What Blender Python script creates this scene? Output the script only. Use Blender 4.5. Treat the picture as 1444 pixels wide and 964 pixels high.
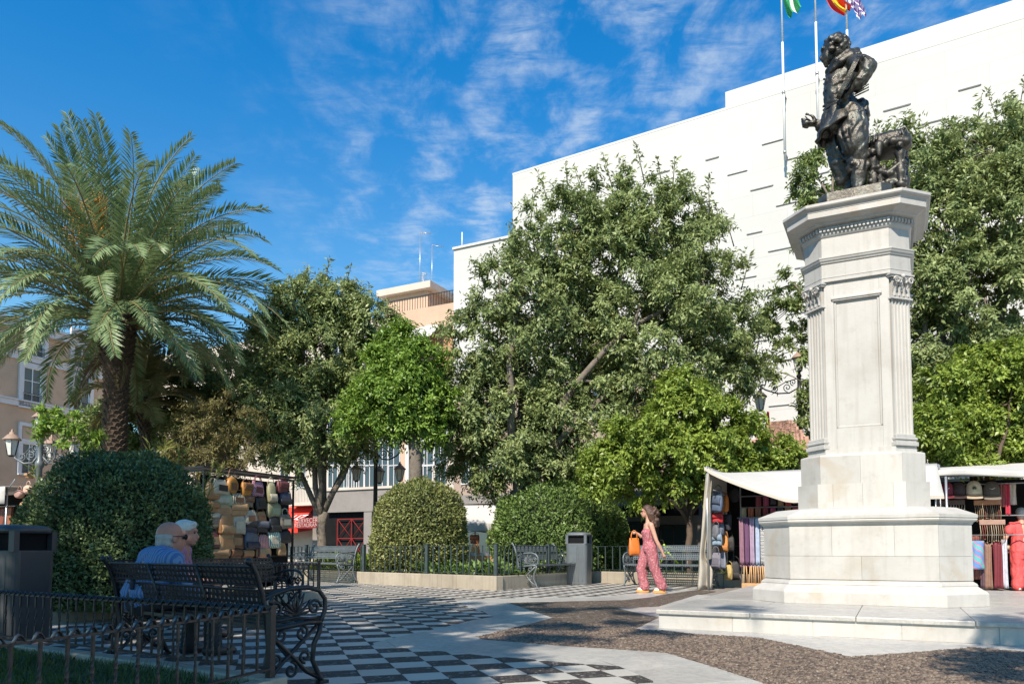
import bpy, bmesh, math, random
import numpy as np
from mathutils import Vector, Matrix, Euler, noise
random.seed(7); np.random.seed(7)
sc = bpy.context.scene
for o in list(bpy.data.objects): bpy.data.objects.remove(o)
PI = math.pi
R = math.radians
# ---------------------------------------------------------------- camera
CAMH = 0.88
FPX, HOR, PITCH = 1055.0, 774.6, 0.0589          # focal length and horizon of the photograph (1444 px wide)
YP = HOR - FPX*math.tan(PITCH)
cam_d = bpy.data.cameras.new('camera'); cam = bpy.data.objects.new('camera', cam_d); sc.collection.objects.link(cam)
cam.location = (0, 0, CAMH); cam.rotation_euler = (PI/2+PITCH, 0, 0)
cam_d.sensor_width = 36; cam_d.lens = 36*FPX/1444
cam_d.shift_y = (YP-482)/1444
cam_d.clip_start = .05; cam_d.clip_end = 2000
sc.camera = cam
# ---------------------------------------------------------------- frame of the square
TH = R(-27.04)                                   # direction of the monument's front
U = Vector((math.cos(TH), math.sin(TH), 0)); V = Vector((-math.sin(TH), math.cos(TH), 0))
Zv = Vector((0, 0, 1))
def ray(px, py):
    dx = (px-722)/FPX; dy = -(py-YP)/FPX; c, s = math.cos(PITCH), math.sin(PITCH)
    return Vector((dx, c-s*dy, s+c*dy))
def G(px, py, z=0.0):                            # pixel -> point on the level z
    r = ray(px, py); t = (z-CAMH)/r.z
    return Vector((r.x*t, r.y*t, z))
def P(px, py, Y):                                # pixel -> point at depth Y
    r = ray(px, py); t = Y/r.y
    return Vector((r.x*t, Y, CAMH+r.z*t))
def PL(px, py, p0, n):                           # pixel -> point on a plane
    r = ray(px, py); o = Vector((0, 0, CAMH)); t = (p0-o).dot(n)/r.dot(n)
    return o+r*t
# ---------------------------------------------------------------- sky and sun
SUN_EL = R(44)
phi = R(5)
sh = (-V)*math.cos(phi)+U*math.sin(phi)
sund = Vector((sh.x*math.cos(SUN_EL), sh.y*math.cos(SUN_EL), math.sin(SUN_EL)))
W = bpy.data.worlds.new("World"); sc.world = W; W.use_nodes = True
nt = W.node_tree; N = nt.nodes; L = nt.links
for n in list(N): N.remove(n)
out = N.new('ShaderNodeOutputWorld'); bg = N.new('ShaderNodeBackground')
sky = N.new('ShaderNodeTexSky'); sky.sky_type = 'NISHITA'; sky.sun_disc = False
sky.sun_elevation = SUN_EL; sky.sun_rotation = math.atan2(sh.x, sh.y)
sky.air_density = 1.0; sky.dust_density = 0.25; sky.ozone_density = 3.0; sky.altitude = 0
tc = N.new('ShaderNodeTexCoord')
def wmath(op, a, b=None, clamp=False):
    m = N.new('ShaderNodeMath'); m.operation = op; m.use_clamp = clamp
    for i, x in enumerate((a, b)):
        if x is None: continue
        if isinstance(x, (int, float)): m.inputs[i].default_value = x
        else: L.new(x, m.inputs[i])
    return m.outputs[0]
# thin cirrus on a flat high layer: direction / height
sep = N.new('ShaderNodeSeparateXYZ'); L.new(tc.outputs['Generated'], sep.inputs[0])
zz = wmath('MAXIMUM', sep.outputs[2], 0.03)
cx_ = wmath('DIVIDE', sep.outputs[0], zz); cy_ = wmath('DIVIDE', sep.outputs[1], zz)
comb = N.new('ShaderNodeCombineXYZ'); L.new(cx_, comb.inputs[0]); L.new(cy_, comb.inputs[1])
def wnoise(scale, rot, sx, sy, det, rough, loc=(0, 0, 0), dist=0.0):
    mp = N.new('ShaderNodeMapping'); L.new(comb.outputs[0], mp.inputs[0])
    mp.inputs['Rotation'].default_value = (0, 0, rot); mp.inputs['Scale'].default_value = (sx, sy, 1); mp.inputs['Location'].default_value = loc
    t = N.new('ShaderNodeTexNoise'); t.inputs['Scale'].default_value = scale; t.inputs['Detail'].default_value = det
    t.inputs['Roughness'].default_value = rough; t.inputs['Distortion'].default_value = dist
    L.new(mp.outputs[0], t.inputs['Vector']); return t.outputs['Fac']
n1 = wnoise(7.5, R(24), 1.0, .62, 6, .60, (3.1, 1.7, 0), .25)       # puffs
n2 = wnoise(.62, R(-12), 1.0, .8, 2, .5, (7.65, 2.3, 0))            # where the sheet is
n3 = wnoise(15., R(38), .5, 1.3, 4, .65, (0, 0, 0), .3)            # fine strands
def wramp(x, a, b):
    m = N.new('ShaderNodeMapRange'); m.interpolation_type = 'SMOOTHSTEP'; L.new(x, m.inputs[0])
    m.inputs[1].default_value = a; m.inputs[2].default_value = b; return m.outputs[0]
# the sheet lies ahead and to the right: falls off to the left
side = wramp(wmath('ADD', wmath('MULTIPLY', cx_, 1.0), wmath('MULTIPLY', cy_, .10)), -.75, .30)
cl = wmath('MULTIPLY', wramp(n1, .40, .74), wramp(n3, .20, .66))
cl = wmath('MULTIPLY', wmath('MULTIPLY', cl, wramp(n2, .24, .54)), side)
cl = wmath('MULTIPLY', cl, .74, True)
tint = N.new('ShaderNodeMix'); tint.data_type = 'RGBA'; tint.blend_type = 'MULTIPLY'; tint.inputs[0].default_value = 1
elev = N.new('ShaderNodeMix'); elev.data_type = 'RGBA'; L.new(wramp(sep.outputs[2], .12, .62), elev.inputs[0])
elev.inputs[6].default_value = (1.2, 1.66, 1.58, 1); elev.inputs[7].default_value = (.10, 1.30, 1.95, 1)      # deep clear-air blue towards the zenith
L.new(elev.outputs[2], tint.inputs[7])
L.new(sky.outputs[0], tint.inputs[6])
mixc = N.new('ShaderNodeMix'); mixc.data_type = 'RGBA'
L.new(cl, mixc.inputs[0]); L.new(tint.outputs[2], mixc.inputs[6]); mixc.inputs[7].default_value = (6.0, 6.9, 8.0, 1)
L.new(mixc.outputs[2], bg.inputs[0]); bg.inputs[1].default_value = 0.067
L.new(bg.outputs[0], out.inputs[0])
sl = bpy.data.lights.new('sun', 'SUN'); sl.energy = 4.5; sl.angle = R(.53); sl.color = (1, .885, .74)
so = bpy.data.objects.new('sun', sl); sc.collection.objects.link(so)
so.rotation_euler = (-sund).to_track_quat('-Z', 'Y').to_euler(); so.location = (-20, -40, 40)
sc.view_settings.view_transform = 'Standard'; sc.view_settings.look = 'None'; sc.view_settings.exposure = 0.78
sc.view_settings.gamma = 1
sc.cycles.max_bounces = 6; sc.cycles.diffuse_bounces = 3; sc.cycles.transparent_max_bounces = 6
sc.cycles.use_denoising = True
# ---------------------------------------------------------------- materials
MATS = {}
class NT:
    def __init__(s, name):
        s.m = bpy.data.materials.new(name); s.m.use_nodes = True; s.t = s.m.node_tree; s.n = s.t.nodes
        s.b = s.n['Principled BSDF']; s.out = s.n['Material Output']
        MATS[name] = s.m
    def new(s, typ, **kw):
        x = s.n.new(typ)
        for k, v in kw.items():
            if k in x.inputs.keys() if hasattr(x.inputs, 'keys') else False:
                s.set(x.inputs[k], v)
            else: setattr(x, k, v)
        return x
    def set(s, i, v):
        if hasattr(v, 'is_linked') or isinstance(v, bpy.types.NodeSocket): s.t.links.new(v, i)
        else: i.default_value = v
    def noise(s, scale, det=4, rough=.6, vec=None, dist=0):
        x = s.n.new('ShaderNodeTexNoise'); x.inputs['Scale'].default_value = scale; x.inputs['Detail'].default_value = det
        x.inputs['Roughness'].default_value = rough; x.inputs['Distortion'].default_value = dist
        s.t.links.new(vec if vec else s.obj(), x.inputs['Vector']); return x.outputs['Fac']
    def obj(s):
        if not hasattr(s, '_tc'): s._tc = s.n.new('ShaderNodeTexCoord')
        return s._tc.outputs['Object']
    def pos(s):
        if not hasattr(s, '_g'): s._g = s.n.new('ShaderNodeNewGeometry')
        return s._g.outputs['Position']
    def island(s):
        s.pos(); return s._g.outputs['Random Per Island']
    def rnd(s):
        x = s.n.new('ShaderNodeObjectInfo'); return x.outputs['Random']
    def ramp(s, fac, stops, interp='LINEAR'):
        x = s.n.new('ShaderNodeValToRGB'); cr = x.color_ramp; cr.interpolation = interp
        while len(cr.elements) < len(stops): cr.elements.new(.5)
        for e, (p, c) in zip(cr.elements, stops):
            e.position = p; e.color = (*c, 1) if len(c) == 3 else c
        s.t.links.new(fac, x.inputs[0]); return x.outputs[0]
    def mix(s, fac, a, b, blend='MIX'):
        x = s.n.new('ShaderNodeMix'); x.data_type = 'RGBA'; x.blend_type = blend
        for i, v in ((0, fac), (6, a), (7, b)):
            if isinstance(v, bpy.types.NodeSocket): s.t.links.new(v, x.inputs[i])
            elif i == 0: x.inputs[0].default_value = v
            else: x.inputs[i].default_value = (*v, 1) if len(v) == 3 else v
        return x.outputs[2]
    def math(s, op, a, b=0.):
        x = s.n.new('ShaderNodeMath'); x.operation = op
        for i, v in enumerate((a, b)):
            if isinstance(v, bpy.types.NodeSocket): s.t.links.new(v, x.inputs[i])
            else: x.inputs[i].default_value = v
        return x.outputs[0]
    def col(s, c): s.set(s.b.inputs['Base Color'], (*c, 1) if isinstance(c, tuple) else c); return s
    def rough(s, r): s.set(s.b.inputs['Roughness'], r); return s
    def bump(s, h, strength=.4, dist=.01):
        x = s.n.new('ShaderNodeBump'); x.inputs['Strength'].default_value = strength; x.inputs['Distance'].default_value = dist
        s.t.links.new(h, x.inputs['Height']); s.t.links.new(x.outputs[0], s.b.inputs['Normal']); return s
def lerp(a, b, t): return tuple(x+(y-x)*t for x, y in zip(a, b))
def simple(name, c, rough=.6, var=.25, scale=6., metal=0, bump=.15, bs=None, spec=None, bd=.01):
    s = NT(name); d = tuple(x*(1-var) for x in c); l = tuple(min(1, x*(1+var*.6)) for x in c)
    f = s.noise(scale, 5, .65)
    s.col(s.ramp(f, [(.28, d), (.5, c), (.74, l)])).rough(rough)
    s.b.inputs['Metallic'].default_value = metal
    if spec is not None: s.b.inputs['Specular IOR Level'].default_value = spec
    if bump: s.bump(s.noise(bs or scale*6, 4, .6), bump, bd)
    return s.m
def leafmat(name, cols, rough=.5, trans=.25, tcol=None, spec=.4):
    s = NT(name); isl = s.island()
    c = s.ramp(isl, [(i/(len(cols)-1), k) for i, k in enumerate(cols)])
    big = s.noise(.9, 2, .5, s.pos())
    c = s.mix(.35, c, s.ramp(big, [(.3, lerp((0, 0, 0), cols[0], .8)), (.7, cols[-1])]))
    s.col(c).rough(rough); s.b.inputs['Specular IOR Level'].default_value = spec
    tr = s.n.new('ShaderNodeBsdfTranslucent')
    if tcol: tr.inputs[0].default_value = (*tcol, 1)
    else: s.t.links.new(c, tr.inputs[0])
    ms = s.n.new('ShaderNodeMixShader'); ms.inputs[0].default_value = trans
    s.t.links.new(s.b.outputs[0], ms.inputs[1]); s.t.links.new(tr.outputs[0], ms.inputs[2])
    s.t.links.new(ms.outputs[0], s.out.inputs[0]); return s.m
# ---------------------------------------------------------------- mesh helpers
class MB:
    def __init__(s): s.v = []; s.f = []; s.m = []; s.M = Matrix.Identity(4); s.mat = 0; s.sm = []
        
    def add(s, vs, fs, smooth=False):
        o = len(s.v)
        s.v += [tuple(s.M @ Vector(p)) for p in vs]
        for f in fs: s.f.append([o+i for i in f]); s.m.append(s.mat); s.sm.append(smooth)
        return s
    def box(s, c, d, rz=0, ry=0, rx=0, taper=1.0):
        x, y, z = d[0]/2, d[1]/2, d[2]/2; E = Euler((rx, ry, rz)).to_matrix(); c = Vector(c)
        vs = []
        for k in (-1, 1):
            t = taper if k > 0 else 1.
            for (i, j) in ((-1, -1), (1, -1), (1, 1), (-1, 1)): vs.append(c+E @ Vector((i*x*t, j*y*t, k*z)))
        return s.add(vs, [(3, 2, 1, 0), (4, 5, 6, 7), (0, 1, 5, 4), (1, 2, 6, 5), (2, 3, 7, 6), (3, 0, 4, 7)])
    def prism(s, poly, z0, z1, poly2=None):
        n = len(poly); q = poly2 or poly
        vs = [(p[0], p[1], z0) for p in poly]+[(p[0], p[1], z1) for p in q]
        return s.add(vs, [tuple(reversed(range(n))), tuple(range(n, 2*n))]+[(i, (i+1) % n, n+(i+1) % n, n+i) for i in range(n)])
    def loft(s, rings, caps=True, smooth=False, closed=True):
        n = len(rings[0]); vs = [p for r in rings for p in r]; fs = []
        for k in range(len(rings)-1):
            for i in range(n if closed else n-1):
                j = (i+1) % n; fs.append((k*n+i, k*n+j, (k+1)*n+j, (k+1)*n+i))
        if caps: fs += [tuple(reversed(range(n))), tuple(range((len(rings)-1)*n, len(rings)*n))]
        return s.add(vs, fs, smooth)
    def tube(s, path, r, n=8, caps=True, smooth=True, flat=None):
        path = [Vector(p) for p in path]; m = len(path); rs = r if isinstance(r, (list, tuple)) else [r]*m
        rings = []; up = None
        for i, p in enumerate(path):
            t = (path[min(i+1, m-1)]-path[max(i-1, 0)])
            if t.length < 1e-9: t = Vector((0, 0, 1))
            t.normalize()
            if up is None:
                a = Vector((0, 0, 1)) if abs(t.z) < .9 else Vector((1, 0, 0))
                up = (a-t*a.dot(t)).normalized()
            else:
                up = up-t*up.dot(t)
                if up.length < 1e-6: up = t.orthogonal()
                up.normalize()
            sd = t.cross(up); k = flat or 1.
            rings.append([p+(up*math.cos(a)*k+sd*math.sin(a))*rs[i] for a in (2*PI*j/n for j in range(n))])
        return s.loft(rings, caps, smooth)
    def lathe(s, prof, c=(0, 0, 0), n=16, smooth=True, a0=0):
        c = Vector(c)
        return s.loft([[c+Vector((r*math.cos(a0+2*PI*j/n), r*math.sin(a0+2*PI*j/n), z)) for j in range(n)] for r, z in prof], True, smooth)
    def ball(s, c, r, n=8, m=6, smooth=True):
        c = Vector(c); rx, ry, rz = r if isinstance(r, (tuple, list)) else (r, r, r)
        rings = []
        for k in range(m+1):
            a = -PI/2+PI*k/m; q = max(math.cos(a), .02)
            rings.append([c+Vector((rx*q*math.cos(2*PI*j/n), ry*q*math.sin(2*PI*j/n), rz*math.sin(a))) for j in range(n)])
        return s.loft(rings, True, smooth)
    def grid(s, fn, nu, nv, smooth=True):
        vs = [fn(i/nu, j/nv) for j in range(nv+1) for i in range(nu+1)]
        fs = [(j*(nu+1)+i, j*(nu+1)+i+1, (j+1)*(nu+1)+i+1, (j+1)*(nu+1)+i) for j in range(nv) for i in range(nu)]
        return s.add(vs, fs, smooth)
    def mesh(s, name, mats):
        me = bpy.data.meshes.new(name); me.from_pydata(s.v, [], s.f)
        for m in (mats if isinstance(mats, (list, tuple)) else [mats]): me.materials.append(MATS[m] if isinstance(m, str) else m)
        if me.polygons:
            me.polygons.foreach_set('material_index', s.m); me.polygons.foreach_set('use_smooth', s.sm)
        me.update(); return me
    def build(s, name, mats, parent=None, loc=None, rz=0):
        return link(name, s.mesh(name, mats), parent, loc, rz)
def link(name, data, parent=None, loc=None, rz=0, rot=None):
    o = bpy.data.objects.new(name, data); sc.collection.objects.link(o)
    if parent: o.parent = parent
    if loc is not None: o.location = loc
    if rz: o.rotation_euler = (0, 0, rz)
    if rot is not None: o.rotation_euler = rot
    return o
def tag(o, label=None, cat=None, group=None, kind=None):
    for k, v in (('label', label), ('category', cat), ('group', group), ('kind', kind)):
        if v: o[k] = v
    return o
def thing(name, label, cat, loc=(0, 0, 0), rz=0, group=None):
    o = link(name, None, None, loc, rz); o.empty_display_size = .2
    return tag(o, label, cat, group)
def copy_tree(o, parent=None):
    c = o.copy(); sc.collection.objects.link(c)
    if parent: c.parent = parent
    for ch in o.children: copy_tree(ch, c)
    return c
def bevel(o, w=.01, seg=2, ang=30):
    m = o.modifiers.new('bevel', 'BEVEL'); m.width = w; m.segments = seg; m.limit_method = 'ANGLE'; m.angle_limit = R(ang); m.harden_normals = False
    return o
def quads_mesh(name, verts, nq, mat, smooth=False):
    """verts: (nq*4,3) array -> mesh of separate quads"""
    me = bpy.data.meshes.new(name); me.vertices.add(nq*4); me.vertices.foreach_set('co', verts.astype(np.float32).ravel())
    me.loops.add(nq*4); me.loops.foreach_set('vertex_index', np.arange(nq*4, dtype=np.int32))
    me.polygons.add(nq); me.polygons.foreach_set('loop_start', np.arange(0, nq*4, 4, dtype=np.int32))
    me.materials.append(MATS[mat]); me.update(calc_edges=True); return me
def unit(a): return a/np.maximum(np.linalg.norm(a, axis=-1, keepdims=True), 1e-9)
def leaf_verts(pos, d, nrm, ln, wd, fold=.25):
    """rhombic leaves: base at pos, along d, width across, slightly folded up"""
    d = unit(d); s = unit(np.cross(d, nrm)); n = np.cross(s, d)
    ln = ln[:, None]; wd = wd[:, None]
    b = pos; t = pos+d*ln - n*ln*.12; l = pos+d*ln*.45+s*wd*.5+n*wd*fold; r = pos+d*ln*.45-s*wd*.5+n*wd*fold
    return np.stack([b, r, t, l], 1).reshape(-1, 3)
def oct_(a, b):   # chamfered square |x|,|y|<=a, |x|+|y|<=b
    w = b-a
    return [(-w, -a), (w, -a), (a, -w), (a, w), (w, a), (-w, a), (-a, w), (-a, -w)]
# ================================================================ materials of the place
def stone_mat(name, c, stain, rough=.55, streak=.5, blot=None):
    s = NT(name)
    a = s.noise(1.3, 5, .65, s.pos()); b = s.noise(7, 6, .7, s.pos())
    col = s.ramp(a, [(.3, lerp(c, stain, .35)), (.5, c), (.72, tuple(min(1, x*1.08) for x in c))])
    # run-off streaks: noise stretched along the height
    mp = s.n.new('ShaderNodeMapping'); s.t.links.new(s.pos(), mp.inputs[0]); mp.inputs['Scale'].default_value = (9, 9, .55)
    st = s.n.new('ShaderNodeTexNoise'); st.inputs['Scale'].default_value = 1.6; st.inputs['Detail'].default_value = 5; s.t.links.new(mp.outputs[0], st.inputs[0])
    f = s.math('MULTIPLY', s.ramp(st.outputs['Fac'], [(.5, (0, 0, 0)), (.74, (1, 1, 1))]), streak)
    col = s.mix(f, col, stain)
    col = s.mix(s.ramp(b, [(.56, (0, 0, 0)), (.75, (.35, .35, .35))]), col, stain)
    if blot:
        d = s.noise(2.1, 3, .5, s.pos(), .6); col = s.mix(s.ramp(d, [(.58, (0, 0, 0)), (.7, (.5, .5, .5))]), col, blot)
    v = s.math('ADD', s.math('MULTIPLY', s.rnd(), .16), .9)
    hsv = s.n.new('ShaderNodeHueSaturation'); s.t.links.new(v, hsv.inputs['Value']); s.t.links.new(col, hsv.inputs['Color'])
    s.col(hsv.outputs[0]).rough(rough); s.bump(s.noise(38, 5, .7, s.pos()), .25, .006); return s.m
stone_mat('marble_white', (.445, .432, .405), (.25, .225, .185), .5, .22, (0.385, 0.316, 0.230))
stone_mat('marble_shaft', (.437, .426, .402), (0.279, 0.254, 0.213), .5, .38)
def veined():
    s = NT('marble_floor'); a = s.noise(.8, 5, .65, s.pos(), .8); b = s.noise(2.6, 6, .7, s.pos(), 1.6); d = s.noise(11, 5, .7, s.pos())
    c = s.ramp(a, [(.30, (.33, .325, .315)), (.5, (.425, .412, .38)), (.7, (.46, .445, .405))])
    v = s.math('ABSOLUTE', s.math('SUBTRACT', b, .5)); c = s.mix(s.ramp(v, [(.0, (.55, .55, .55)), (.05, (0, 0, 0))]), c, (.26, .26, .26))
    c = s.mix(s.ramp(d, [(.5, (0, 0, 0)), (.75, (.5, .5, .5))]), c, (.30, .275, .235))
    hsv = s.n.new('ShaderNodeHueSaturation'); s.t.links.new(s.math('ADD', s.math('MULTIPLY', s.rnd(), .2), .88), hsv.inputs['Value']); s.t.links.new(c, hsv.inputs['Color'])
    s.col(hsv.outputs[0]).rough(s.ramp(d, [(.3, (.28, .28, .28)), (.7, (.5, .5, .5))])); s.bump(d, .12, .004)
veined()
stone_mat('kerb_stone', (0.361, 0.316, 0.246), (0.189, 0.156, 0.115), .75, .5)
stone_mat('tile_light', (.47, .455, .42), (0.246, 0.230, 0.205), .35, 0)
def pebble_mat(name, sc_, c0, c1, c2, mortar):
    s = NT(name); vo = s.n.new('ShaderNodeTexVoronoi'); vo.inputs['Scale'].default_value = sc_; s.t.links.new(s.pos(), vo.inputs[0])
    v2 = s.n.new('ShaderNodeTexVoronoi'); v2.feature = 'DISTANCE_TO_EDGE'; v2.inputs['Scale'].default_value = sc_; s.t.links.new(s.pos(), v2.inputs[0])
    sx = s.n.new('ShaderNodeSeparateColor'); s.t.links.new(vo.outputs['Color'], sx.inputs[0])
    c = s.ramp(sx.outputs[0], [(0, c0), (.5, c1), (.85, c2), (1, lerp(c2, (.6, .55, .5), .5))])
    e = s.ramp(v2.outputs['Distance'], [(.02, (0, 0, 0)), (.12, (1, 1, 1))])
    big = s.noise(1.1, 3, .6, s.pos()); c = s.mix(s.ramp(big, [(.35, (0, 0, 0)), (.75, (.4, .4, .4))]), c, mortar)
    s.col(s.mix(e, mortar, c)).rough(.6); s.bump(e, .9, .012); return s.m
pebble_mat('pebble_bed', 26, (.06, .043, .031), (.12, .088, .064), (.20, .155, .115), (.075, .058, .045))
pebble_mat('pebble_tile', 34, (0.025, 0.022, 0.021), (0.053, 0.043, 0.039), (0.102, 0.081, 0.068), (0.038, 0.032, 0.029))
def pebble_stone():
    s = NT('pebble'); s.col(s.ramp(s.island(), [(0, (.045, .033, .025)), (.3, (.095, .070, .051)), (.7, (.145, .107, .078)), (.93, (.185, .142, .106)), (1, (.22, .18, .14))])).rough(.5)
pebble_stone()
simple('mortar', (.20, .175, .15), .9, .2, 12)
simple('asphalt', (.11, .105, .10), .9, .2, 3)
simple('soil', (.07, .05, .035), .95, .3, 6, bump=.5)
def bronze():
    s = NT('bronze'); f = s.noise(3.2, 5, .65); g = s.noise(11, 5, .7)
    c = s.ramp(f, [(.3, (.035, .032, .028)), (.5, (.075, .070, .060)), (.66, (.12, .125, .11)), (.8, (.17, .20, .175))])
    s.col(c).rough(s.ramp(g, [(.3, (.28, .28, .28)), (.7, (.5, .5, .5))])); s.b.inputs['Metallic'].default_value = .7
    s.bump(s.noise(26, 5, .7), .5, .02)
bronze()
def facade_mat():
    s = NT('white_cladding'); f = s.noise(.12, 4, .6, s.pos()); g = s.noise(1.2, 5, .7, s.pos())
    c = s.ramp(f, [(.3, (.47, .46, .44)), (.6, (.52, .51, .485))]); c = s.mix(s.ramp(g, [(.5, (0, 0, 0)), (.8, (.25, .25, .25))]), c, (.41, .40, .375))
    bt = s.n.new('ShaderNodeTexBrick'); mp = s.n.new('ShaderNodeMapping'); s.t.links.new(s.obj(), mp.inputs[0]); mp.inputs['Rotation'].default_value = (PI/2, 0, 0); s.t.links.new(mp.outputs[0], bt.inputs[0])
    bt.inputs['Scale'].default_value = 1; bt.inputs['Brick Width'].default_value = 2.7; bt.inputs['Row Height'].default_value = 1.05; bt.inputs['Mortar Size'].default_value = .012; bt.offset = .42
    bt.inputs['Color1'].default_value = (1, 1, 1, 1); bt.inputs['Color2'].default_value = (.955, .955, .955, 1); bt.inputs['Mortar'].default_value = (.84, .84, .84, 1)
    c = s.mix(1., c, bt.outputs[0], 'MULTIPLY')
    s.col(c).rough(.8)
facade_mat()
simple('panel_shade', (.23, .225, .215), .9, .2)
simple('white_render', (.54, .53, .50), .8, .05, .6)
simple('brown_render', (.50, .345, .24), .9, .12, .9, bump=.2)
simple('trim_white', (.58, .56, .56), .7, .08, 2)
simple('ochre_render', (.50, .345, .245), .9, .12, .8)
simple('brick_render', (.42, .22, .13), .9, .2, 3)
simple('beige_render', (.50, .44, .37), .85, .15, .9)
simple('grey_render', (.22, .20, .185), .85, .2, .9)
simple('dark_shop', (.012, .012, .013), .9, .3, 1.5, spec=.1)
simple('roof_tile', (.46, .27, .2), .8, .25, 4)
simple('red_cloth', (.62, .045, .03), .75, .12, 2, spec=.2)
simple('dark_red', (.20, .02, .02), .8, .12, 2, spec=.2)
simple('white_paint', (.78, .78, .76), .5, .06)
simple('white_canvas', (.46, .45, .425), .85, .07, 1.2, bump=.12, bs=9)
simple('beige_canvas', (.42, .385, .325), .85, .1, 1.2, bump=.12, bs=9)
simple('iron_black', (.018, .018, .021), .38, .3, 9, metal=.2, bump=.2)
simple('iron_green', (.042, .062, .062), .45, .3, 9, metal=.1, bump=.2)
simple('bench_grey', (.115, .135, .145), .42, .25, 7, metal=.1, bump=.15)
simple('bin_grey', (.10, .115, .125), .45, .2, 3, bump=.08)
simple('bin_dark', (.045, .047, .052), .4, .2, 3, bump=.08)
simple('steel', (.45, .46, .47), .35, .1, 4, metal=.7)
simple('pole_white', (.66, .66, .66), .35, .06, 4)
simple('wood_dark', (.07, .04, .026), .7, .3, 6)
simple('wood_light', (.45, .27, .13), .6, .2, 6)
simple('bark_grey', (.155, .13, .105), .95, .35, 5, bump=.8, bs=18, bd=.03)
simple('bark_brown', (.10, .07, .05), .95, .35, 5, bump=.8, bs=18, bd=.03)
simple('palm_bark', (.075, .052, .036), .95, .4, 6, bump=.8, bs=20, bd=.03)
def glass_mat(name, c, rough=.08):
    s = NT(name); s.col(c).rough(rough); s.b.inputs['Specular IOR Level'].default_value = .8
glass_mat('window_glass', (.035, .05, .06)); glass_mat('shutter_green', (.07, .10, .10), .5)
simple('lamp_glass', (.62, .63, .60), .25, .08, 6)
simple('lamp_cap', (.30, .21, .16), .6, .2, 6)
# ================================================================ ground and paving
gr = MB(); gr.grid(lambda a, b: Vector(((a-.5)*1600, -100+b*1500, -.05)), 8, 8, False)
tag(gr.build('ground', 'asphalt'), kind='structure')
bp = MB(); bp.add([(-45, -8, -.012), (45, -8, -.012), (45, 40, -.012), (-45, 40, -.012)], [(0, 1, 2, 3)])
paving = tag(bp.build('plaza_paving', 'mortar'), kind='structure')
def clip(poly, n, d):        # keep p.n <= d  (2-D)
    res = []
    for i in range(len(poly)):
        a, b = poly[i-1], poly[i]; da = a[0]*n[0]+a[1]*n[1]-d; db = b[0]*n[0]+b[1]*n[1]-d
        if (da <= 0) != (db <= 0):
            t = da/(da-db); res.append((a[0]+(b[0]-a[0])*t, a[1]+(b[1]-a[1])*t))
        if db <= 0: res.append(b)
    return res
def area(p): return .5*sum(p[i-1][0]*p[i][1]-p[i][0]*p[i-1][1] for i in range(len(p)))
def g2(px, py): q = G(px, py); return (q.x, q.y)
E1 = (math.cos(TH+PI/4), math.sin(TH+PI/4)); E2 = (-E1[1], E1[0])     # the chequer runs diagonally to the monument
# corner of the near flower bed (outer face of its kerb)
K1 = G(378, 955, .15)+U*.07+V*.09; K1.z = 0
chk = [(921, 959.4), (896, 948.6), (872.7, 938.7), (804, 934), (741, 928), (687.5, 924), (630, 918), (576, 913.5), (528, 910), (526, 905.5),
       (558.7, 898), (590, 891), (621, 884.7), (646, 879), (669.5, 873), (696, 869), (680, 861), (666, 857), (655, 852), (641, 846), (690, 843.5), (860, 840), (887, 836.5), (990, 830)]
chain = [g2(*q) for q in chk]
far = [g2(1010, 826), g2(835, 821), g2(700, 832), g2(429, 818.5), g2(380, 816)]
lft = [g2(447, 849.5)]; q = Vector((*lft[0], 0)); lft.append(tuple((q-V*5.4)[:2])); q2 = q-V*5.4-U*4.5; lft.append(tuple(q2[:2]))
near = [tuple((K1-U*5.6)[:2]), tuple(K1[:2]), tuple((K1-V*3.5)[:2]), tuple((K1-V*3.5+U*3.2)[:2])]
checker = chain+far+lft+near
if area(checker) < 0: checker.reverse()
brown_out = [(1300, 1063), (1081.6, 964), (1020, 944), (939.4, 920), (883.5, 916), (806, 911), (680, 901), (671, 897.3), (680, 895.5), (779, 870.4), (715, 848.7), (883.5, 845), (920, 841), (936, 837.3), (983.5, 831)]
brown_in = [(1010, 833), (983.5, 838), (929, 854.7), (872, 857), (930, 870), (896, 886), (940, 888.7), (981, 893), (1069, 898), (1140, 912.6), (1200, 925), (1310, 917), (1371, 911.7), (1444, 917.6), (1700, 950), (1650, 1063)]
brown = [g2(*q) for q in brown_out+brown_in]
band = chain+[g2(*q) for q in reversed(brown_out)]
q = Vector((*g2(1300, 1063), 0)); band += [tuple((q-V*1.5)[:2]), tuple((K1-V*3.5+U*3.2)[:2])]
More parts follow.
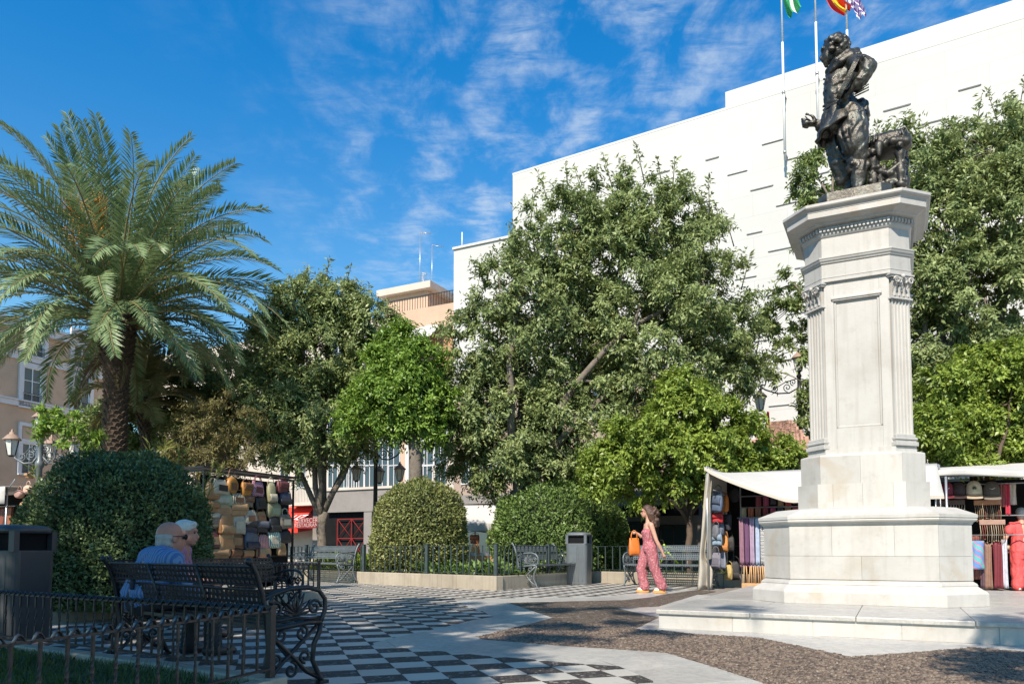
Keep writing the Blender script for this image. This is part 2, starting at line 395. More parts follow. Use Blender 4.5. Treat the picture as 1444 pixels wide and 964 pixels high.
# pebble sheet and its stones
pb = MB(); pb.add([(x, y, -.004) for x, y in brown], [tuple(range(len(brown)))]); pebs = pb.build('pebble_bed', 'pebble_bed', paving)
def inside(p, poly):
    c = False; n = len(poly); x, y = p
    for i in range(n):
        (x1, y1), (x2, y2) = poly[i-1], poly[i]
        if (y1 > y) != (y2 > y) and x < (x2-x1)*(y-y1)/(y2-y1)+x1: c = not c
    return c
def inside_np(P2, poly):
    c = np.zeros(len(P2), bool); x, y = P2[:, 0], P2[:, 1]
    for i in range(len(poly)):
        (x1, y1), (x2, y2) = poly[i-1], poly[i]
        if y1 == y2: continue
        k = ((y1 > y) != (y2 > y)) & (x < (x2-x1)*(y-y1)/(y2-y1)+x1); c ^= k
    return c
def pebbles():
    s_ = .031; xs = np.arange(-1, 8.5, s_); ys = np.arange(4, 13.5, s_); gx, gy = np.meshgrid(xs, ys)
    p = np.stack([gx.ravel(), gy.ravel()], 1); p += (np.random.rand(*p.shape)-.5)*s_*.8
    p = p[inside_np(p, brown)]; p = p[(np.abs(p[:, 0]/p[:, 1]) < .70) & (p[:, 1] < 9.0)]
    n = len(p); r = .009+.008*np.random.rand(n); an = np.random.rand(n)*PI; el = 1.1+.7*np.random.rand(n); h = .006+.006*np.random.rand(n)
    k = 6; base = np.arange(k)*2*PI/k
    vx = (np.cos(base)[None]*(r*el)[:, None]); vy = np.sin(base)[None]*r[:, None]
    ca, sa = np.cos(an)[:, None], np.sin(an)[:, None]
    ring = np.stack([p[:, :1]+vx*ca-vy*sa, p[:, 1:]+vx*sa+vy*ca, np.full((n, k), -.0045)], -1)
    mid = ring.copy(); mid[..., :2] = p[:, None]+(ring[..., :2]-p[:, None])*.7; mid[..., 2] = -.004+(h*.8)[:, None]
    top = np.stack([p[:, 0], p[:, 1], -.004+h], -1)[:, None]
    vs = np.concatenate([ring, mid, top], 1).reshape(-1, 3); o = np.arange(n)[:, None]*(2*k+1)
    q4 = []; t3 = []
    for i in range(k):
        j = (i+1) % k; q4.append(np.stack([o[:, 0]+i, o[:, 0]+j, o[:, 0]+k+j, o[:, 0]+k+i], 1)); t3.append(np.stack([o[:, 0]+k+i, o[:, 0]+k+j, o[:, 0]+2*k], 1))
    q4 = np.concatenate(q4); t3 = np.concatenate(t3)
    me = bpy.data.meshes.new('pebbles'); me.vertices.add(len(vs)); me.vertices.foreach_set('co', vs.astype(np.float32).ravel())
    li = np.concatenate([q4.ravel(), t3.ravel()]).astype(np.int32); me.loops.add(len(li)); me.loops.foreach_set('vertex_index', li)
    ls = np.concatenate([np.arange(len(q4))*4, len(q4)*4+np.arange(len(t3))*3]).astype(np.int32)
    me.polygons.add(len(ls)); me.polygons.foreach_set('loop_start', ls); me.polygons.foreach_set('use_smooth', np.ones(len(ls), bool))
    me.materials.append(MATS['pebble']); me.update(calc_edges=True)
    tag(link('pebbles', me, paving), kind='stuff')
pebbles()
def cells(region, org, s1, s2, fn, stagger=0., gap=.004):
    """cut a region into cells of a grid in the diagonal frame"""
    a = [(p[0]-org[0])*E1[0]+(p[1]-org[1])*E1[1] for p in region]; b = [(p[0]-org[0])*E2[0]+(p[1]-org[1])*E2[1] for p in region]
    for j in range(math.floor(min(b)/s2), math.ceil(max(b)/s2)):
        oj = region; d1 = E2[0]*org[0]+E2[1]*org[1]
        oj = clip(oj, E2, d1+(j+1)*s2-gap/2)
        if len(oj) > 2: oj = clip(oj, (-E2[0], -E2[1]), -(d1+j*s2+gap/2))
        if len(oj) < 3: continue
        off = stagger*s1*(j % 2); d0 = E1[0]*org[0]+E1[1]*org[1]+off
        for i in range(math.floor((min(a)-off)/s1)-1, math.ceil((max(a)-off)/s1)+1):
            c = clip(oj, E1, d0+(i+1)*s1-gap/2)
            if len(c) > 2: c = clip(c, (-E1[0], -E1[1]), -(d0+i*s1+gap/2))
            if len(c) > 2 and abs(area(c)) > 4e-4: fn(i, j, c, abs(area(c)))
TS = .283; v0 = g2(492.1, 928.8)
tiles = []
cells(checker, v0, TS, TS, lambda i, j, c, A: tiles.append((i, j, c, A)))
def seen(c):
    x = sum(p[0] for p in c)/len(c); y = sum(p[1] for p in c)/len(c); return abs(x/max(y, .1)) < .70 and y > 3.5
tiles = [(i, j, c, A, math.hypot(*c[0])) for i, j, c, A in tiles]
tiles.sort(key=lambda t: t[4] if seen(t[2]) else 1e3+t[4])
fullA = (TS-.004)**2; shared = {}
def full_mesh(kind, k):
    if (kind, k) not in shared:
        m = MB(); h = (TS-.004)/2; pl = [(x*E1[0]+y*E2[0], x*E1[1]+y*E2[1]) for x, y in ((-h, -h), (h, -h), (h, h), (-h, h))]
        m.prism(pl, -.011, 0); shared[(kind, k)] = m.mesh(kind, 'tile_light' if kind == 'light_tile' else 'pebble_tile')
    return shared[(kind, k)]
cnt = {'light_tile': 0, 'dark_tile': 0}; rest = {'light_tile': MB(), 'dark_tile': MB()}
for i, j, c, A, dist in tiles:
    kind = 'dark_tile' if (i+j) % 2 == 0 else 'light_tile'; dz = random.uniform(-.0015, .0015)
    if cnt[kind] < 300 and seen(c):
        cnt[kind] += 1
        if A > fullA*.995:
            ce = (v0[0]+(i+.5)*TS*E1[0]+(j+.5)*TS*E2[0], v0[1]+(i+.5)*TS*E1[1]+(j+.5)*TS*E2[1], dz)
            link(kind, full_mesh(kind, 0), paving, ce, random.uniform(-.006, .006))
        else:
            m = MB(); m.prism(c if area(c) > 0 else c[::-1], -.011, dz); m.build(kind, 'tile_light' if kind == 'light_tile' else 'pebble_tile', paving)
    else: rest[kind].prism(c if area(c) > 0 else c[::-1], -.011, dz)
for kind, m in rest.items():
    if m.f: tag(m.build(kind+'_field', 'tile_light' if kind == 'light_tile' else 'pebble_tile', paving), kind='stuff')
# marble slabs of the winding band and of the star round the platform
def slab(i, j, c, A):
    m = MB(); m.prism(c if area(c) > 0 else c[::-1], -.011, random.uniform(-.001, .001)+.0005); m.build('marble_slab', 'marble_floor', paving)
cells(band, v0, .95, .6, slab, .5, .003)
MC = Vector((4.825, 10.253, 0))                 # centre of the monument
PLU, PLV, PLZ = 2.05, 3.05, .211                # half sizes and height of its platform
star = [g2(*q) for q in brown_in[1:-1]]
star = star+[tuple((MC+U*3.4-V*3.2)[:2]), tuple((MC+U*1.9-V*2.9)[:2]), tuple((MC-U*1.9-V*2.9)[:2]), tuple((MC-U*1.9+V*2.9)[:2])]
cells(star, v0, .95, .6, slab, .5, .003)
rest_p = [tuple((MC-U*1.9+V*2.9)[:2]), tuple((MC-U*1.9+V*8)[:2]), tuple((MC+U*12+V*8)[:2]), tuple((MC+U*12-V*4)[:2]), tuple((MC+U*2-V*3)[:2])]
m = MB(); m.prism(rest_p if area(rest_p) > 0 else rest_p[::-1], -.011, -.002); m.build('marble_field', 'marble_floor', paving)
q = g2(447, 849.5); strip = [g2(380, 816), q, tuple((Vector((*q, 0))-V*5.4)[:2]), tuple((Vector((*q, 0))-V*5.4-U*6)[:2]), tuple((Vector((*q, 0))+V*6-U*6)[:2])]
m = MB(); m.prism(strip if area(strip) > 0 else strip[::-1], -.011, -.002); m.build('marble_field', 'marble_floor', paving)
# ================================================================ the monument
plat = thing('stone_platform', 'low white marble platform carrying the tall monument', 'platform', MC, TH)
m = MB(); m.box((0, 0, (PLZ-.05)/2-.01), (PLU*2-.08, PLV*2-.08, PLZ-.05+.02)); m.build('core', 'marble_white', plat)
lip = .05; nx, ny = 4, 6
for i in range(nx):
    for j in range(ny):
        w, d = 2*PLU/nx, 2*PLV/ny
        m = MB(); m.box((0, 0, 0), (w-.004, d-.004, lip)); o = m.build('top_slab', 'marble_floor', plat, (-PLU+w*(i+.5), -PLV+d*(j+.5), PLZ-lip/2+random.uniform(-.001, .001))); bevel(o, .008)
for k in range(5):
    w = (2*PLU-.06)/5; m = MB(); m.box((0, 0, 0), (w-.005, .03, PLZ-lip-.003)); m.build('riser_panel', 'marble_white', plat, (-PLU+.03+w*(k+.5), -PLV+.045, (PLZ-lip)/2))
for k in range(7):
    w = (2*PLV-.06)/7; m = MB(); m.box((0, 0, 0), (.03, w-.005, PLZ-lip-.003)); m.build('riser_panel', 'marble_white', plat, (-PLU+.045, -PLV+.03+w*(k+.5), (PLZ-lip)/2))
mon = thing('monument_pedestal', 'tall white marble octagonal pedestal with fluted corner pilasters under the bronze statue', 'pedestal', (MC.x, MC.y, PLZ), TH)
def octloft(prof, name, mat, parent=mon, bev=0):
    mm = MB(); mm.loft([[(x, y, z-PLZ) for x, y in oct_(a, a+w)] for a, w, z in prof]); o = mm.build(name, mat, parent)
    if bev: bevel(o, bev)
    return o
def oring(prof):                                  # blocks: each of the eight faces cut into stones of given widths
    pass
def face_frames(a, w):
    """the eight faces of an octagon ring: (centre, tangent, normal, width)"""
    res = []; pts = oct_(a, a+w)
    for i in range(8):
        p, q = Vector((*pts[i], 0)), Vector((*pts[(i+1) % 8], 0)); t = (q-p); res.append(((p+q)/2, t.normalized(), Vector((t.y, -t.x, 0)).normalized(), t.length))
    return res
z0 = .211
octloft([(1.347, .888, z0), (1.345, .888, .36), (1.335, .884, .373), (1.325, .88, .385), (1.25, .86, .43), (1.235, .85, .445)], 'plinth', 'marble_white', bev=.006)
octloft([(1.235, .845, .440), (1.24, .845, .455), (1.23, .84, .475), (1.205, .832, .49), (1.18, .822, .51)], 'plinth_moulding', 'marble_white')
# the dado: stones in two courses on every face
octloft([(1.165, .815, .50), (1.165, .815, 1.20)], 'dado_core', 'mortar')
for k, (c, t, n, w) in enumerate(face_frames(1.195, .829)):
    for r_, (za, zb) in enumerate(((.512, .80), (.803, 1.178))):
        cuts = [0, 1] if w < .8 else ([0, .5, 1] if r_ == 0 else [0, .3, .72, 1])
        for ca, cb in zip(cuts, cuts[1:]):
            e0 = .012 if ca == 0 else 0; e1 = .012 if cb == 1 else 0
            ww = (cb-ca)*w-.0025-e0*.0; mm = MB(); x0 = (ca-.5)*w+.00125; x1 = (cb-.5)*w-.00125
            pts = [(x0+(0 if ca else 0), 0), (x1, 0), (x1-(.026*.41 if cb == 1 else 0), -.026), (x0+(.026*.41 if ca == 0 else 0), -.026)]
            def W3(x, y, z): q = c+t*x+n*y; return (q.x, q.y, z-PLZ)
            mm.loft([[W3(x, y, za) for x, y in pts][::-1], [W3(x, y, zb) for x, y in pts][::-1]]); mm.build('stone_block', 'marble_white', mon)
octloft([(1.185, .822, 1.176), (1.205, .828, 1.184), (1.21, .83, 1.20), (1.225, .832, 1.215), (1.25, .836, 1.225), (1.258, .838, 1.242), (1.25, .836, 1.258), (1.262, .84, 1.264), (1.262, .84, 1.30), (1.05, .69, 1.395), (.85, .56, 1.42)], 'dado_cornice', 'marble_white')
# two stepped courses under the shaft
for (a, w, za, zb, cuts) in ((.785, .515, 1.415, 1.735, (0, .18, .52, .86, 1)), (.745, .48, 1.738, 2.10, (0, .5, 1))):
    octloft([(a-.03, w-.012, za), (a-.03, w-.012, zb)], 'course_core', 'mortar')
    for (c, t, n, wd) in face_frames(a, w):
        cc = cuts if wd > .6 else (0, 1)
        for ca, cb in zip(cc, cc[1:]):
            x0 = (ca-.5)*wd+.001; x1 = (cb-.5)*wd-.001; e = .028*.41
            pts = [(x0, 0), (x1, 0), (x1-(e if cb == 1 else 0), -.028), (x0+(e if ca == 0 else 0), -.028)]
            mm = MB()
            mm.loft([[(*(c+t*x+n*y)[:2], za-PLZ) for x, y in pts][::-1], [(*(c+t*x+n*y)[:2], zb-PLZ) for x, y in pts][::-1]]); mm.build('stone_block', 'marble_white', mon)
octloft([(.745, .48, 2.098), (.74, .476, 2.112), (.70, .45, 2.13), (.655, .415, 2.14), (.655, .415, 2.20)], 'shaft_foot', 'marble_shaft')
# shaft: core with recessed panel on the four broad faces, fluted pilasters on the chamfers
SA, SW = .618, .392; ZB, ZT = 2.19, 4.56
octloft([(SA-.03, SW-.01, ZB), (SA-.03, SW-.01, ZT)], 'shaft_core', 'marble_shaft')
for (c, t, n, wd) in face_frames(SA, SW):
    if wd > .6:                                    # broad face: frame around a sunk panel
        pw = wd*.70; pz0, pz1 = 2.48, 4.21
        def rect(mm, x0, x1, za, zb, y0, y1, ch=0):
            pts = [(x0, y0), (x1, y0), (x1, y1), (x0, y1)]
            mm.loft([[(*(c+t*x+n*y)[:2], za-PLZ) for x, y in pts], [(*(c+t*x+n*y)[:2], zb-PLZ) for x, y in pts]])
        mm = MB(); h = wd/2
        rect(mm, -h, -pw/2, ZB, ZT, -.045, 0); rect(mm, pw/2, h, ZB, ZT, -.045, 0); rect(mm, -pw/2, pw/2, ZB, pz0, -.045, 0); rect(mm, -pw/2, pw/2, pz1, ZT, -.045, 0)
        bevel(mm.build('panel_surround', 'marble_shaft', mon), .003, 1)
        mm = MB(); b = .03
        for (x0, x1, za, zb) in ((-pw/2, -pw/2+b, pz0, pz1), (pw/2-b, pw/2, pz0, pz1), (-pw/2, pw/2, pz0, pz0+b), (-pw/2, pw/2, pz1-b, pz1)): rect(mm, x0, x1, za, zb, -.045, -.012)
        bevel(mm.build('panel_moulding', 'marble_shaft', mon), .008, 2)
        mm = MB(); rect(mm, -pw/2-.03, pw/2+.03, pz1, pz1+.035, -.01, .028); rect(mm, -pw/2-.015, pw/2+.015, pz1-.02, pz1, -.01, .015); bevel(mm.build('panel_hood', 'marble_shaft', mon), .006, 2)
        mm = MB(); rect(mm, -pw/2+b, pw/2-b, pz0+b, pz1-b, -.06, -.028); mm.build('panel', 'marble_shaft', mon)
    else:                                          # pilaster with five flutes
        pil = MB(); nf = 5; fw = wd*.90; prof = []
        seg = []
        x = -fw/2; fl = fw/(nf+.35*(nf+1)/1.0); gap = fl*.35
        seg.append((-fw/2, 0))
        for k in range(nf):
            x0 = -fw/2+gap+k*(fl+gap)
            for q in range(7): a_ = PI*q/6; seg.append((x0+fl/2-math.cos(a_)*fl/2, -math.sin(a_)*fl*.5))
        seg.append((fw/2, 0)); seg += [(fw/2, -.06), (-fw/2, -.06)]
        n0 = .022
        pil.loft([[(*(c+t*x+n*(y+n0))[:2], zz_-PLZ) for x, y in seg] for zz_ in (2.36, 4.12)])
        po = pil.build('pilaster', 'marble_shaft', mon)
        base = MB()
        for (za, zb, ex) in ((2.205, 2.26, .05), (2.26, 2.285, .03), (2.285, 2.32, .042), (2.32, 2.362, .022)):
            pts = [(-fw/2-ex*.7, n0+ex), (fw/2+ex*.7, n0+ex), (fw/2+ex*.7, -.05), (-fw/2-ex*.7, -.05)]
            base.loft([[(*(c+t*x+n*y)[:2], z-PLZ) for x, y in pts][::-1] for z in (za, zb)])
        bevel(base.build('pilaster_base', 'marble_shaft', po), .008, 2)
        # capital: astragal, bell with two rows of acanthus leaves, corner scrolls, abacus
        cap = MB(); zc0, zc1 = 4.12, 4.45
        def blk(za, zb, ex, exd=None):
            exd = ex if exd is None else exd
            pts = [(-fw/2-ex, n0+exd), (fw/2+ex, n0+exd), (fw/2+ex, -.05), (-fw/2-ex, -.05)]
            cap.loft([[(*(c+t*x+n*y)[:2], z-PLZ) for x, y in pts][::-1] for z in (za, zb)])
        blk(zc0, zc0+.02, .03); blk(zc0+.02, zc0+.035, .015); blk(zc0+.035, zc1-.05, -.008, .0); blk(zc1-.045, zc1-.02, .035); blk(zc1-.02, zc1, .05)
        cb_ = cap.build('capital', 'marble_shaft', po)
        lf = MB()
        def W_(x, y, z): q = c+t*x+n*(n0+y); return Vector((q.x, q.y, z-PLZ))
        for row, (cnt_, zl, hl) in enumerate(((4, zc0+.04, .13), (3, zc0+.10, .15))):
            for k in range(cnt_):
                xc = (k-(cnt_-1)/2)*fw/cnt_*1.02; wl = fw/cnt_*.85
                def leaf(a_, b_, xc=xc, wl=wl, zl=zl, hl=hl):
                    s_ = (a_-.5)*2; ww = wl*.5*(1-.55*max(0, b_-.45)/.55)*(1+.12*math.sin(b_*16)); 
                    y = .012+.05*b_**2*1.2+.012*(1-s_*s_)-(.03 if b_ > .9 else 0)*0
                    z = zl+hl*math.sin(b_*1.75)/1.0
                    return W_(xc+s_*ww, y+.008*math.cos(s_*5), z)
                lf.grid(leaf, 6, 7)
        for sgn in (-1, 1):
            for k in range(2):
                xc = sgn*(fw*.40-k*fw*.26); pts = []
                for q in range(20):
                    a_ = q/19*3.4*PI; r_ = .045*(1-.75*q/19)*(1 if k == 0 else .8); pts.append(W_(xc+sgn*math.cos(a_)*r_*(-1 if k else 1), .045+.02*(k == 0), zc1-.095+math.sin(a_)*r_))
                lf.tube(pts, [.015-.009*q/19 for q in range(20)], 6)
        lf.tube([W_(0, .05, zc1-.02), W_(0, .062, zc1-.06)], [.03, .02], 7)
        lf.build('acanthus', 'marble_shaft', cb_)
        for o_ in ():
            pass
# entablature
octloft([(.655, .412, 4.455), (.655, .412, 4.50), (.66, .414, 4.505), (.66, .414, 4.515), (.65, .41, 4.52), (.65, .41, 4.70)], 'architrave', 'marble_shaft')
octloft([(.65, .41, 4.70), (.665, .416, 4.705), (.67, .42, 4.72), (.685, .426, 4.735), (.69, .43, 4.752), (.70, .434, 4.765), (.70, .434, 4.78), (.65, .41, 4.786)], 'band_moulding', 'marble_shaft')
octloft([(.64, .405, 4.785), (.64, .405, 5.06)], 'frieze', 'marble_shaft')
octloft([(.64, .405, 5.06), (.655, .41, 5.07), (.67, .42, 5.09), (.675, .422, 5.11), (.675, .422, 5.19), (.74, .462, 5.215), (.745, .47, 5.24)], 'bed_moulding', 'marble_shaft')
dm = MB(); dm.box((0, 0, 0), (.028, .034, .048)); dme = dm.mesh('dentil', 'marble_shaft')
nd = 0
for (c, t, n, wd) in face_frames(.692, .432):
    k = max(2, int(wd/.048))
    for i in range(k):
        p = c+t*((i+.5)/k-.5)*wd
        if nd < 300: o = link('dentil', dme, mon, (p.x, p.y, 5.15-PLZ)); o.rotation_euler[2] = math.atan2(t.y, t.x); nd += 1
octloft([(.745, .47, 5.238), (.80, .51, 5.262), (.845, .548, 5.275), (.845, .548, 5.345), (.85, .55, 5.35), (.855, .552, 5.372), (.87, .556, 5.385), (.89, .565, 5.395), (.90, .57, 5.41), (.90, .57, 5.445), (.80, .5, 5.475), (.4, .3, 5.50)], 'cornice_cap', 'marble_white')
# ================================================================ buildings
# ---- a generic window with frame, panes and sill
def window(parent, c, w, h, t, n, frame='white_paint', glass='window_glass', surround=None, sw=.14, mull=1, rail=False, bars=0, name='window', depth=.18, trans=0):
    """c: centre on the wall plane; t: along the wall; n: outward"""
    ang = math.atan2(t.y, t.x)
    pm = MB(); pm.box((0, .02, 0), (w, .04, h)); po = pm.build(name, glass, parent, c, ang)
    f = MB(); b = .06
    f.box((-w/2+b/2, -.02, 0), (b, .08, h)); f.box((w/2-b/2, -.02, 0), (b, .08, h)); f.box((0, -.02, h/2-b/2), (w-2*b, .08, b)); f.box((0, -.02, -h/2+b/2), (w-2*b, .08, b))
    for i in range(mull): f.box((-w/2+w*(i+1)/(mull+1), -.025, 0), (.05, .07, h-2*b))
    for i in range(trans): f.box((0, -.028, -h/2+h*(i+1)/(trans+1)), (w-2*b, .06, .04))
    f.build('window_frame', frame, po)
    if surround:
        s_ = MB(); s_.box((-w/2-sw/2, -.05, sw/2), (sw, .16, h+sw)); s_.box((w/2+sw/2, -.05, sw/2), (sw, .16, h+sw)); s_.box((0, -.05, h/2+sw/2), (w, .16, sw)); s_.box((0, -.08, -h/2-.06), (w+2*sw, .26, .11)); s_.build('window_surround', surround, po)
    if rail:
        r_ = MB(); rh = min(1.0, h*.45); zb = -h/2
        r_.box((0, -.16, zb+rh), (w+.1, .03, .03)); r_.box((0, -.16, zb+.08), (w+.1, .03, .03))
        k = int(w/.11)
        for i in range(k+1): r_.box((-w/2+w*i/k, -.16, zb+rh/2+.04), (.016, .016, rh-.08))
        r_.build('balcony_rail', 'iron_black', po)
    return po
# white department-store block behind the trees
Ub = Vector((.852, -.524, 0)); Nb = Vector((-.524, -.852, 0))
def facade_pt(px, py, p0, n): return PL(px, py, p0, n)
A0 = P(723, 247, 42.0); zr = A0.z
wb = thing('white_building', 'huge windowless white clad building with rows of thin slots behind the trees', 'building', (A0.x, A0.y, 0), math.atan2(Ub.y, Ub.x))
# local frame: x along the front to the right, -y towards the square
LW, LD = 60, 26
m = MB(); m.box((LW/2, LD/2, zr/2), (LW, LD, zr)); m.build('wall', 'white_cladding', wb)
m = MB(); m.box((LW/2, .42, zr+.05), (LW+.02, .86, .12)); m.build('coping', 'white_render', wb)
R0 = PL(1022, 137, A0, Nb); lx = (R0-Vector((A0.x, A0.y, 0))).dot(Ub); hb = R0.z
m = MB(); m.box(((lx+LW)/2, 1.2, (zr+hb+.3)/2), (LW-lx, 2.2, hb+.3-zr)); m.build('parapet_block', 'white_render', wb)
shadow_line = MB(); shadow_line.box((0, 0, 0), (1.05, .05, .030)); slm = shadow_line.mesh('shadow_line', 'panel_shade')  # dark strips paint the thin shadows under tilted cladding panels
hood = MB(); hood.box((0, 0, 0), (1.15, .06, .03), rx=.25); hdm = hood.mesh('cladding_ledge', 'white_cladding')
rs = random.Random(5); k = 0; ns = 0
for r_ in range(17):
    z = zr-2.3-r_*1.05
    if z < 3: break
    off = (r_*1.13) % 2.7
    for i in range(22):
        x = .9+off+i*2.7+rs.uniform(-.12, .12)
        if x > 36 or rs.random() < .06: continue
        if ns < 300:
            ns += 1; o = link('shadow_line', slm, wb, (x, -.012, z)); o.scale = (rs.uniform(.45, .95), 1, rs.uniform(.4, .9)); h = link('cladding_ledge', hdm, o, (0, -.012, .045))
# lower wing further left
B0 = P(640, 352, 46.0)
wl = thing('white_wing', 'lower white wing with mast left of the tall white building', 'building', (B0.x, B0.y, 0), TH)
m = MB(); m.box((9, 9, B0.z/2), (18, 18, B0.z)); m.build('wall', 'white_cladding', wl)
m = MB(); m.box((9, .3, B0.z+.05), (18.1, .8, .14)); m.build('coping', 'white_render', wl)
m = MB(); m.tube([(.3, .5, B0.z), (.3, .5, B0.z+1.25)], .04, 6); m.build('mast', 'pole_white', wl)
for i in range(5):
    for r_ in range(6): link('shadow_line', slm, wl, (1.6+i*2.6+(r_ % 2)*1.3, -.012, B0.z-2-r_*2.2))
# dark shop fronts along the foot of the white buildings
for par, x0_, x1_, n_ in ((wl, .4, 13.0, 5), (wb, .3, 20.0, 7)):
    for k in range(n_):
        xa_ = x0_+(x1_-x0_)*k/n_+.25; xb_ = x0_+(x1_-x0_)*(k+1)/n_-.25; m = MB(); m.box(((xa_+xb_)/2, -.06, 1.75), (xb_-xa_, .1, 3.45)); so2 = m.build('shop_window', 'window_glass', par)
        m = MB()
        for xx in (xa_, (xa_+xb_)/2, xb_): m.box((xx, -.12, 1.75), (.07, .06, 3.45))
        m.box(((xa_+xb_)/2, -.13, 2.6), (xb_-xa_, .06, .08)); m.build('window_frame', 'iron_black', so2)
    m = MB(); m.box(((x0_+x1_)/2, -.55, 3.85), (x1_-x0_, .95, .55)); m.build('fascia', 'grey_render', par)
# older rendered storeys at the foot of the white wing, seen under the big tree
simple('pinkish_render', (.33, .25, .20), .9, .12, .8)
for par, x1_ in ((wl, 6.2), (wb, 9.0)):
    m = MB(); m.box((x1_/2+.1, -.02, 5.2), (x1_, .08, 10.4)); lw_ = m.build('lower_storeys', 'pinkish_render', par); m = MB(); m.box((x1_/2+.1, -.2, 10.45), (x1_+.1, .5, .22)); m.build('ledge', 'grey_render', lw_)
    for r_ in range(2):
        for k in range(int(x1_/1.9)): window(par, Vector((1.2+k*1.9, -.065, 5.7+r_*2.9)), 1.1, 1.7, Vector((1, 0, 0)), Vector((0, -1, 0)), frame='trim_white', mull=1)
# three flagpoles fixed to the front of the white building
def flag_mesh(name, mats, fn, a, tip, wid, ph):
    """limp flag: hoisted at a, its fly hanging down to tip"""
    d = tip-a; w = Vector((-Ub.x, -Ub.y, 0))*.15+Vector((0, 0, -1)); w = (w-d.normalized()*w.dot(d.normalized())).normalized(); n_ = d.normalized().cross(w)
    mm = MB(); nu, nv = 18, 10
    def f(u_, v_): return d*u_+w*((v_-.5)*wid*(1-.25*u_)+.05*math.sin(u_*9+ph))+n_*(.16*math.sin(v_*11+u_*4+ph)*(.3+.7*u_)+.08*math.sin(u_*8+ph))
    for j_ in range(nv):
        for i_ in range(nu): mm.mat = fn((i_+.5)/nu, (j_+.5)/nv); mm.add([f(i_/nu, j_/nv), f((i_+1)/nu, j_/nv), f((i_+1)/nu, (j_+1)/nv), f(i_/nu, (j_+1)/nv)], [(0, 1, 2, 3)], True)
    return mm.build(name, mats, None, a)
simple('flag_green', (.02, .30, .10), .8, .08, 2); simple('flag_yellow', (.80, .48, .02), .8, .06, 2); simple('flag_white', (.75, .75, .76), .8, .06, 2); simple('flag_violet', (.16, .08, .30), .8, .08, 2)
simple('flag_red', (.60, .03, .03), .8, .08, 2)
poles = ((1107, 225, 1100.5), (1154.5, 200, 1148), (1199, 215, 1196.5))
flags = (('green_and_white', 'green and white flag hanging from the left flagpole', ['flag_green', 'flag_white'], lambda a, b: 1 if .36 < b < .64 else 0, 1122, 16, 2.0, .8),
         ('red_and_yellow', 'red and yellow flag hanging from the middle flagpole', ['flag_red', 'flag_yellow'], lambda a, b: 1 if .25 < b < .75 else 0, 1193, 17, 2.3, .62),
         ('checked', 'white and violet checked flag hanging from the right flagpole', ['flag_white', 'flag_violet'], lambda a, b: (int(a*16)+int(b*4)) % 2, 1214, 26, 2.6, .5))
for k, ((bx, by, tx), (fname, lab, mats_, fn, fx, fy, up_, wid)) in enumerate(zip(poles, flags)):
    b = PL(bx, by, A0+Nb*.55, Nb); 
    fp = thing('flagpole', ('leftmost', 'middle', 'rightmost')[k]+' of the three white flagpoles fixed to the white building', 'flagpole', b, 0, 'flagpoles on the white building')
    hgt = 12.5
    m = MB(); m.tube([(0, 0, 0), (0, 0, hgt*.45)], .055, 8); m.tube([(0, 0, hgt*.45), (0, 0, hgt)], .042, 8); m.build('pole', 'pole_white', fp)
    m = MB(); m.ball((0, 0, hgt+.08), .09); m.build('finial', 'steel', fp)
    m = MB()
    for zb in (.35, 3.2): m.tube([(0, 0, zb), tuple(-Nb*.56+Vector((0, 0, zb)))], .035, 6); m.lathe([(.08, zb-.06), (.08, zb+.06)], (0, 0, 0), 8)
    m.build('bracket', 'steel', fp)
    t = PL(fx, fy, A0+Nb*.6, Nb)
    fo = flag_mesh('flag', mats_, fn, Vector((b.x, b.y, t.z+up_))+Nb*.05, t, wid, k*1.3)
    tag(fo, lab, 'flag', 'flags over the square')
# ---- brown building on the left
Tl = Vector((.354, .935, 0)).normalized(); Nl = Vector((.935, -.354, 0)).normalized()
C0 = P(73, 578, 56.0)
def bl(px, py): return PL(px, py, C0, Nl)
pL = bl(-60, 600); pR = bl(168, 600); zt = bl(10, 452).z
lenl = (pR-pL).dot(Tl)
lb = thing('brown_building', 'brown rendered house with white window surrounds and string courses behind the palm', 'building', (0, 0, 0))
mid = (pL+pR)/2-Nl*6; m = MB(); m.box((mid.x, mid.y, zt/2), (lenl, 12, zt), rz=math.atan2(Tl.y, Tl.x)); m.build('wall', 'brown_render', lb)
def along(z, hgt, dep, name, mat='trim_white'):
    c = (pL+pR)/2+Nl*(dep/2-.02); m = MB(); m.box((c.x, c.y, z), (lenl, dep, hgt), rz=math.atan2(Tl.y, Tl.x)); return m.build(name, mat, lb)
zs1 = bl(73, 577).z; zs2 = bl(85, 517).z
for z, nm in ((zs1, 'string_course'), (zs2, 'string_course')): along(z, .42, .16, nm); along(z+.24, .10, .26, nm)
along(zt-.2, .5, .5, 'cornice'); along(zt+.1, .2, .7, 'cornice')
for (xa, ya, xb, yb) in ((31, 516, 58, 572), (102, 527, 126, 582), (38, 470, 62, 500), (103, 468, 127, 516)):
    a = bl(xa, ya); b = bl(xb, yb); b2 = bl(xa, yb-(xb-xa)*.2)
    w = (b-a).dot(Tl); h = a.z-b2.z+.3; c = (a+b)/2; c = Vector((c.x, c.y, a.z-h/2))+Nl*.01
    window(lb, c, w*.86, h, Tl, Nl, glass='shutter_green', surround='trim_white', sw=.35, mull=1, rail=True, trans=2)
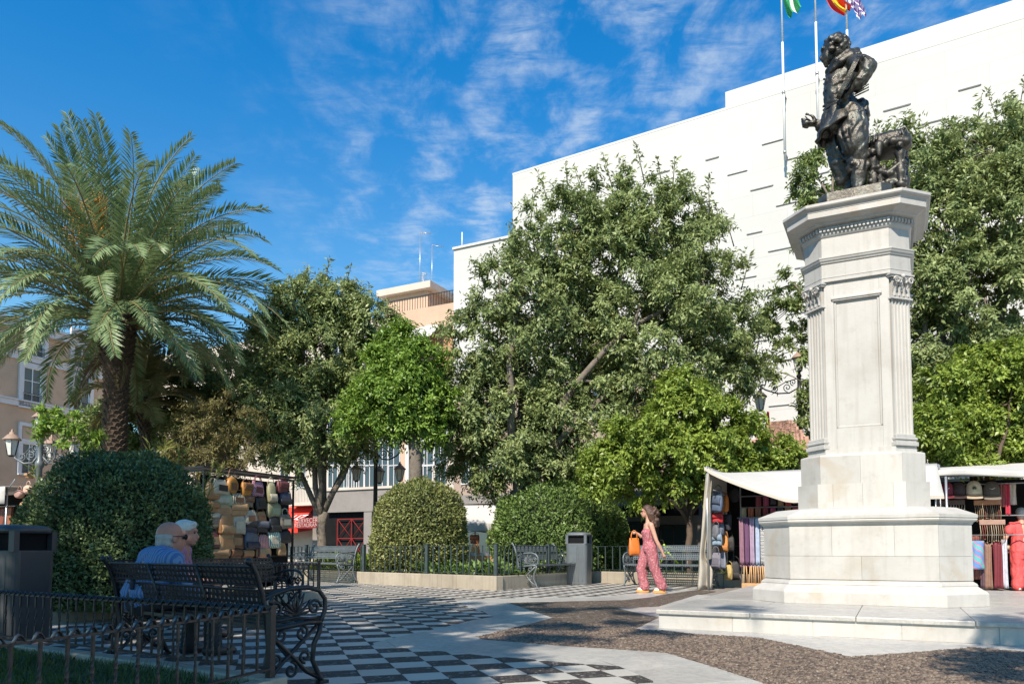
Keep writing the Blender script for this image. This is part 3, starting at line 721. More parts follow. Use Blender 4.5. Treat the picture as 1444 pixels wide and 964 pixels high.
for (xa, ya, xb, yb) in ((29, 598, 52, 668), (105, 600, 126, 672)):
    a = bl(xa, ya); b2 = bl(xa, yb); b = bl(xb, yb); w = (b-a).dot(Tl); h = a.z-b2.z
    c = (a+b)/2; c = Vector((c.x, c.y, a.z-h*.68))+Nl*.01
    window(lb, c, w*.8, h*.62, Tl, Nl, glass='shutter_green', surround='trim_white', sw=.3, mull=1, rail=True, trans=2)
    c2 = Vector((c.x, c.y, a.z-h*.19)); m = MB(); m.box((0, 0, 0), (w*.8, .12, h*.3)); m.build('blind_panel', 'brown_render', lb, c2, math.atan2(Tl.y, Tl.x))
    m = MB(); hw = w*.4+.3
    m.box((-hw+.1, -.02, 0), (.24, .2, h*.42)); m.box((hw-.1, -.02, 0), (.24, .2, h*.42)); m.box((0, -.03, h*.2), (2*hw, .24, .26)); m.build('panel_surround', 'trim_white', lb, c2, math.atan2(Tl.y, Tl.x))
# ---- block of flats in the middle, seen under and over the trees
D0 = P(590, 700, 52.0)
def bm_(px, py): return PL(px, py, D0, V)
xl, xr = bm_(205, 700), bm_(720, 700); lenm = (xr-xl).dot(U)
mb = thing('apartment_block', 'ochre apartment block with roof terrace and balconies behind the middle trees', 'building', (xl.x, xl.y, 0), TH)
def ml(px, py, dy=0):
    q = PL(px, py, D0-V*dy, V); d = q-Vector((xl.x, xl.y, 0)); return d.dot(U), q.z
zt1 = ml(600, 437)[1]
m = MB(); m.box((lenm/2, 7, zt1/2), (lenm, 14, zt1)); m.build('wall', 'beige_render', mb)
x0, zc = ml(541, 410, -2.5); x1, _ = ml(585, 402, -2.5)
def mbx(name, mat, xa, xb, ya, yb, za, zb, parent=None): m = MB(); m.box(((xa+xb)/2, (ya+yb)/2, (za+zb)/2), (xb-xa, yb-ya, zb-za)); return m.build(name, mat, parent or mb)
zc = ml(585, 403, -2.5)[1]
mbx('penthouse', 'ochre_render', x0+.3, x1+1.2, 2.5, 10, zt1-.2, zc-.5); mbx('roof_slab', 'beige_render', x0-.3, x1+1.7, 2.0, 10.5, zc-.5, zc)
xa, za = ml(600, 415, -4); mbx('roof_hut', 'brick_render', x1+3, x1+9, 5, 12, zt1-.2, ml(620, 405, -6)[1])
# parapet with railing, awning and brick storey below
xA = ml(552, 450)[0]; xB = ml(650, 430)[0]; zp = zt1
mbx('parapet', 'ochre_render', xA, xB+8, -.35, -.02, zp-2.0, zp+.05)
m = MB()
for i in range(60): m.box((xA+.2+i*.22, -.2, zp+.5), (.03, .03, .9))
m.box((xA+6.6, -.2, zp+.97), (13.3, .05, .05)); m.build('terrace_rail', 'iron_black', mb)
zb_ = ml(600, 462)[1]; mbx('brick_band', 'brick_render', xA-2, xB+8, -.12, -.025, zb_-3.2, zp-2.02)
m = MB(); xw0, zw0 = ml(578, 450, .6); xw1, zw1 = ml(622, 436, .6)
m.grid(lambda a, b: Vector((xw0+(xw1-xw0)*a, -.4-1.5*b, zp-1.3-1.2*b-.05*math.sin(a*9))), 10, 4); m.build('terrace_awning', 'white_canvas', mb)
m = MB(); m.tube([(xw0+1.4, -1.7, zb_-3), (xw0+1.4, -1.7, zp-2.4)], .05, 6); m.build('awning_post', 'white_paint', mb)
# storeys of windows below
for r_, py in enumerate((672, 640, 605, 570, 530, 490)):
    for i, px in enumerate((402, 425, 470, 486, 497, 507, 522, 540, 556, 590, 603, 622, 650, 672)):
        xw, zw = ml(px, py); w = 1.1 if r_ else .95
        window(mb, Vector((xw, -.015, zw)), w, 1.7, Vector((1, 0, 0)), Vector((0, -1, 0)), frame='trim_white', mull=1)
for (pa, pb, py, hh) in ((404, 442, 709, 1.15), (466, 560, 696, 0)):
    xa, za = ml(pa, py, 1.2); xb, _ = ml(pb, py, 1.2)
    if hh:
        bal = mbx('balcony', 'beige_render', xa, xb, -1.25, -.02, za-.22, za)
        m = MB()
        n_ = int((xb-xa)/.14)
        for i in range(n_+1): m.box((xa+(xb-xa)*i/n_, -1.2, za+.52), (.025, .025, 1.0))
        m.box(((xa+xb)/2, -1.2, za+1.05), (xb-xa, .06, .05)); m.build('balcony_rail', 'steel', bal)
    else:
        xa, za = ml(pa, 693); xb, _ = ml(pb, 693); z2 = ml(pb, 720)[1]
        mbx('spandrel', 'grey_render', xa, xb, -.5, -.03, z2, za); mbx('ledge', 'beige_render', xa, xb, -.62, -.03, za+.01, za+.18)
mbx('white_pier', 'white_render', ml(576, 640)[0], ml(581, 640)[0], -.4, -.02, ml(578, 700)[1], ml(578, 590)[1])
mbx('brick_pier', 'ochre_render', ml(568, 640)[0], ml(575.5, 640)[0], -.3, -.02, ml(570, 690)[1], ml(570, 590)[1])
# ground floor: a near-black sheet paints the shade of a recess, lattice gate in front
xa, za = ml(448, 716); xb, _ = ml(720, 716)
mbx('recess_shade', 'dark_shop', xa, xb, -.08, -.012, .02, za)
for px in (452, 524, 600, 660):
    x_, _ = ml(px, 740); mbx('pillar', 'grey_render', x_-.35, x_+.35, -.45, -.1, .02, za)
gx0, gz1 = ml(480, 732); gx1, _ = ml(520, 732); gt = MB()
for x_ in (gx0, (gx0+gx1)/2, gx1): gt.box((x_, -.3, gz1/2), (.07, .06, gz1))
for z_ in (gz1, gz1*.55, .1): gt.box(((gx0+gx1)/2, -.3, z_), (gx1-gx0, .05, .06))
for i in range(2):
    a, b = gx0+(gx1-gx0)*i/2, gx0+(gx1-gx0)*(i+1)/2
    for z_a, z_b in ((.1, gz1*.55), (gz1*.55, gz1)): gt.tube([(a, -.3, z_a), (b, -.3, z_b)], .03, 4); gt.tube([(a, -.3, z_b), (b, -.3, z_a)], .03, 4)
gt.build('lattice_gate', 'dark_red', mb)
# red awning of the bar
aw = thing('red_awning', 'sunlit red shop awning with white slanting letters and a dark red lettered valance', 'awning', (xl.x, xl.y, 0), TH)
ax0, az1 = ml(392, 715, .1); ax1, _ = ml(446, 715, .1); az0 = ml(400, 750, 2.0)[1]
m = MB(); m.grid(lambda a, b: Vector((ax0+(ax1-ax0)*a, -.1-1.9*b, az1+(az0+.55-az1)*b-.06*math.sin(b*PI))), 8, 6); m.build('canopy', 'red_cloth', aw)
m = MB(); m.grid(lambda a, b: Vector((ax0+(ax1-ax0)*a, -2.0-.02*math.sin(a*20), az0+.55-.6*b)), 24, 2); m.build('valance', 'red_cloth', aw)
m = MB(); m.add([(ax1, -.1, az1), (ax1, -2.0, az0+.55), (ax1, -2.0, az0), (ax1, -.1, az0+.2), (ax1-.03, -.1, az1), (ax1-.03, -2.0, az0+.55), (ax1-.03, -2.0, az0), (ax1-.03, -.1, az0+.2)], [(0, 1, 2, 3), (7, 6, 5, 4), (0, 4, 5, 1), (2, 6, 7, 3)]); m.build('side_cheek', 'dark_red', aw)  # darker red paints the shaded right side of the awning
sx0, sz1 = ml(418, 730, 2.3); sx1, sz0 = ml(448, 744, 2.3)
m = MB(); m.box(((sx0+sx1)/2, -2.1, (sz0+sz1)/2), (sx1-sx0, .06, sz1-sz0)); sp_ = m.build('sign_panel', 'dark_red', aw)  # shade on the sign put into the same darker red
simple('sign_letters', (.42, .30, .28), .7, .05); simple('white_letters', (.8, .78, .74), .7, .05)
def text(name, body, size, mat, parent, loc, rot, shear=0, ext=.01, align='CENTER'):
    cu = bpy.data.curves.new(name, 'FONT'); cu.body = body; cu.size = size; cu.extrude = ext; cu.shear = shear; cu.align_x = align; cu.align_y = 'CENTER'; cu.materials.append(MATS[mat])
    tmp = bpy.data.objects.new('tmp_text', cu); sc.collection.objects.link(tmp); dg = bpy.context.evaluated_depsgraph_get()
    me = bpy.data.meshes.new_from_object(tmp.evaluated_get(dg)); bpy.data.objects.remove(tmp)
    o = link(name, me, parent, loc); o.rotation_euler = rot; return o
text('lettering', 'CERVECERIA', .46, 'sign_letters', sp_, ((sx0+sx1)/2, -2.14, sz0+(sz1-sz0)*.73), (PI/2, 0, 0))
text('lettering', 'RESTAURANTE', .40, 'sign_letters', sp_, ((sx0+sx1)/2, -2.14, sz0+(sz1-sz0)*.28), (PI/2, 0, 0))
tx, tz = ml(415, 727, 1.6)
sl_ = math.atan2(1.9, az1-az0-.55)
text('lettering', 'UZ', .95, 'white_letters', aw, (tx, -1.35, az1+(az0+.55-az1)*.66+.03), (PI/2-sl_+.0, 0, 0), .45)
# aerials on the roof
for (px, pt, pb) in ((592, 327, 404), (597, 384, 404), (609, 345, 404)):
    b = PL(px, pb, D0+V*4, V); t = PL(px, pt, D0+V*4, V)
    an = thing('roof_aerial', {592: 'tallest thin aerial mast on the roof of the apartment block', 597: 'short stubby aerial beside the tallest mast on the roof', 609: 'thin aerial with side arms right of the other two masts'}[px], 'aerial', b, 0, 'aerials on the apartment roof')
    h = t.z-b.z; m = MB(); m.tube([(0, 0, -1.2), (0, 0, h)], .03, 6); m.build('mast', 'steel', an)
    m = MB(); m.tube([(0, 0, h-.05), (.9 if px != 597 else .3, 0, h-.15)], .02, 5)
    for i in range(6 if px == 597 else 4): m.tube([(-.25, 0, h*(.3+.13*i)), (.25, 0, h*(.3+.13*i))], .02, 5) if px == 597 else m.tube([(.15+.2*i, -.2, h-.07-.02*i), (.15+.2*i, .2, h-.07-.02*i)], .015, 5)
    m.build('aerial_rods', 'steel', an)
# shop front behind the right-hand bench
S0 = P(935, 760, 27.0)
def sp2(px, py, dy=0): return PL(px, py, S0-V*dy, V)
sf0 = sp2(850, 760); sfr = sp2(1444, 760)
sh_ = thing('dark_shopfront', 'dark shopfront with black fascia and lit glass display behind the walking woman', 'shop', (sf0.x, sf0.y, 0), TH)
def sl2(px, py, dy=0): q = sp2(px, py, dy)-Vector((sf0.x, sf0.y, 0)); return q.dot(U), q.z
Lf = (sfr-sf0).dot(U); zf1 = sl2(935, 690)[1]
m = MB(); m.box((Lf/2, 2, zf1/2), (Lf, 4, zf1)); m.build('wall', 'grey_render', sh_)
xa, za = sl2(880, 722); xb, _ = sl2(985, 722); m = MB(); m.box(((xa+xb)/2, -.6, za), (xb-xa, 1.2, .32)); m.build('fascia', 'dark_shop', sh_)
xa, za = sl2(930, 740); xb, zb = sl2(970, 788); window(sh_, Vector(((xa+xb)/2, -.04, (za+zb)/2)), xb-xa, za-zb, Vector((1, 0, 0)), Vector((0, -1, 0)), frame='iron_black', mull=1, name='display_window')
xa, za = sl2(885, 735); xb, zb = sl2(925, 800); window(sh_, Vector(((xa+xb)/2, -.04, (za+zb)/2)), xb-xa, za-zb, Vector((1, 0, 0)), Vector((0, -1, 0)), frame='iron_black', mull=1, name='shop_door')
xa, za = sl2(928, 736); m = MB(); m.box((xa+.6, -.06, za+.1), (2.6, .06, .25)); m.build('sign_band', 'grey_render', sh_)
# little tiled kiosk roof seen between the leaves left of the pedestal
kx = P(1105, 655, 22.5)
kk = thing('kiosk', 'small kiosk with pink lattice tiled roof half hidden by leaves left of the pedestal', 'kiosk', (kx.x, kx.y, 0), TH)
zk = kx.z
m = MB(); m.box((0, 0, zk/2), (1.8, 1.8, zk)); m.build('wall', 'beige_render', kk)
hh = P(1105, 596, 22.5).z-zk
m = MB(); m.loft([[(-1.3, -1.3, zk), (1.3, -1.3, zk), (1.3, 1.3, zk), (-1.3, 1.3, zk)], [(-.25, -.25, zk+hh), (.25, -.25, zk+hh), (.25, .25, zk+hh), (-.25, .25, zk+hh)]]); rk = m.build('roof', 'beige_render', kk)
m = MB()
for r_ in range(11):
    for i in range(15):
        b = (r_+.5)/11; wv = 1.3-1.05*b; a = (i+.5+(r_ % 2)*.5-8)/7.5
        if abs(a) > .97: continue
        for (fx, fy, rz) in ((a*wv, -wv, 0), (-wv, a*wv, PI/2)):
            m.box((fx+(0), fy-(.02 if rz == 0 else 0), zk+hh*b+.02), (.15 if rz == 0 else .05, .05 if rz == 0 else .15, .10), rx=0)
tag(m.build('roof_tiles', 'roof_tile', rk), kind='stuff')
# ================================================================ vegetation
leafmat('leaf_dark', [(0.122, 0.175, 0.065), (0.188, 0.255, 0.09), (0.276, 0.348, 0.127), (0.409, 0.465, 0.195)], .45, .30)
leafmat('leaf_mid', [(0.105, 0.162, 0.05), (0.171, 0.246, 0.076), (0.256, 0.341, 0.11), (0.361, 0.418, 0.162)], .45, .30)
leafmat('leaf_bright', [(0.09, 0.178, 0.03), (0.15, 0.279, 0.041), (0.223, 0.364, 0.056), (0.322, 0.457, 0.083)], .42, .32)
leafmat('leaf_yellow', [(0.111, 0.174, 0.028), (0.184, 0.275, 0.041), (0.275, 0.367, 0.059), (0.385, 0.478, 0.092)], .42, .34)
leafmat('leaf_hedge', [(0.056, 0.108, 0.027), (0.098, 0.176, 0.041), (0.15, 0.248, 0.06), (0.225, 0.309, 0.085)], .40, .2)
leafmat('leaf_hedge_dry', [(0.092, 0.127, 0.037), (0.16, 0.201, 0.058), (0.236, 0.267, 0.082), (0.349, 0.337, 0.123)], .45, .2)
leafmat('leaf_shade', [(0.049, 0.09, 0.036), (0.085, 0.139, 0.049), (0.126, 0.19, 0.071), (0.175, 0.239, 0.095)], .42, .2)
leafmat('leaf_olive', [(0.117, 0.109, 0.034), (0.187, 0.172, 0.047), (0.25, 0.218, 0.062), (0.187, 0.156, 0.086)], .55, .25)
leafmat('leaf_lime', [(.13, .17, .025), (.20, .24, .035), (.27, .29, .05), (.32, .30, .08)], .5, .35)
leafmat('palm_leaf', [(0.096, 0.156, 0.066), (0.153, 0.229, 0.097), (0.218, 0.303, 0.135), (0.298, 0.381, 0.183)], .46, .26, spec=.45)
leafmat('palm_leaf_yellow', [(.10, .11, .04), (.17, .17, .06), (.23, .22, .09), (.28, .25, .11)], .4, .25)
leafmat('grass_blade', [(.028, .060, .012), (.045, .09, .018), (.07, .12, .026), (.10, .14, .04)], .5, .25)
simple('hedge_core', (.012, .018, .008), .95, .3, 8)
simple('palm_stalk', (.20, .17, .07), .6, .25, 5)
simple('date_stalk', (.50, .22, .03), .6, .25, 8)
rng = np.random.default_rng(11)
def sphere_dirs(n): return unit(rng.normal(size=(n, 3)))
def crown_mesh(name, lobes, n, ln, wd, mat, clump=.45, per=(11, 13), inner=.5, out=1.0, droop=.25, keep=.45, zmin=None):
    lob = np.array([[*c, *r] for c, r in lobes]); c = lob[:, :3]; r = lob[:, 3:6]
    wgt = np.prod(r, 1)**(2/3.); nC = max(4, int(n/(per[0]*per[1])))
    pts = []; dirs = []
    while sum(len(p) for p in pts) < nC:
        k = rng.choice(len(c), size=nC, p=wgt/wgt.sum()); d = sphere_dirs(nC)
        f = inner+(out-inner)*rng.random(nC)**.45
        wob = np.array([noise.noise(Vector(tuple(x*2.1+k_*3.1))) for x, k_ in zip(d, k)])
        p = c[k]+d*r[k]*(f*(1+.55*wob))[:, None]
        # thin out what lies deep inside the neighbours
        q = np.min(np.linalg.norm((p[:, None]-c[None])/r[None], axis=2)+np.eye(1)*0, axis=1)
        ok = (q > .62) | (rng.random(nC) < keep)
        if zmin is not None: ok &= p[:, 2] > zmin
        pts.append(p[ok]); dirs.append(d[ok])
    pts = np.concatenate(pts)[:nC]; dirs = np.concatenate(dirs)[:nC]
    K, M = per
    o = unit(dirs+np.array([0, 0, .35])+rng.normal(size=dirs.shape)*.25)
    tw = unit(o[:, None]+rng.normal(size=(nC, K, 3))*.75)                      # twigs of a clump
    tl = clump*(.6+.8*rng.random((nC, K, 1, 1)))
    s = (np.arange(M)[None, None, :, None]+rng.random((nC, K, M, 1)))/M
    pos = pts[:, None, None]+tw[:, :, None]*tl*(s-.25)+rng.normal(size=(nC, K, M, 3))*clump*.06
    pos[..., 2] -= droop*clump*(s[..., 0]**2)
    side = rng.normal(size=(nC, K, M, 3)); side -= (side*tw[:, :, None]).sum(-1, keepdims=True)*tw[:, :, None]
    ld = unit(tw[:, :, None]*.55+unit(side)*.8+np.array([0, 0, -droop]))
    nn = unit(rng.normal(size=(nC, K, M, 3))*.5+np.array([0, 0, .7])+o[:, None, None]*.8)
    pos = pos.reshape(-1, 3); ld = ld.reshape(-1, 3); nn = nn.reshape(-1, 3); N_ = len(pos)
    lns = ln*(.65+.7*rng.random(N_)); wds = wd*(.7+.6*rng.random(N_))
    return quads_mesh(name, leaf_verts(pos, ld, nn, lns, wds), N_, mat), pts
def pxlobes(L_, Y, sq=1.0, dep=.9, seed=0):
    rr = random.Random(seed); res = []
    for t in L_:
        px, py, rp = t[:3]; dy = t[3] if len(t) > 3 else rr.uniform(-1, 1)*rp/FPX*Y*.45
        p = P(px, py, Y+dy); r = rp/FPX*Y; res.append(((p.x, p.y, p.z), (r, r*dep, r*sq)))
    return res
def limb_path(a, b, sag=.12, n=7, rr=random):
    a, b = Vector(a), Vector(b); d = b-a; off = Vector((rr.uniform(-1, 1), rr.uniform(-1, 1), rr.uniform(.1, 1)))*d.length*sag
    return [a.lerp(b, t)+off*math.sin(PI*t)+Vector((rr.uniform(-1, 1), rr.uniform(-1, 1), 0))*.02*d.length*(0 < t < 1) for t in (i/(n-1) for i in range(n))]
def tree(name, label, base, fork_z, tr, lobes, n, ln, wd, mat, bark='bark_grey', clump=.45, nlimb=6, ntwig=60, seed=1, group=None, fork=None, per=(11, 13), **kw):
    rr = random.Random(seed)
    t = thing(name, label, 'tree', (base[0], base[1], 0), 0, group)
    o = Vector((base[0], base[1], 0))
    lobes = [((c[0]-o.x, c[1]-o.y, c[2]), r) for c, r in lobes]
    me, pts = crown_mesh('crown', lobes, n, ln, wd, mat, clump, per, **kw); link('crown', me, t)
    fk = Vector(fork) if fork else Vector((rr.uniform(-.1, .1), rr.uniform(-.1, .1), fork_z))
    m = MB(); path = limb_path((0, 0, -.1), fk, .04, 8, rr); m.tube(path, [tr*1.45, tr*1.1, tr, tr*.96, tr*.92, tr*.9, tr*.9, tr*.85], 10); m.build('trunk', bark, t)
    idx = sorted(range(len(lobes)), key=lambda i: -lobes[i][1][0])[:max(nlimb, 3)]
    ends = []
    for i in idx:
        e = Vector(lobes[i][0])*1.0; p = limb_path(fk-Vector((0, 0, rr.uniform(0, .3))), e, .10, 8, rr); m = MB()
        m.tube(p, [tr*.62*(1-.8*k/7) for k in range(8)], 7); ends += p[3:]; 
        # secondary branches
        for q in range(3):
            s0 = p[rr.choice((3, 4, 5))]; e2 = Vector(pts[rr.randrange(len(pts))]); 
            best = min((Vector(pts[rr.randrange(len(pts))]) for _ in range(25)), key=lambda v_: (v_-s0).length+abs((v_-s0).length-1.4))
            m.tube(limb_path(s0, best, .1, 5, rr), [tr*.25, tr*.2, tr*.15, tr*.1, tr*.06], 5); ends.append(best)
        m.build('limb', bark, t)
    m = MB()
    for q in range(ntwig):
        e = Vector(pts[rr.randrange(len(pts))]); s0 = min(ends, key=lambda v_: (v_-e).length)
        m.tube(limb_path(s0, e, .12, 4, rr), [tr*.1, tr*.08, tr*.06, tr*.03], 4)
    tag(m.build('twigs', bark, t), kind='stuff')
    return t
def shoots(tree_, starts, ln, wd, mat, L0=.9):
    """leafy shoots standing out of the crown"""
    pos = []; dd = []; tw = MB(); o = tree_.location
    for s in starts:
        s = Vector(s)-Vector((o.x, o.y, 0)); d = Vector((random.uniform(-.35, .35), random.uniform(-.3, .3), 1)).normalized(); L_ = L0*random.uniform(.6, 1.3)
        tw.tube([s-d*.4, s+d*L_], [.02, .008], 4)
        for k in range(int(34*L_/.9)):
            q = s+d*(L_*random.random()**.8); pos.append(q+Vector((random.gauss(0, .05), random.gauss(0, .05), 0))); dd.append(Vector((random.gauss(0, 1), random.gauss(0, 1), random.uniform(-.2, 1.))).normalized())
    pos = np.array(pos); dd = np.array(dd); n = len(pos)
    me = quads_mesh('shoots', leaf_verts(pos, dd, unit(rng.normal(size=(n, 3))+np.array([0, 0, 1.])), ln*(.7+.6*rng.random(n)), wd*(.7+.6*rng.random(n))), n, mat)
    tag(link('shoots', me, tree_), kind='stuff'); tag(tw.build('shoot_stems', 'bark_grey', tree_), kind='stuff')
# ---- big tree in the middle
Y3 = 22.5
b3 = G(735, 815); b3 = P(735, 700, Y3)
L3 = [(790, 335, 62), (840, 310, 55), (905, 300, 62), (960, 330, 60), (870, 390, 100), (740, 420, 72), (990, 410, 62), (1015, 470, 52), (690, 480, 60), (930, 480, 100), (800, 490, 105), (665, 560, 58), (1020, 530, 42), (720, 590, 75), (830, 590, 90), (940, 570, 60), (640, 620, 42), (700, 650, 48), (770, 655, 45), (1055, 500, 26), (745, 640, 48), (805, 610, 58), (655, 640, 40)]
t3 = tree('broadleaf_tree', 'largest dark green tree filling the middle in front of the white building', (b3.x, b3.y), 3.0, .26, pxlobes(L3, Y3, seed=3), 215000, .140, .054, 'leaf_dark', clump=.55, nlimb=9, ntwig=140, seed=3, keep=.6, inner=.42)
shoots(t3, [P(px, py, Y3+dy) for px, py, dy in ((770, 275, 0), (800, 262, .5), (840, 262, -.3), (885, 250, .2), (905, 240, 0), (950, 245, .3), (975, 265, 0), (1000, 285, -.2), (1030, 330, 0), (1050, 390, .3), (725, 330, 0), (690, 380, 0), (660, 440, 0), (860, 252, .4), (930, 242, .2), (1060, 440, 0), (1070, 480, .2), (750, 300, .2), (820, 270, .2), (1015, 310, .1))], .17, .06, 'leaf_dark', .75)
# ---- tree left of the middle with the bare fork
Y2 = 23.0
b2 = P(458, 700, Y2)
L2 = [(430, 437, 44), (478, 432, 40), (515, 455, 38), (395, 480, 42), (450, 500, 66), (520, 510, 40), (390, 550, 45), (450, 580, 62), (400, 610, 38), (510, 570, 42), (470, 625, 30), (425, 640, 26), (378, 600, 22), (495, 620, 30)]
t2 = tree('broadleaf_tree', 'dark green tree with forked bare limbs between the palm and the apartment block', (b2.x, b2.y), 2.05, .165, pxlobes(L2, Y2, seed=5), 115000, .135, .050, 'leaf_dark', clump=.5, nlimb=8, ntwig=90, seed=8)
shoots(t2, [P(px, py, Y2) for px, py in ((400, 410), (430, 395), (460, 390), (490, 392), (520, 415), (545, 440), (380, 440))], .15, .055, 'leaf_dark', .5)
Yg = 21.3
bg_ = P(582, 700, Yg)
tg = tree('broadleaf_tree', 'bright green tree between the forked tree and the large dark tree', (bg_.x, bg_.y), 4.2, .2, pxlobes([(562, 482, 22), (538, 515, 26), (575, 520, 31), (602, 500, 22), (540, 560, 31), (588, 562, 33), (502, 588, 22), (616, 562, 22), (565, 596, 24), (517, 555, 22), (600, 596, 20)], Yg, seed=6), 50000, .125, .05, 'leaf_bright', clump=.5, nlimb=6, ntwig=60, seed=12)
# ---- light green tree right of the bush
Y4 = 19.5
b4 = P(972, 700, Y4)
L4 = [(870, 650, 40), (905, 610, 44), (960, 580, 48), (1010, 600, 46), (940, 640, 48), (1000, 650, 46), (1050, 630, 40), (1080, 655, 30), (900, 680, 34), (850, 680, 24), (960, 545, 30), (1040, 670, 26), (1105, 640, 26), (960, 680, 30)]
t4 = tree('citrus_tree', 'low light green tree over the bench and market stall left of the pedestal', (b4.x, b4.y), 1.75, .09, pxlobes(L4, Y4, .8, seed=4), 80000, .12, .055, 'leaf_yellow', bark='bark_brown', clump=.38, nlimb=7, ntwig=70, seed=4)
# ---- dark tree behind the pedestal on the right
Y5 = 21.0
b5 = P(1330, 700, Y5)
L5 = [(1250, 225, 34), (1290, 235, 48), (1345, 235, 50), (1395, 215, 60), (1440, 200, 55), (1330, 310, 75), (1410, 310, 80), (1270, 300, 45), (1470, 330, 70), (1310, 400, 70), (1390, 420, 80), (1460, 440, 60), (1310, 490, 60), (1380, 520, 70), (1250, 400, 50), (1310, 560, 50), (1300, 620, 40), (1440, 560, 60)]
t5 = tree('broadleaf_tree', 'tall dark green tree behind the right side of the pedestal', (b5.x, b5.y), 3.0, .26, pxlobes(L5, Y5, seed=7), 155000, .140, .054, 'leaf_dark', clump=.55, nlimb=8, ntwig=90, seed=21)
shoots(t5, [P(px, py, Y5) for px, py in ((1240, 190), (1262, 185), (1290, 180), (1310, 195), (1345, 185), (1380, 160), (1400, 152), (1425, 145), (1440, 140), (1270, 200))], .16, .06, 'leaf_dark', .55)
Y5b = 24.0
b5b = P(1165, 700, Y5b)
L5b = [(1150, 245, 30), (1175, 225, 28), (1130, 265, 24), (1195, 270, 34), (1120, 400, 28), (1105, 450, 28), (1130, 480, 26), (1085, 500, 20), (1165, 320, 40), (1120, 540, 26), (1150, 580, 30), (1200, 400, 50)]
t5b = tree('broadleaf_tree', 'thin crowned tree showing either side of the pedestal shaft', (b5b.x, b5b.y), 4.0, .2, pxlobes(L5b, Y5b, seed=9), 17000, .17, .06, 'leaf_mid', clump=.5, nlimb=7, ntwig=60, seed=23)
Y6 = 18.0
b6 = P(1385, 700, Y6)
L6 = [(1345, 545, 40), (1395, 525, 44), (1440, 515, 44), (1320, 600, 34), (1365, 600, 46), (1420, 590, 50), (1340, 635, 30), (1400, 638, 34), (1450, 630, 40), (1480, 560, 50)]
t6 = tree('citrus_tree', 'low light green tree above the right market stall', (b6.x, b6.y), 1.75, .1, pxlobes(L6, Y6, .85, seed=2), 70000, .115, .055, 'leaf_yellow', bark='bark_brown', clump=.36, nlimb=6, ntwig=50, seed=31)
# ---- greenery behind the palm
Y7 = 26.0
b7 = P(280, 700, Y7)
t7 = tree('broadleaf_tree', 'dark tree in the shade behind the palm trunk', (b7.x, b7.y), 2.5, .2, pxlobes([(225, 560, 38), (270, 540, 45), (320, 530, 45), (360, 560, 40), (250, 610, 40), (300, 600, 48), (350, 620, 40), (200, 600, 30), (370, 500, 30), (172, 600, 42), (150, 645, 36), (215, 645, 42), (190, 560, 34), (130, 620, 30)], Y7, seed=12), 62000, .16, .06, 'leaf_mid', clump=.5, nlimb=6, ntwig=40, seed=41)
Y8 = 19.5
b8 = P(310, 700, Y8)
t8 = tree('olive_shrub', 'twiggy yellow brown shrub above the rack of handbags', (b8.x, b8.y), .8, .06, pxlobes([(290, 590, 32), (330, 590, 34), (270, 625, 30), (310, 630, 36), (350, 625, 30), (300, 655, 30), (250, 655, 26)], Y8, seed=13), 15000, .10, .022, 'leaf_olive', bark='bark_brown', clump=.42, nlimb=7, ntwig=130, seed=43)
# sapling by the lamp
Y9 = 17.0
b9 = P(78, 700, Y9)
t9 = tree('sapling', 'thin pale leaved sapling beside the left street lamp', (b9.x, b9.y), 1.9, .025, pxlobes([(75, 580, 16), (95, 600, 14), (115, 590, 12), (60, 600, 10), (130, 615, 12), (100, 640, 14)], Y9, seed=15), 1500, .13, .05, 'leaf_bright', clump=.28, nlimb=5, ntwig=14, seed=47, inner=.1, per=(6, 9))
# trees out of frame behind the camera that shade the near beds, the benches and the right end of the platform
def shade_tree(label, sx, sy, z, R_, n, seed, lob=9):
    c = Vector((sx, sy, 0))-Vector((-sund.x, -sund.y, 0)).normalized()*z/math.tan(SUN_EL); rr = random.Random(seed)
    lo = [((c.x+rr.gauss(0, .5)*R_, c.y+rr.gauss(0, .5)*R_, z+rr.gauss(0, .4)*R_), (R_*.55,)*3) for _ in range(lob)]
    return tree('broadleaf_tree', label, (c.x, c.y), z-R_*.9, .25, lo, n, .2, .085, 'leaf_mid', clump=.6, nlimb=6, ntwig=30, seed=seed, group=None)
shade_tree('tall shade tree over the near left flower bed', -4.6, 6.55, 8.0, 4.4, 60000, 51, 16)
shade_tree('slim shade tree near the near left flower bed', -1.45, 6.5, 7.6, 1.75, 15000, 53, 9)
shade_tree('shade tree out beyond the right end of the platform', 6.95, 5.35, 7.0, 2.6, 20000, 52, 10)
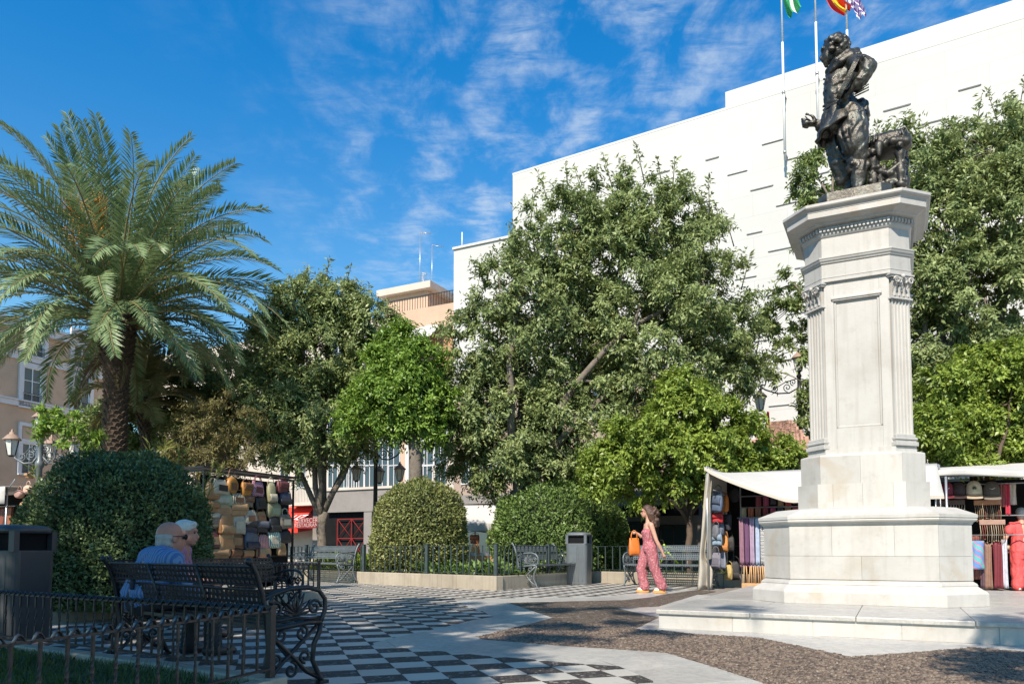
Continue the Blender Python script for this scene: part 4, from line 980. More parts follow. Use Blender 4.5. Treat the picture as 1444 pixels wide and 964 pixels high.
# ---- clipped bushes
def bush(name, label, c, rad, n, ln, wd, mat, seed, group='clipped round bushes', sq=2.25, flat=0):
    t = thing(name, label, 'bush', c, 0, group); rx, ry, rz = rad
    d = sphere_dirs(n*2); d = d[d[:, 2] > -.8][:n]; n = len(d)
    sup = (np.abs(d)**sq).sum(1)**(-1/sq); p = d*sup[:, None]                  # rounded box-ish dome
    lump = np.array([noise.noise(Vector((x*2.3+seed, y*2.3, z*2.3)))*(.07 if seed == 1 else .12)+noise.noise(Vector((x*6+seed, y*6, z*6)))*.06 for x, y, z in p])
    depth = rng.random(n)**1.6*.16
    p = p*(1+lump-depth)[:, None]*np.array([rx, ry, rz])+np.array([0, 0, rz*.62])
    p[:, 2] = np.maximum(p[:, 2], .02)
    ld = unit(d*.75+rng.normal(size=(n, 3))*.65+np.array([0, 0, .25])); nn = unit(d+rng.normal(size=(n, 3))*.6+np.array([0, 0, .4]))
    me = quads_mesh('foliage', leaf_verts(p, ld, nn, ln*(.6+.8*rng.random(n)), wd*(.7+.6*rng.random(n))), n, mat); link('foliage', me, t)
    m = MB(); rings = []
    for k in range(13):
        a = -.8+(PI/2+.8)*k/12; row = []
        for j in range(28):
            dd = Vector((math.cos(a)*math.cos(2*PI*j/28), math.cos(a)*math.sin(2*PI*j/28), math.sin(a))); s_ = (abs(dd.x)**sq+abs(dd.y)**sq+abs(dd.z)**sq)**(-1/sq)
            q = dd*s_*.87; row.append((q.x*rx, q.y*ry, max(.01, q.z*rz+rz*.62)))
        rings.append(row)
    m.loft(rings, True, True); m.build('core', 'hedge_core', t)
    m = MB(); m.tube([(0, 0, -.3), (0, 0, rz*.4)], .09, 7); m.build('trunk', 'bark_brown', t)
    m = MB()
    for k in range(26):
        a = random.uniform(0, 2*PI); e = random.uniform(.1, 1.2); dd = Vector((math.cos(a)*math.cos(e), math.sin(a)*math.cos(e), math.sin(e)))
        q = Vector((dd.x*rx, dd.y*ry, dd.z*rz+rz*.62)); m.tube([q*.85, q*1.03+Vector((0, 0, .03))], [.006, .003], 3)
    tag(m.build('twigs', 'bark_grey', t), kind='stuff')
    return t
def bush_at(px, ytop, hw, Y, base_z=.25, **k):
    c = P(px, 700, Y); zt = P(px, ytop, Y).z; rx = hw/FPX*Y; rz = (zt-base_z)/1.62
    return bush('clipped_bush', k.pop('label'), (c.x, c.y, base_z), (rx, rx*.95, rz), **k)
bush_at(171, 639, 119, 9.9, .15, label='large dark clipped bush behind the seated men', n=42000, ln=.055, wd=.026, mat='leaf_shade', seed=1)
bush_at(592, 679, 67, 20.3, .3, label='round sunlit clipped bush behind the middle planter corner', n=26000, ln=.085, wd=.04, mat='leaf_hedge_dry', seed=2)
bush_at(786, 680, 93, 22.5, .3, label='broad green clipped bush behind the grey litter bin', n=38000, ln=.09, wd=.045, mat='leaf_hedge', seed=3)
# ---- lime stems standing up behind the dark bush
def stems(name, label, spots, hts, mat, group=None, nl=26, cat='plant', ln=.16, wd=.02):
    for (x, y), h, lab in zip(spots, hts, label):
        t = thing(name, lab, cat, (x, y, .1), 0, group); m = MB(); pos = []; dd = []
        for k in range(7):
            a = random.uniform(0, 2*PI); lean = random.uniform(.05, .35); hh = h*random.uniform(.6, 1.1)
            pts_ = [Vector((math.cos(a)*lean*hh*q*q, math.sin(a)*lean*hh*q*q, hh*q)) for q in (0, .3, .6, .85, 1)]; m.tube(pts_, [.012, .01, .008, .005, .003], 5)
            for q in range(nl):
                s_ = random.uniform(.2, 1); i = min(3, int(s_*4)); p_ = pts_[i].lerp(pts_[i+1], s_*4-i) if i < 4 else pts_[-1]; pos.append(p_); dd.append((random.gauss(0, 1), random.gauss(0, 1), random.uniform(.3, 1.6)))
        m.build('stem', mat, t); n = len(pos); me = quads_mesh('leaves', leaf_verts(np.array(pos), np.array(dd), unit(rng.normal(size=(n, 3))+np.array([0, 0, 1.])), ln*(.6+.8*rng.random(n)), wd*(.7+.6*rng.random(n))), n, mat); link('leaves', me, t)
sp_l = [(95, 650), (150, 650), (188, 640), (215, 650), (240, 655), (262, 660)]
stems('reed_clump', ['yellow green reed clump at the left edge behind the dark bush', 'yellow green reeds in front of the palm trunk', 'tallest yellow green reeds right of the palm trunk', 'dense yellow green reeds above the dark bush', 'yellow green reeds left of the handbag rack', 'low yellow green reeds beside the handbag rack'],
      [P(px, py, 11.8).xy for px, py in sp_l], [1.9, 2.2, 2.35, 2.25, 2.2, 1.95], 'leaf_lime', 'reeds behind the dark bush', 60)
# ---- date palm
def frond_mesh(name, L_, e0, droop, mat, seed, npair=78, lf=.66):
    rr = random.Random(seed); n = 22; p = Vector((0, 0, 0)); path = [p.copy()]; tang = []
    for k in range(n):
        s = k/(n-1); e = e0-droop*s**1.35; d = Vector((math.cos(e), rr.uniform(-.01, .01), math.sin(e))); tang.append(d); p = p+d*L_/n; path.append(p.copy())
    m = MB(); m.tube(path, [.034*(1-.9*k/n)+.004 for k in range(n+1)], 5)
    pos = []; dd = []; nn = []; ll = []
    tang.append(tang[-1])
    for k in range(npair):
        s = .10+.90*k/(npair-1); i = min(n-1, int(s*n)); f = s*n-i; q = path[i].lerp(path[min(i+1, n)], f); t = tang[i]; up = Vector((-t.z, 0, t.x))
        L1 = lf*(.35+.65*math.sin(min(1, s*1.5+.15)*PI/2))*(1 if s < .7 else 1-.62*(s-.7)/.3)
        for sg in (-1, 1):
            fw = .62+.55*s+rr.uniform(-.14, .14); d = t*fw+Vector((0, sg, 0))*rr.uniform(.75, 1)+up*(.30+rr.uniform(-.25, .25))
            d.z -= .12
            pos.append(q); dd.append(d); nn.append(up-Vector((0, sg*.4, 0))); ll.append(L1*rr.uniform(.85, 1.12))
    N_ = len(pos); qv = leaf_verts(np.array(pos), np.array(dd), np.array(nn), np.array(ll), np.full(N_, .050), .12)
    o = len(m.v); m.v += [tuple(x) for x in qv]
    for k in range(N_): m.f.append([o+4*k+j for j in range(4)]); m.m.append(1); m.sm.append(False)
    return m.mesh(name, ['palm_stalk', mat])
def palm(name, label, base, zc, rad, nf, Lf, mat, seed, lean=(0, 0), trunk_r1=None, eset=None):
    rr = random.Random(seed); t = thing(name, label, 'palm tree', (base[0], base[1], 0))
    top = Vector((lean[0], lean[1], zc)); r1 = trunk_r1 or rad
    def cen(s): return Vector((lean[0]*s*s, lean[1]*s*s, zc*s))
    m = MB(); m.tube([cen(i/10) for i in range(11)], [rad*(1.15-.2*min(1, i/3)) if i < 8 else rad+(r1-rad)*(i-7)/3 for i in range(11)], 14); m.build('trunk', 'palm_bark', t)
    sc_ = MB()                                     # cut leaf bases in spiral rows
    rows = int(zc/.11)
    for k in range(rows):
        s = k/rows; c = cen(s); rr_ = rad*(1.12-.15*min(1, s/.3)) if s < .75 else rad+(r1-rad)*(s-.75)/.25
        for j in range(9):
            a = 2*PI*(j+.5*(k % 2))/9+k*.07; ex = .055+.05*(s > .8)
            p0 = c+Vector((math.cos(a), math.sin(a), 0))*rr_*.9; p1 = c+Vector((math.cos(a), math.sin(a), 0))*(rr_+ex)+Vector((0, 0, .10))
            w = rad*.30; tg_ = Vector((-math.sin(a), math.cos(a), 0))*w
            sc_.add([p0-tg_, p0+tg_, p1+tg_*.55, p1-tg_*.55, p1+Vector((0, 0, .035))-tg_*.4-Vector((math.cos(a), math.sin(a), 0))*.07, p1+Vector((0, 0, .035))+tg_*.4-Vector((math.cos(a), math.sin(a), 0))*.07], [(0, 1, 2, 3), (3, 2, 5, 4), (0, 3, 4), (1, 5, 2)])
    tag(sc_.build('leaf_bases', 'palm_bark', t), kind='stuff')
    classes = eset or [(1.46, .45), (1.34, .75), (1.2, 1.0), (1.05, 1.2), (.9, 1.35), (.74, 1.45), (.58, 1.5), (.42, 1.5), (.22, 1.4), (.0, 1.25)]
    ms = [frond_mesh('frond', Lf*(1 if e > .3 else .92), e, d, mat, seed+i) for i, (e, d) in enumerate(classes)]
    az = 0
    for k in range(nf):
        i = int(len(ms)*(k+.5)/nf); az += 2.39996+rr.uniform(-.2, .2)
        q = cen(1)+Vector((math.cos(az), math.sin(az), 0))*r1*.6+Vector((0, 0, .45-.75*k/nf))
        o = link('frond', ms[i], t, q); o.rotation_euler = (rr.uniform(-.35, .35), rr.uniform(-.06, .06), az); s_ = rr.uniform(.86, 1.1); s_ *= (.86 if k > nf*.8 else 1); o.scale = (s_, s_, s_)
    return t, cen(1)
Yp = 20.5
pb_ = P(160, 700, Yp)
pc = P(166, 446, Yp)
pt_, ptop = palm('date_palm', 'tall date palm with a wide grey green crown left of the square', (pb_.x, pb_.y), pc.z, .30, 112, 4.9, 'palm_leaf', 61, (pc.x-pb_.x, 0), .46)
simple('dead_frond', (.16, .11, .06), .8, .3, 6)
dfm = [frond_mesh('dead_frond', 2.3, -.75, .65, 'dead_frond', 200+i, 40, .34) for i in range(2)]
for k in range(3):
    o = link('dead_frond', dfm[k % 2], pt_, ptop+Vector((0, 0, -.55-.3*random.random()))); o.rotation_euler = (random.uniform(-.5, .5), random.uniform(-.1, .45), k*2.4+random.uniform(-.3, .3)); q = random.uniform(.45, .75); o.scale = (q, q, q)
for k in range(5):                                 # orange flower stalks
    a = random.uniform(0, 2*PI); m = MB(); base = ptop+Vector((0, 0, .3))
    d = Vector((math.cos(a)*.22-.16, math.sin(a)*.2-.42, 1)).normalized(); e = base+d*2.5
    m.tube([base, base+d*.8, e], [.03, .025, .02], 5)
    for q in range(44):
        dd = (d+Vector((random.gauss(0, .3), random.gauss(0, .3), random.gauss(0, .3)))).normalized(); s0 = base+d*random.uniform(1.4, 2.5); m.tube([s0, s0+dd*.35, s0+dd*.6-Vector((0, 0, .1))], [.010, .009, .007], 3)
    m.build('flower_stalk', 'date_stalk', pt_)
b_ = P(214, 700, 24.0); c_ = P(198, 560, 24.0)
palm('slender_palm', 'slender leaning palm behind the tall date palm', (b_.x, b_.y), c_.z, .12, 30, 2.4, 'palm_leaf_yellow', 71, (c_.x-b_.x, 0), .16)
# ================================================================ flower beds, kerbs and fences
def D2(v): return Vector((v[0], v[1], 0)).normalized()
def wall_run(parent, a, b, h, w, blk, nrm, mat='kerb_stone', cap=True):
    """a low wall of stone blocks from a to b, its outer face on the line, thickness towards -nrm"""
    d = (b-a); L_ = d.length; d = d.normalized(); k = max(1, round(L_/blk)); rz = math.atan2(d.y, d.x)
    for i in range(k):
        l = L_/k-.006; c = a+d*(L_*(i+.5)/k)-nrm*(w/2); m = MB(); m.box((0, 0, 0), (l, w, h)); o = m.build('stone_block', mat, parent, (c.x, c.y, h/2-.03+random.uniform(-.003, .003)), rz); bevel(o, .012)
def fence_run(parent, a, b, z0, z1, sp, r, mat, wavy=False, posts=(True, True), lastpost=None, square=True):
    d = b-a; L_ = d.length; d = d.normalized(); rz = math.atan2(d.y, d.x); k = max(2, round(L_/sp))
    m = MB(); c = (a+b)/2
    m.box((0, 0, 0), (L_, .034, .010)); m.build('top_rail', mat, parent, (c.x, c.y, z1), rz)
    m = MB(); m.box((0, 0, 0), (L_, .03, .010)); m.build('bottom_rail', mat, parent, (c.x, c.y, z0+.05), rz)
    mm = MB(); hh = z1-z0-.06
    if wavy:                                        # bars twisted once about their axis
        rings = []
        for q in range(13):
            a_ = PI/4+(PI*1.0)*max(0, min(1, (q-3)/6)); rings.append([(r*1.3*math.cos(a_+PI/2*j), r*1.3*math.sin(a_+PI/2*j), hh*q/12) for j in range(4)])
        mm.loft(rings)
    else: mm.box((0, 0, hh/2), (2*r, 2*r, hh))
    me = mm.mesh('bar', mat)
    for i in range(1, k):
        p = a+d*(L_*i/k); link('bar', me, parent, (p.x, p.y, z0+.055), rz)
    if wavy:                                        # scalloped ribbon riveted on the rail
        m = MB(); n = int(L_/.011); wl = sp*.66
        sd = Vector((-d.y, d.x, 0))
        def f(u_, v_):
            s = u_*L_; ph = 2*PI*s/wl; tw = .75*math.sin(ph); q = (v_-.5)*.046
            return Vector((a.x, a.y, 0))+d*s+sd*(q*math.cos(tw))+Vector((0, 0, z1+.014+.012*math.cos(ph)+q*math.sin(tw)))
        m.grid(f, n, 2); o = m.build('scalloped_strip', mat, parent); md = o.modifiers.new('thick', 'SOLIDIFY'); md.thickness = .005
def fence_post(parent, p, z0, z1, w, mat, ball=True):
    m = MB(); m.box((0, 0, (z1-z0)/2), (w, w, z1-z0)); m.box((0, 0, z1-z0+.006), (w*1.25, w*1.25, .012))
    if ball: m.lathe([(w*.2, z1-z0+.01), (w*.45, z1-z0+.02), (w*.5, z1-z0+.035), (w*.3, z1-z0+.05), (.002, z1-z0+.058)], n=10)
    m.build('post', mat, parent, (p.x, p.y, z0), TH)
def bed_sheet(name, poly, z, mat='soil'):
    m = MB(); pl = [(p[0], p[1]) for p in poly]
    if area(pl) < 0: pl.reverse()
    m.prism(pl, -.04, z); return tag(m.build(name, mat), kind='structure')
def grass(name, poly, n, h, z, wmax=.006, lim=.74, ymax=99):
    xs = [p[0] for p in poly]; ys = [p[1] for p in poly]; p = np.stack([rng.uniform(min(xs), max(xs), n*4), rng.uniform(min(ys), max(ys), n*4)], 1)
    p = p[inside_np(p, [(q[0], q[1]) for q in poly])]; p = p[(np.abs(p[:, 0]/np.maximum(p[:, 1], .1)) < lim)][:n]; k = len(p)
    f = np.array([noise.noise(Vector((x*2.2, y*2.2, 3)))*.5+.75 for x, y in p])
    pos = np.concatenate([p, np.full((k, 1), z)], 1); d = unit(rng.normal(size=(k, 3))*np.array([.55, .55, .1])+np.array([0, 0, 1.]))
    me = quads_mesh(name, leaf_verts(pos, d, rng.normal(size=(k, 3)), h*(.5+.8*rng.random(k))*f, np.full(k, wmax)*(.7+.6*rng.random(k)), .1), k, 'grass_blade')
    return tag(link(name, me), 'short green grass growing in a flower bed', 'grass', None, 'stuff')
KZ = .15
d1 = D2((-.85, .527)); d2 = D2((-.30, -.954)); K1 = Vector((K1.x, K1.y, 0))
n1_ = Vector((-d1.y, d1.x, 0)); n1_ = n1_ if n1_.dot(V) > 0 else -n1_; n2_ = Vector((-d2.y, d2.x, 0)); n2_ = n2_ if n2_.dot(U) > 0 else -n2_
w1 = thing('planter_kerb', 'low stone kerb round the near grass bed at the lower left', 'kerb', (0, 0, 0), 0)
wall_run(w1, K1, K1+d1*6.4, KZ+.03, .13, .9, n1_); wall_run(w1, K1+d2*.14, K1+d2*3.6, KZ+.03, .13, .9, n2_)
bed_a = [K1-n1_*.12-n2_*.12, K1+d1*6.4-n1_*.12, K1+d1*6.4+d2*3.6, K1+d2*3.6-n2_*.12]
bed_sheet('near_flower_bed', bed_a, .10); grass('near_grass', bed_a, 26000, .085, .10, .0065)
f1 = thing('garden_fence', 'nearest black iron fence with scalloped rail round the near grass bed', 'fence', (0, 0, 0), 0, None)
pp = K1-n1_*.065-n2_*.065
fence_run(f1, pp, pp+d1*5.6, KZ, .53, .115, .0065, 'iron_black', True); fence_run(f1, pp, pp+d2*3.2, KZ, .53, .125, .0065, 'iron_black', True)
fence_post(f1, pp, KZ-.01, .55, .038, 'iron_black'); fence_post(f1, pp+d1*5.62, KZ-.01, .55, .038, 'iron_black')
# bed of the dark bush
La = G(60, 880); Lb = La+V*4.9; La = La-V*2.2
w2 = thing('planter_kerb', 'low stone kerb round the bed of the large dark bush', 'kerb')
wall_run(w2, La, Lb, .17, .15, 1.0, U); wall_run(w2, Lb-U*.15, Lb-U*5, .17, .15, 1.0, V)
bed_b = [La-U*.14, Lb-U*.14-V*.14, Lb-U*7-V*.14, La-U*7]; bed_sheet('dark_bush_bed', bed_b, .11); grass('bush_grass', bed_b, 7000, .07, .11, .008)
f2 = thing('garden_fence', 'black iron fence with scalloped rail in front of the large dark bush', 'fence')
fence_run(f2, La-U*.07, Lb-U*.07-V*.07, .14, .62, .125, .007, 'iron_black', True); fence_post(f2, Lb-U*.07-V*.07, .13, .66, .042, 'iron_black'); fence_post(f2, (La+Lb)/2-U*.07, .13, .66, .042, 'iron_black')
fence_run(f2, Lb-U*.07-V*.07, Lb-U*4, .14, .62, .125, .007, 'iron_black', True)
# middle bed, its corner towards us
K2 = G(700, 831.5); K2L = G(429, 817.5); K2L = K2+(K2L-K2)*1.5; K3 = G(836, 820.8); K3R = G(1003, 825.5)
dl = (K2L-K2).normalized(); dr = (K3-K2).normalized(); d3 = (K3R-K3).normalized()
nl = Vector((-dl.y, dl.x, 0)); nl = nl if nl.y < 0 else -nl; nr = Vector((dr.y, -dr.x, 0)); nr = nr if nr.x > 0 else -nr; n3 = Vector((d3.y, -d3.x, 0)); n3 = n3 if n3.y < 0 else -n3
WZ = .30
w3 = thing('planter_wall', 'pale stone planter wall with its corner pointing at the chequered paving', 'wall')
wall_run(w3, K2, K2L, WZ+.03, .22, 1.35, nl); wall_run(w3, K2+dr*.22, K3, WZ+.03, .22, 1.35, nr); wall_run(w3, K3, K3R+d3*1.5, WZ+.03, .22, 1.35, n3)
bed_c = [K2-nl*.2-nr*.2, K2L-nl*.2, K2L-nl*8, K3+dr*4-nr*3, K3R+d3*1.5-n3*4, K3R+d3*1.5-n3*.2, K3-n3*.2-nr*.2]
bed_sheet('middle_flower_bed', bed_c, .24); grass('middle_grass', bed_c, 9000, .13, .24, .018)
f3 = thing('garden_fence', 'dark green straight railed fence on the middle planter wall', 'fence')
def inn(k, na, nb, o=.1): return k-na*o-nb*o
c2_ = inn(K2, nl, nr); c3_ = K3-n3*.1-nr*.1; FT = .97
fence_run(f3, c2_, K2L-nl*.1, WZ, FT, .21, .011, 'iron_green'); fence_run(f3, c2_, c3_, WZ, FT, .17, .011, 'iron_green'); fence_run(f3, c3_, K3R+d3*1.4-n3*.1, WZ, FT, .22, .011, 'iron_green')
for p in (c2_, c3_, c2_+(K2L-c2_)*.2, c2_+(K2L-c2_)*.42, c2_+(K2L-c2_)*.66, c2_+(c3_-c2_)*.5): fence_post(f3, p, WZ-.01, FT+.04, .075, 'iron_green', False)
# leafy ground plants in the middle bed
def ground_cover(label, pts_, n, ln, wd, mat, z, hgt):
    pos = []; dd = []
    for k in range(n):
        p = pts_[0].lerp(pts_[1], random.random())+(pts_[2]-pts_[0])*random.random(); f = .6+.6*noise.noise(Vector((p.x*1.3, p.y*1.3, 1)))
        pos.append((p.x, p.y, z+hgt*f*random.random())); dd.append((random.gauss(0, .7), random.gauss(0, .7), random.uniform(.1, 1.2)))
    pos = np.array(pos); k = len(pos); me = quads_mesh('ground_cover', leaf_verts(pos, np.array(dd), unit(rng.normal(size=(k, 3))*.6+np.array([0, 0, 1.])), ln*(.6+.8*rng.random(k)), wd*(.7+.6*rng.random(k))), k, mat)
    return tag(link('ground_cover', me), label, 'plants', None, 'stuff')
ground_cover('broad leaved light green plants along the middle planter fence', [K2+(K2L-K2)*.36-nl*.35, K2+(K2L-K2)*.72-nl*.35, K2+(K2L-K2)*.36-nl*1.6], 2600, .20, .085, 'leaf_yellow', .24, .55)
ground_cover('dark low plants round the foot of the round bush', [K2+(K2L-K2)*.02-nl*.6, K2+(K2L-K2)*.34-nl*.4, K2+(K2L-K2)*.02-nl*1.6], 1200, .18, .07, 'leaf_hedge', .24, .4)
# ================================================================ benches
def perforated(L_, H_, nx, ny, hx=.5, hy=.5, th=.012):
    """plate in the x/z plane, pierced by nx*ny slots; returns MB"""
    m = MB(); cw, ch = L_/nx, H_/ny; vs = []; fs = []
    for j in range(ny):
        for i in range(nx):
            ox = 0
            x0, z0_ = -L_/2+i*cw, j*ch; sh_x = (.25 if j % 2 else -.25)*cw*.4
            o = [(x0, z0_), (x0+cw, z0_), (x0+cw, z0_+ch), (x0, z0_+ch)]
            a, b = cw*(1-hx)/2, ch*(1-hy)/2
            h = [(x0+a+sh_x, z0_+b), (x0+cw-a+sh_x, z0_+b), (x0+cw-a+sh_x, z0_+ch-b), (x0+a+sh_x, z0_+ch-b)]
            base = len(vs)
            for y in (-th/2, th/2): vs += [(x, y, z) for x, z in o]+[(x, y, z) for x, z in h]
            for k in range(4):
                q = (k+1) % 4; fs += [(base+k, base+q, base+4+q, base+4+k), (base+8+q, base+8+k, base+12+k, base+12+q), (base+4+k, base+4+q, base+12+q, base+12+k)]
    m.add(vs, fs)
    for (x0, x1, z0_, z1_) in ((-L_/2, L_/2, -.006, 0), (-L_/2, L_/2, H_, H_+.006)): m.box((0, 0, (z0_+z1_)/2), (L_, th*2.2, z1_-z0_))
    return m
def spiral(c, r0, r1, turns, a0, sgn=1, n=22):
    return [(c[0]+math.cos(a0+sgn*2*PI*turns*k/n)*(r0+(r1-r0)*k/n), c[1]+math.sin(a0+sgn*2*PI*turns*k/n)*(r0+(r1-r0)*k/n)) for k in range(n+1)]
def make_end(name, mat):
    m = MB()
    def T(pts, r, n=6): m.tube([(0, y, z) for y, z in pts], r, n)
    T([(-.27, 0), (-.25, .05), (-.19, .17), (-.20, .28), (-.245, .36), (-.25, .42)], [.024, .018, .017, .017, .018, .02])
    T([(.27, 0), (.25, .05), (.175, .16), (.15, .28), (.16, .40), (.18, .52), (.205, .64), (.25, .77), (.285, .83), (.30, .845)], [.024, .019, .018, .018, .02, .02, .019, .018, .018, .02])
    m.ball((0, .305, .85), .026)
    T([(.16, .40), (0, .415), (-.15, .43), (-.255, .425)], [.018, .02, .02, .018])
    T([(.195, .60), (.12, .635), (0, .665), (-.14, .67), (-.235, .645), (-.285, .585), (-.29, .515), (-.265, .455), (-.25, .425)], .017)
    # rosette of loops under the arm
    for k in range(7):
        a = PI*(k+.5)/7; c = (-.05, .49); T([c, (c[0]+math.cos(a-.18)*.08, c[1]+math.sin(a-.18)*.085), (c[0]+math.cos(a)*.145, c[1]+math.sin(a)*.15), (c[0]+math.cos(a+.18)*.08, c[1]+math.sin(a+.18)*.085), c], .009, 5)
    T(spiral((.105, .53), .055, .012, 1.4, 0), .011, 5); T(spiral((-.20, .53), .055, .012, 1.4, PI, -1), .011, 5)
    T([(.15, .46), (.07, .455), (-.05, .47), (-.16, .455), (-.25, .46)], .010, 5)
    # crossed scroll legs
    T([(-.22, .40), (-.10, .30), (.02, .20), (.14, .09), (.24, .04)], .016); T([(.15, .38), (.06, .29), (-.04, .20), (-.14, .10), (-.235, .05)], .016)
    for c, sg in (((-.10, .36), 1), ((.06, .36), -1), ((-.02, .12), 1)): T(spiral(c, .055, .012, 1.3, PI/2, sg), .011, 5)
    for c, sg in (((-.13, .20), 1), ((.10, .20), -1)): T(spiral(c, .045, .01, 1.2, -PI/2, sg), .010, 5)
    m.box((0, -.275, .012), (.05, .07, .024)); m.box((0, .275, .012), (.05, .07, .024))
    return m.mesh(name, mat)
def make_bench(label, mat, L_=1.95, group='iron park benches'):
    t = thing('park_bench', label, 'bench', (0, 0, 0), 0, group); em = make_end('end_frame', mat)
    for sx in (-1, 1): link('end_frame', em, t, (sx*L_/2, 0, 0))
    pm = perforated(L_-.03, .125, 38, 3, .60, .56).mesh('back_panel', mat)
    for (y, z, tl) in ((.178, .535, -.20), (.222, .695, -.32)): o = link('back_panel', pm, t, (0, y-.012, z)); o.rotation_euler = (tl, 0, 0)
    sm = perforated(L_-.03, .092, 38, 2, .6, .58).mesh('seat_panel', mat)
    for k, (y, z) in enumerate(((-.155, .437), (-.055, .428), (.045, .42), (.145, .415))): o = link('seat_panel', sm, t, (0, y+.0, z)); o.rotation_euler = (PI/2+.05, 0, 0)
    for x in (-.33*L_/1.95*.98, .33*L_/1.95*.98):
        m = MB(); m.tube([(x, -.24, .42), (x, .14, .40), (x, .17, .52), (x, .27, .82)], .011, 6); m.build('back_stay', mat, t)
    for sx in (-1, 1):
        m = MB(); m.tube([(sx*L_/2, 0, .20), (sx*(L_/2-.30), 0, .395)], .010, 6); m.build('brace_rod', mat, t)
    return t
def place_bench(front_foot, right_dir, end, label, mat, L_, zs=1., xs=1.):
    """front_foot: where the front foot of one end stands; right_dir: local x (to the left of a sitter); end: which end (+1/-1)"""
    b = make_bench(label, mat, L_); x = right_dir.normalized(); y = Vector((-x.y, x.x, 0))
    o = front_foot-x*(end*L_/2*xs)+y*(.26*zs); b.location = (o.x, o.y, 0); b.rotation_euler = (0, 0, math.atan2(x.y, x.x)); b.scale = (xs, zs, zs); return b
LD1 = D2((-.766, .643)); B1L = 2.15
bench1 = place_bench(G(452, 963), LD1, -1, 'nearest black iron bench seen from behind with two seated men', 'iron_black', B1L, .95)
q = P(425, 800, 9.0); bench2 = place_bench(Vector((q.x, q.y, 0)), V, 1, 'black iron bench between the seated men and the handbag rack', 'iron_black', 2.1, .95)
q = G(475, 822.5); bA = place_bench(q, -dl, 1, 'grey iron bench before the far left planter wall facing the square', 'bench_grey', 1.95, 1.2, 1.12)
q = G(757, 828.5); bB = place_bench(q, dr, -1, 'grey iron bench beside the litter bin seen from its end', 'bench_grey', 1.95, 1.2, .98)
q = G(880, 825.5); bC = place_bench(q, d3, -1, 'grey iron bench behind the walking woman', 'bench_grey', 1.95, 1.2, 1.1)
# ================================================================ litter bins
def make_bin(label, mat, w, h, loc, rz):
    t = thing('litter_bin', label, 'bin', loc, rz, 'litter bins')
    def rr_(hw, hd, r=.32, n=5):
        pts = []
        for (cx, cy, a0) in ((hw, hd, 0), (-hw, hd, PI/2), (-hw, -hd, PI), (hw, -hd, 1.5*PI)):
            rad = r*min(hw, hd); 
            for k in range(n+1): a = a0+PI/2*k/n; pts.append((cx-math.copysign(rad, cx)+math.cos(a)*rad, cy-math.copysign(rad, cy)+math.sin(a)*rad))
        return pts
    hw = w/2
    m = MB(); m.loft([[(x, y, z) for x, y in rr_(hw*s_, hw*s_)] for z, s_ in ((.0, .93), (.03, .96), (.05, .96), (h*.76, 1.0), (h*.78, 1.0))], True); bevel(m.build('body', mat, t), .006)
    m = MB(); m.loft([[(x, y, z) for x, y in rr_(hw*.80, hw*.80)] for z in (h*.77, h*.93)]); m.build('liner', 'dark_shop', t)
    for sx in (-1, 1):
        for sy in (-1, 1): m = MB(); m.box((0, 0, 0), (w*.12, w*.12, h*.17)); m.build('hood_post', mat, t, (sx*hw*.86, sy*hw*.86, h*.855))
    m = MB(); m.box((0, 0, 0), (w*.98, .02, h*.155)); m.build('hood_back', mat, t, (0, hw*.95, h*.855))
    m = MB(); m.loft([[(x, y, z) for x, y in rr_(hw*s_, hw*s_, .5)] for z, s_ in ((h*.925, 1.0), (h*.955, 1.02), (h*.98, .93), (h*.995, .72), (h, .35))], True, True); m.build('hood', mat, t)
    for k in range(4):
        m = MB(); m.box((0, 0, 0), (.03, .012, h*.66)); o = m.build('rib', mat, t, ((-.3+.2*k)*w, -hw*.985, h*.40)); bevel(o, .004)
    m = MB(); m.box((0, 0, 0), (w*.34, .012, h*.32)); m.build('front_panel', 'bench_grey', t, (-w*.14, -hw*1.0, h*.58))
    return t
q = P(22, 740, 7.2); make_bin('dark litter bin with hooded top at the left edge', 'bin_dark', .50, 1.12, (q.x, q.y, 0), TH+.25)
q = G(818, 824); make_bin('grey litter bin in the corner of the planter wall', 'bin_grey', .56, 1.33, (q.x, q.y+.25, 0), TH+.1)
# ================================================================ street lamps
def lantern(parent, loc, s=1., name='lantern'):
    m = MB(); m.lathe([(.05*s, 0), (.09*s, .03*s), (.10*s, .05*s)], n=6, smooth=False)
    for k in range(6):
        a = 2*PI*k/6; m.tube([(math.cos(a)*.11*s, math.sin(a)*.11*s, .05*s), (math.cos(a)*.20*s, math.sin(a)*.20*s, .50*s)], .010*s, 4)
    lo = m.build(name, 'iron_black', parent, loc)
    m = MB(); m.loft([[(math.cos(2*PI*k/6)*r*s, math.sin(2*PI*k/6)*r*s, z*s) for k in range(6)] for r, z in ((.10, .055), (.188, .495))]); m.build('lantern_glass', 'lamp_glass', lo)
    m = MB(); m.lathe([(.24*s, .495*s), (.245*s, .53*s), (.19*s, .58*s), (.12*s, .66*s), (.075*s, .68*s), (.07*s, .73*s), (.03*s, .75*s), (.035*s, .79*s), (.005, .83*s)], n=12); m.build('lantern_cap', 'lamp_cap', lo)
    return lo
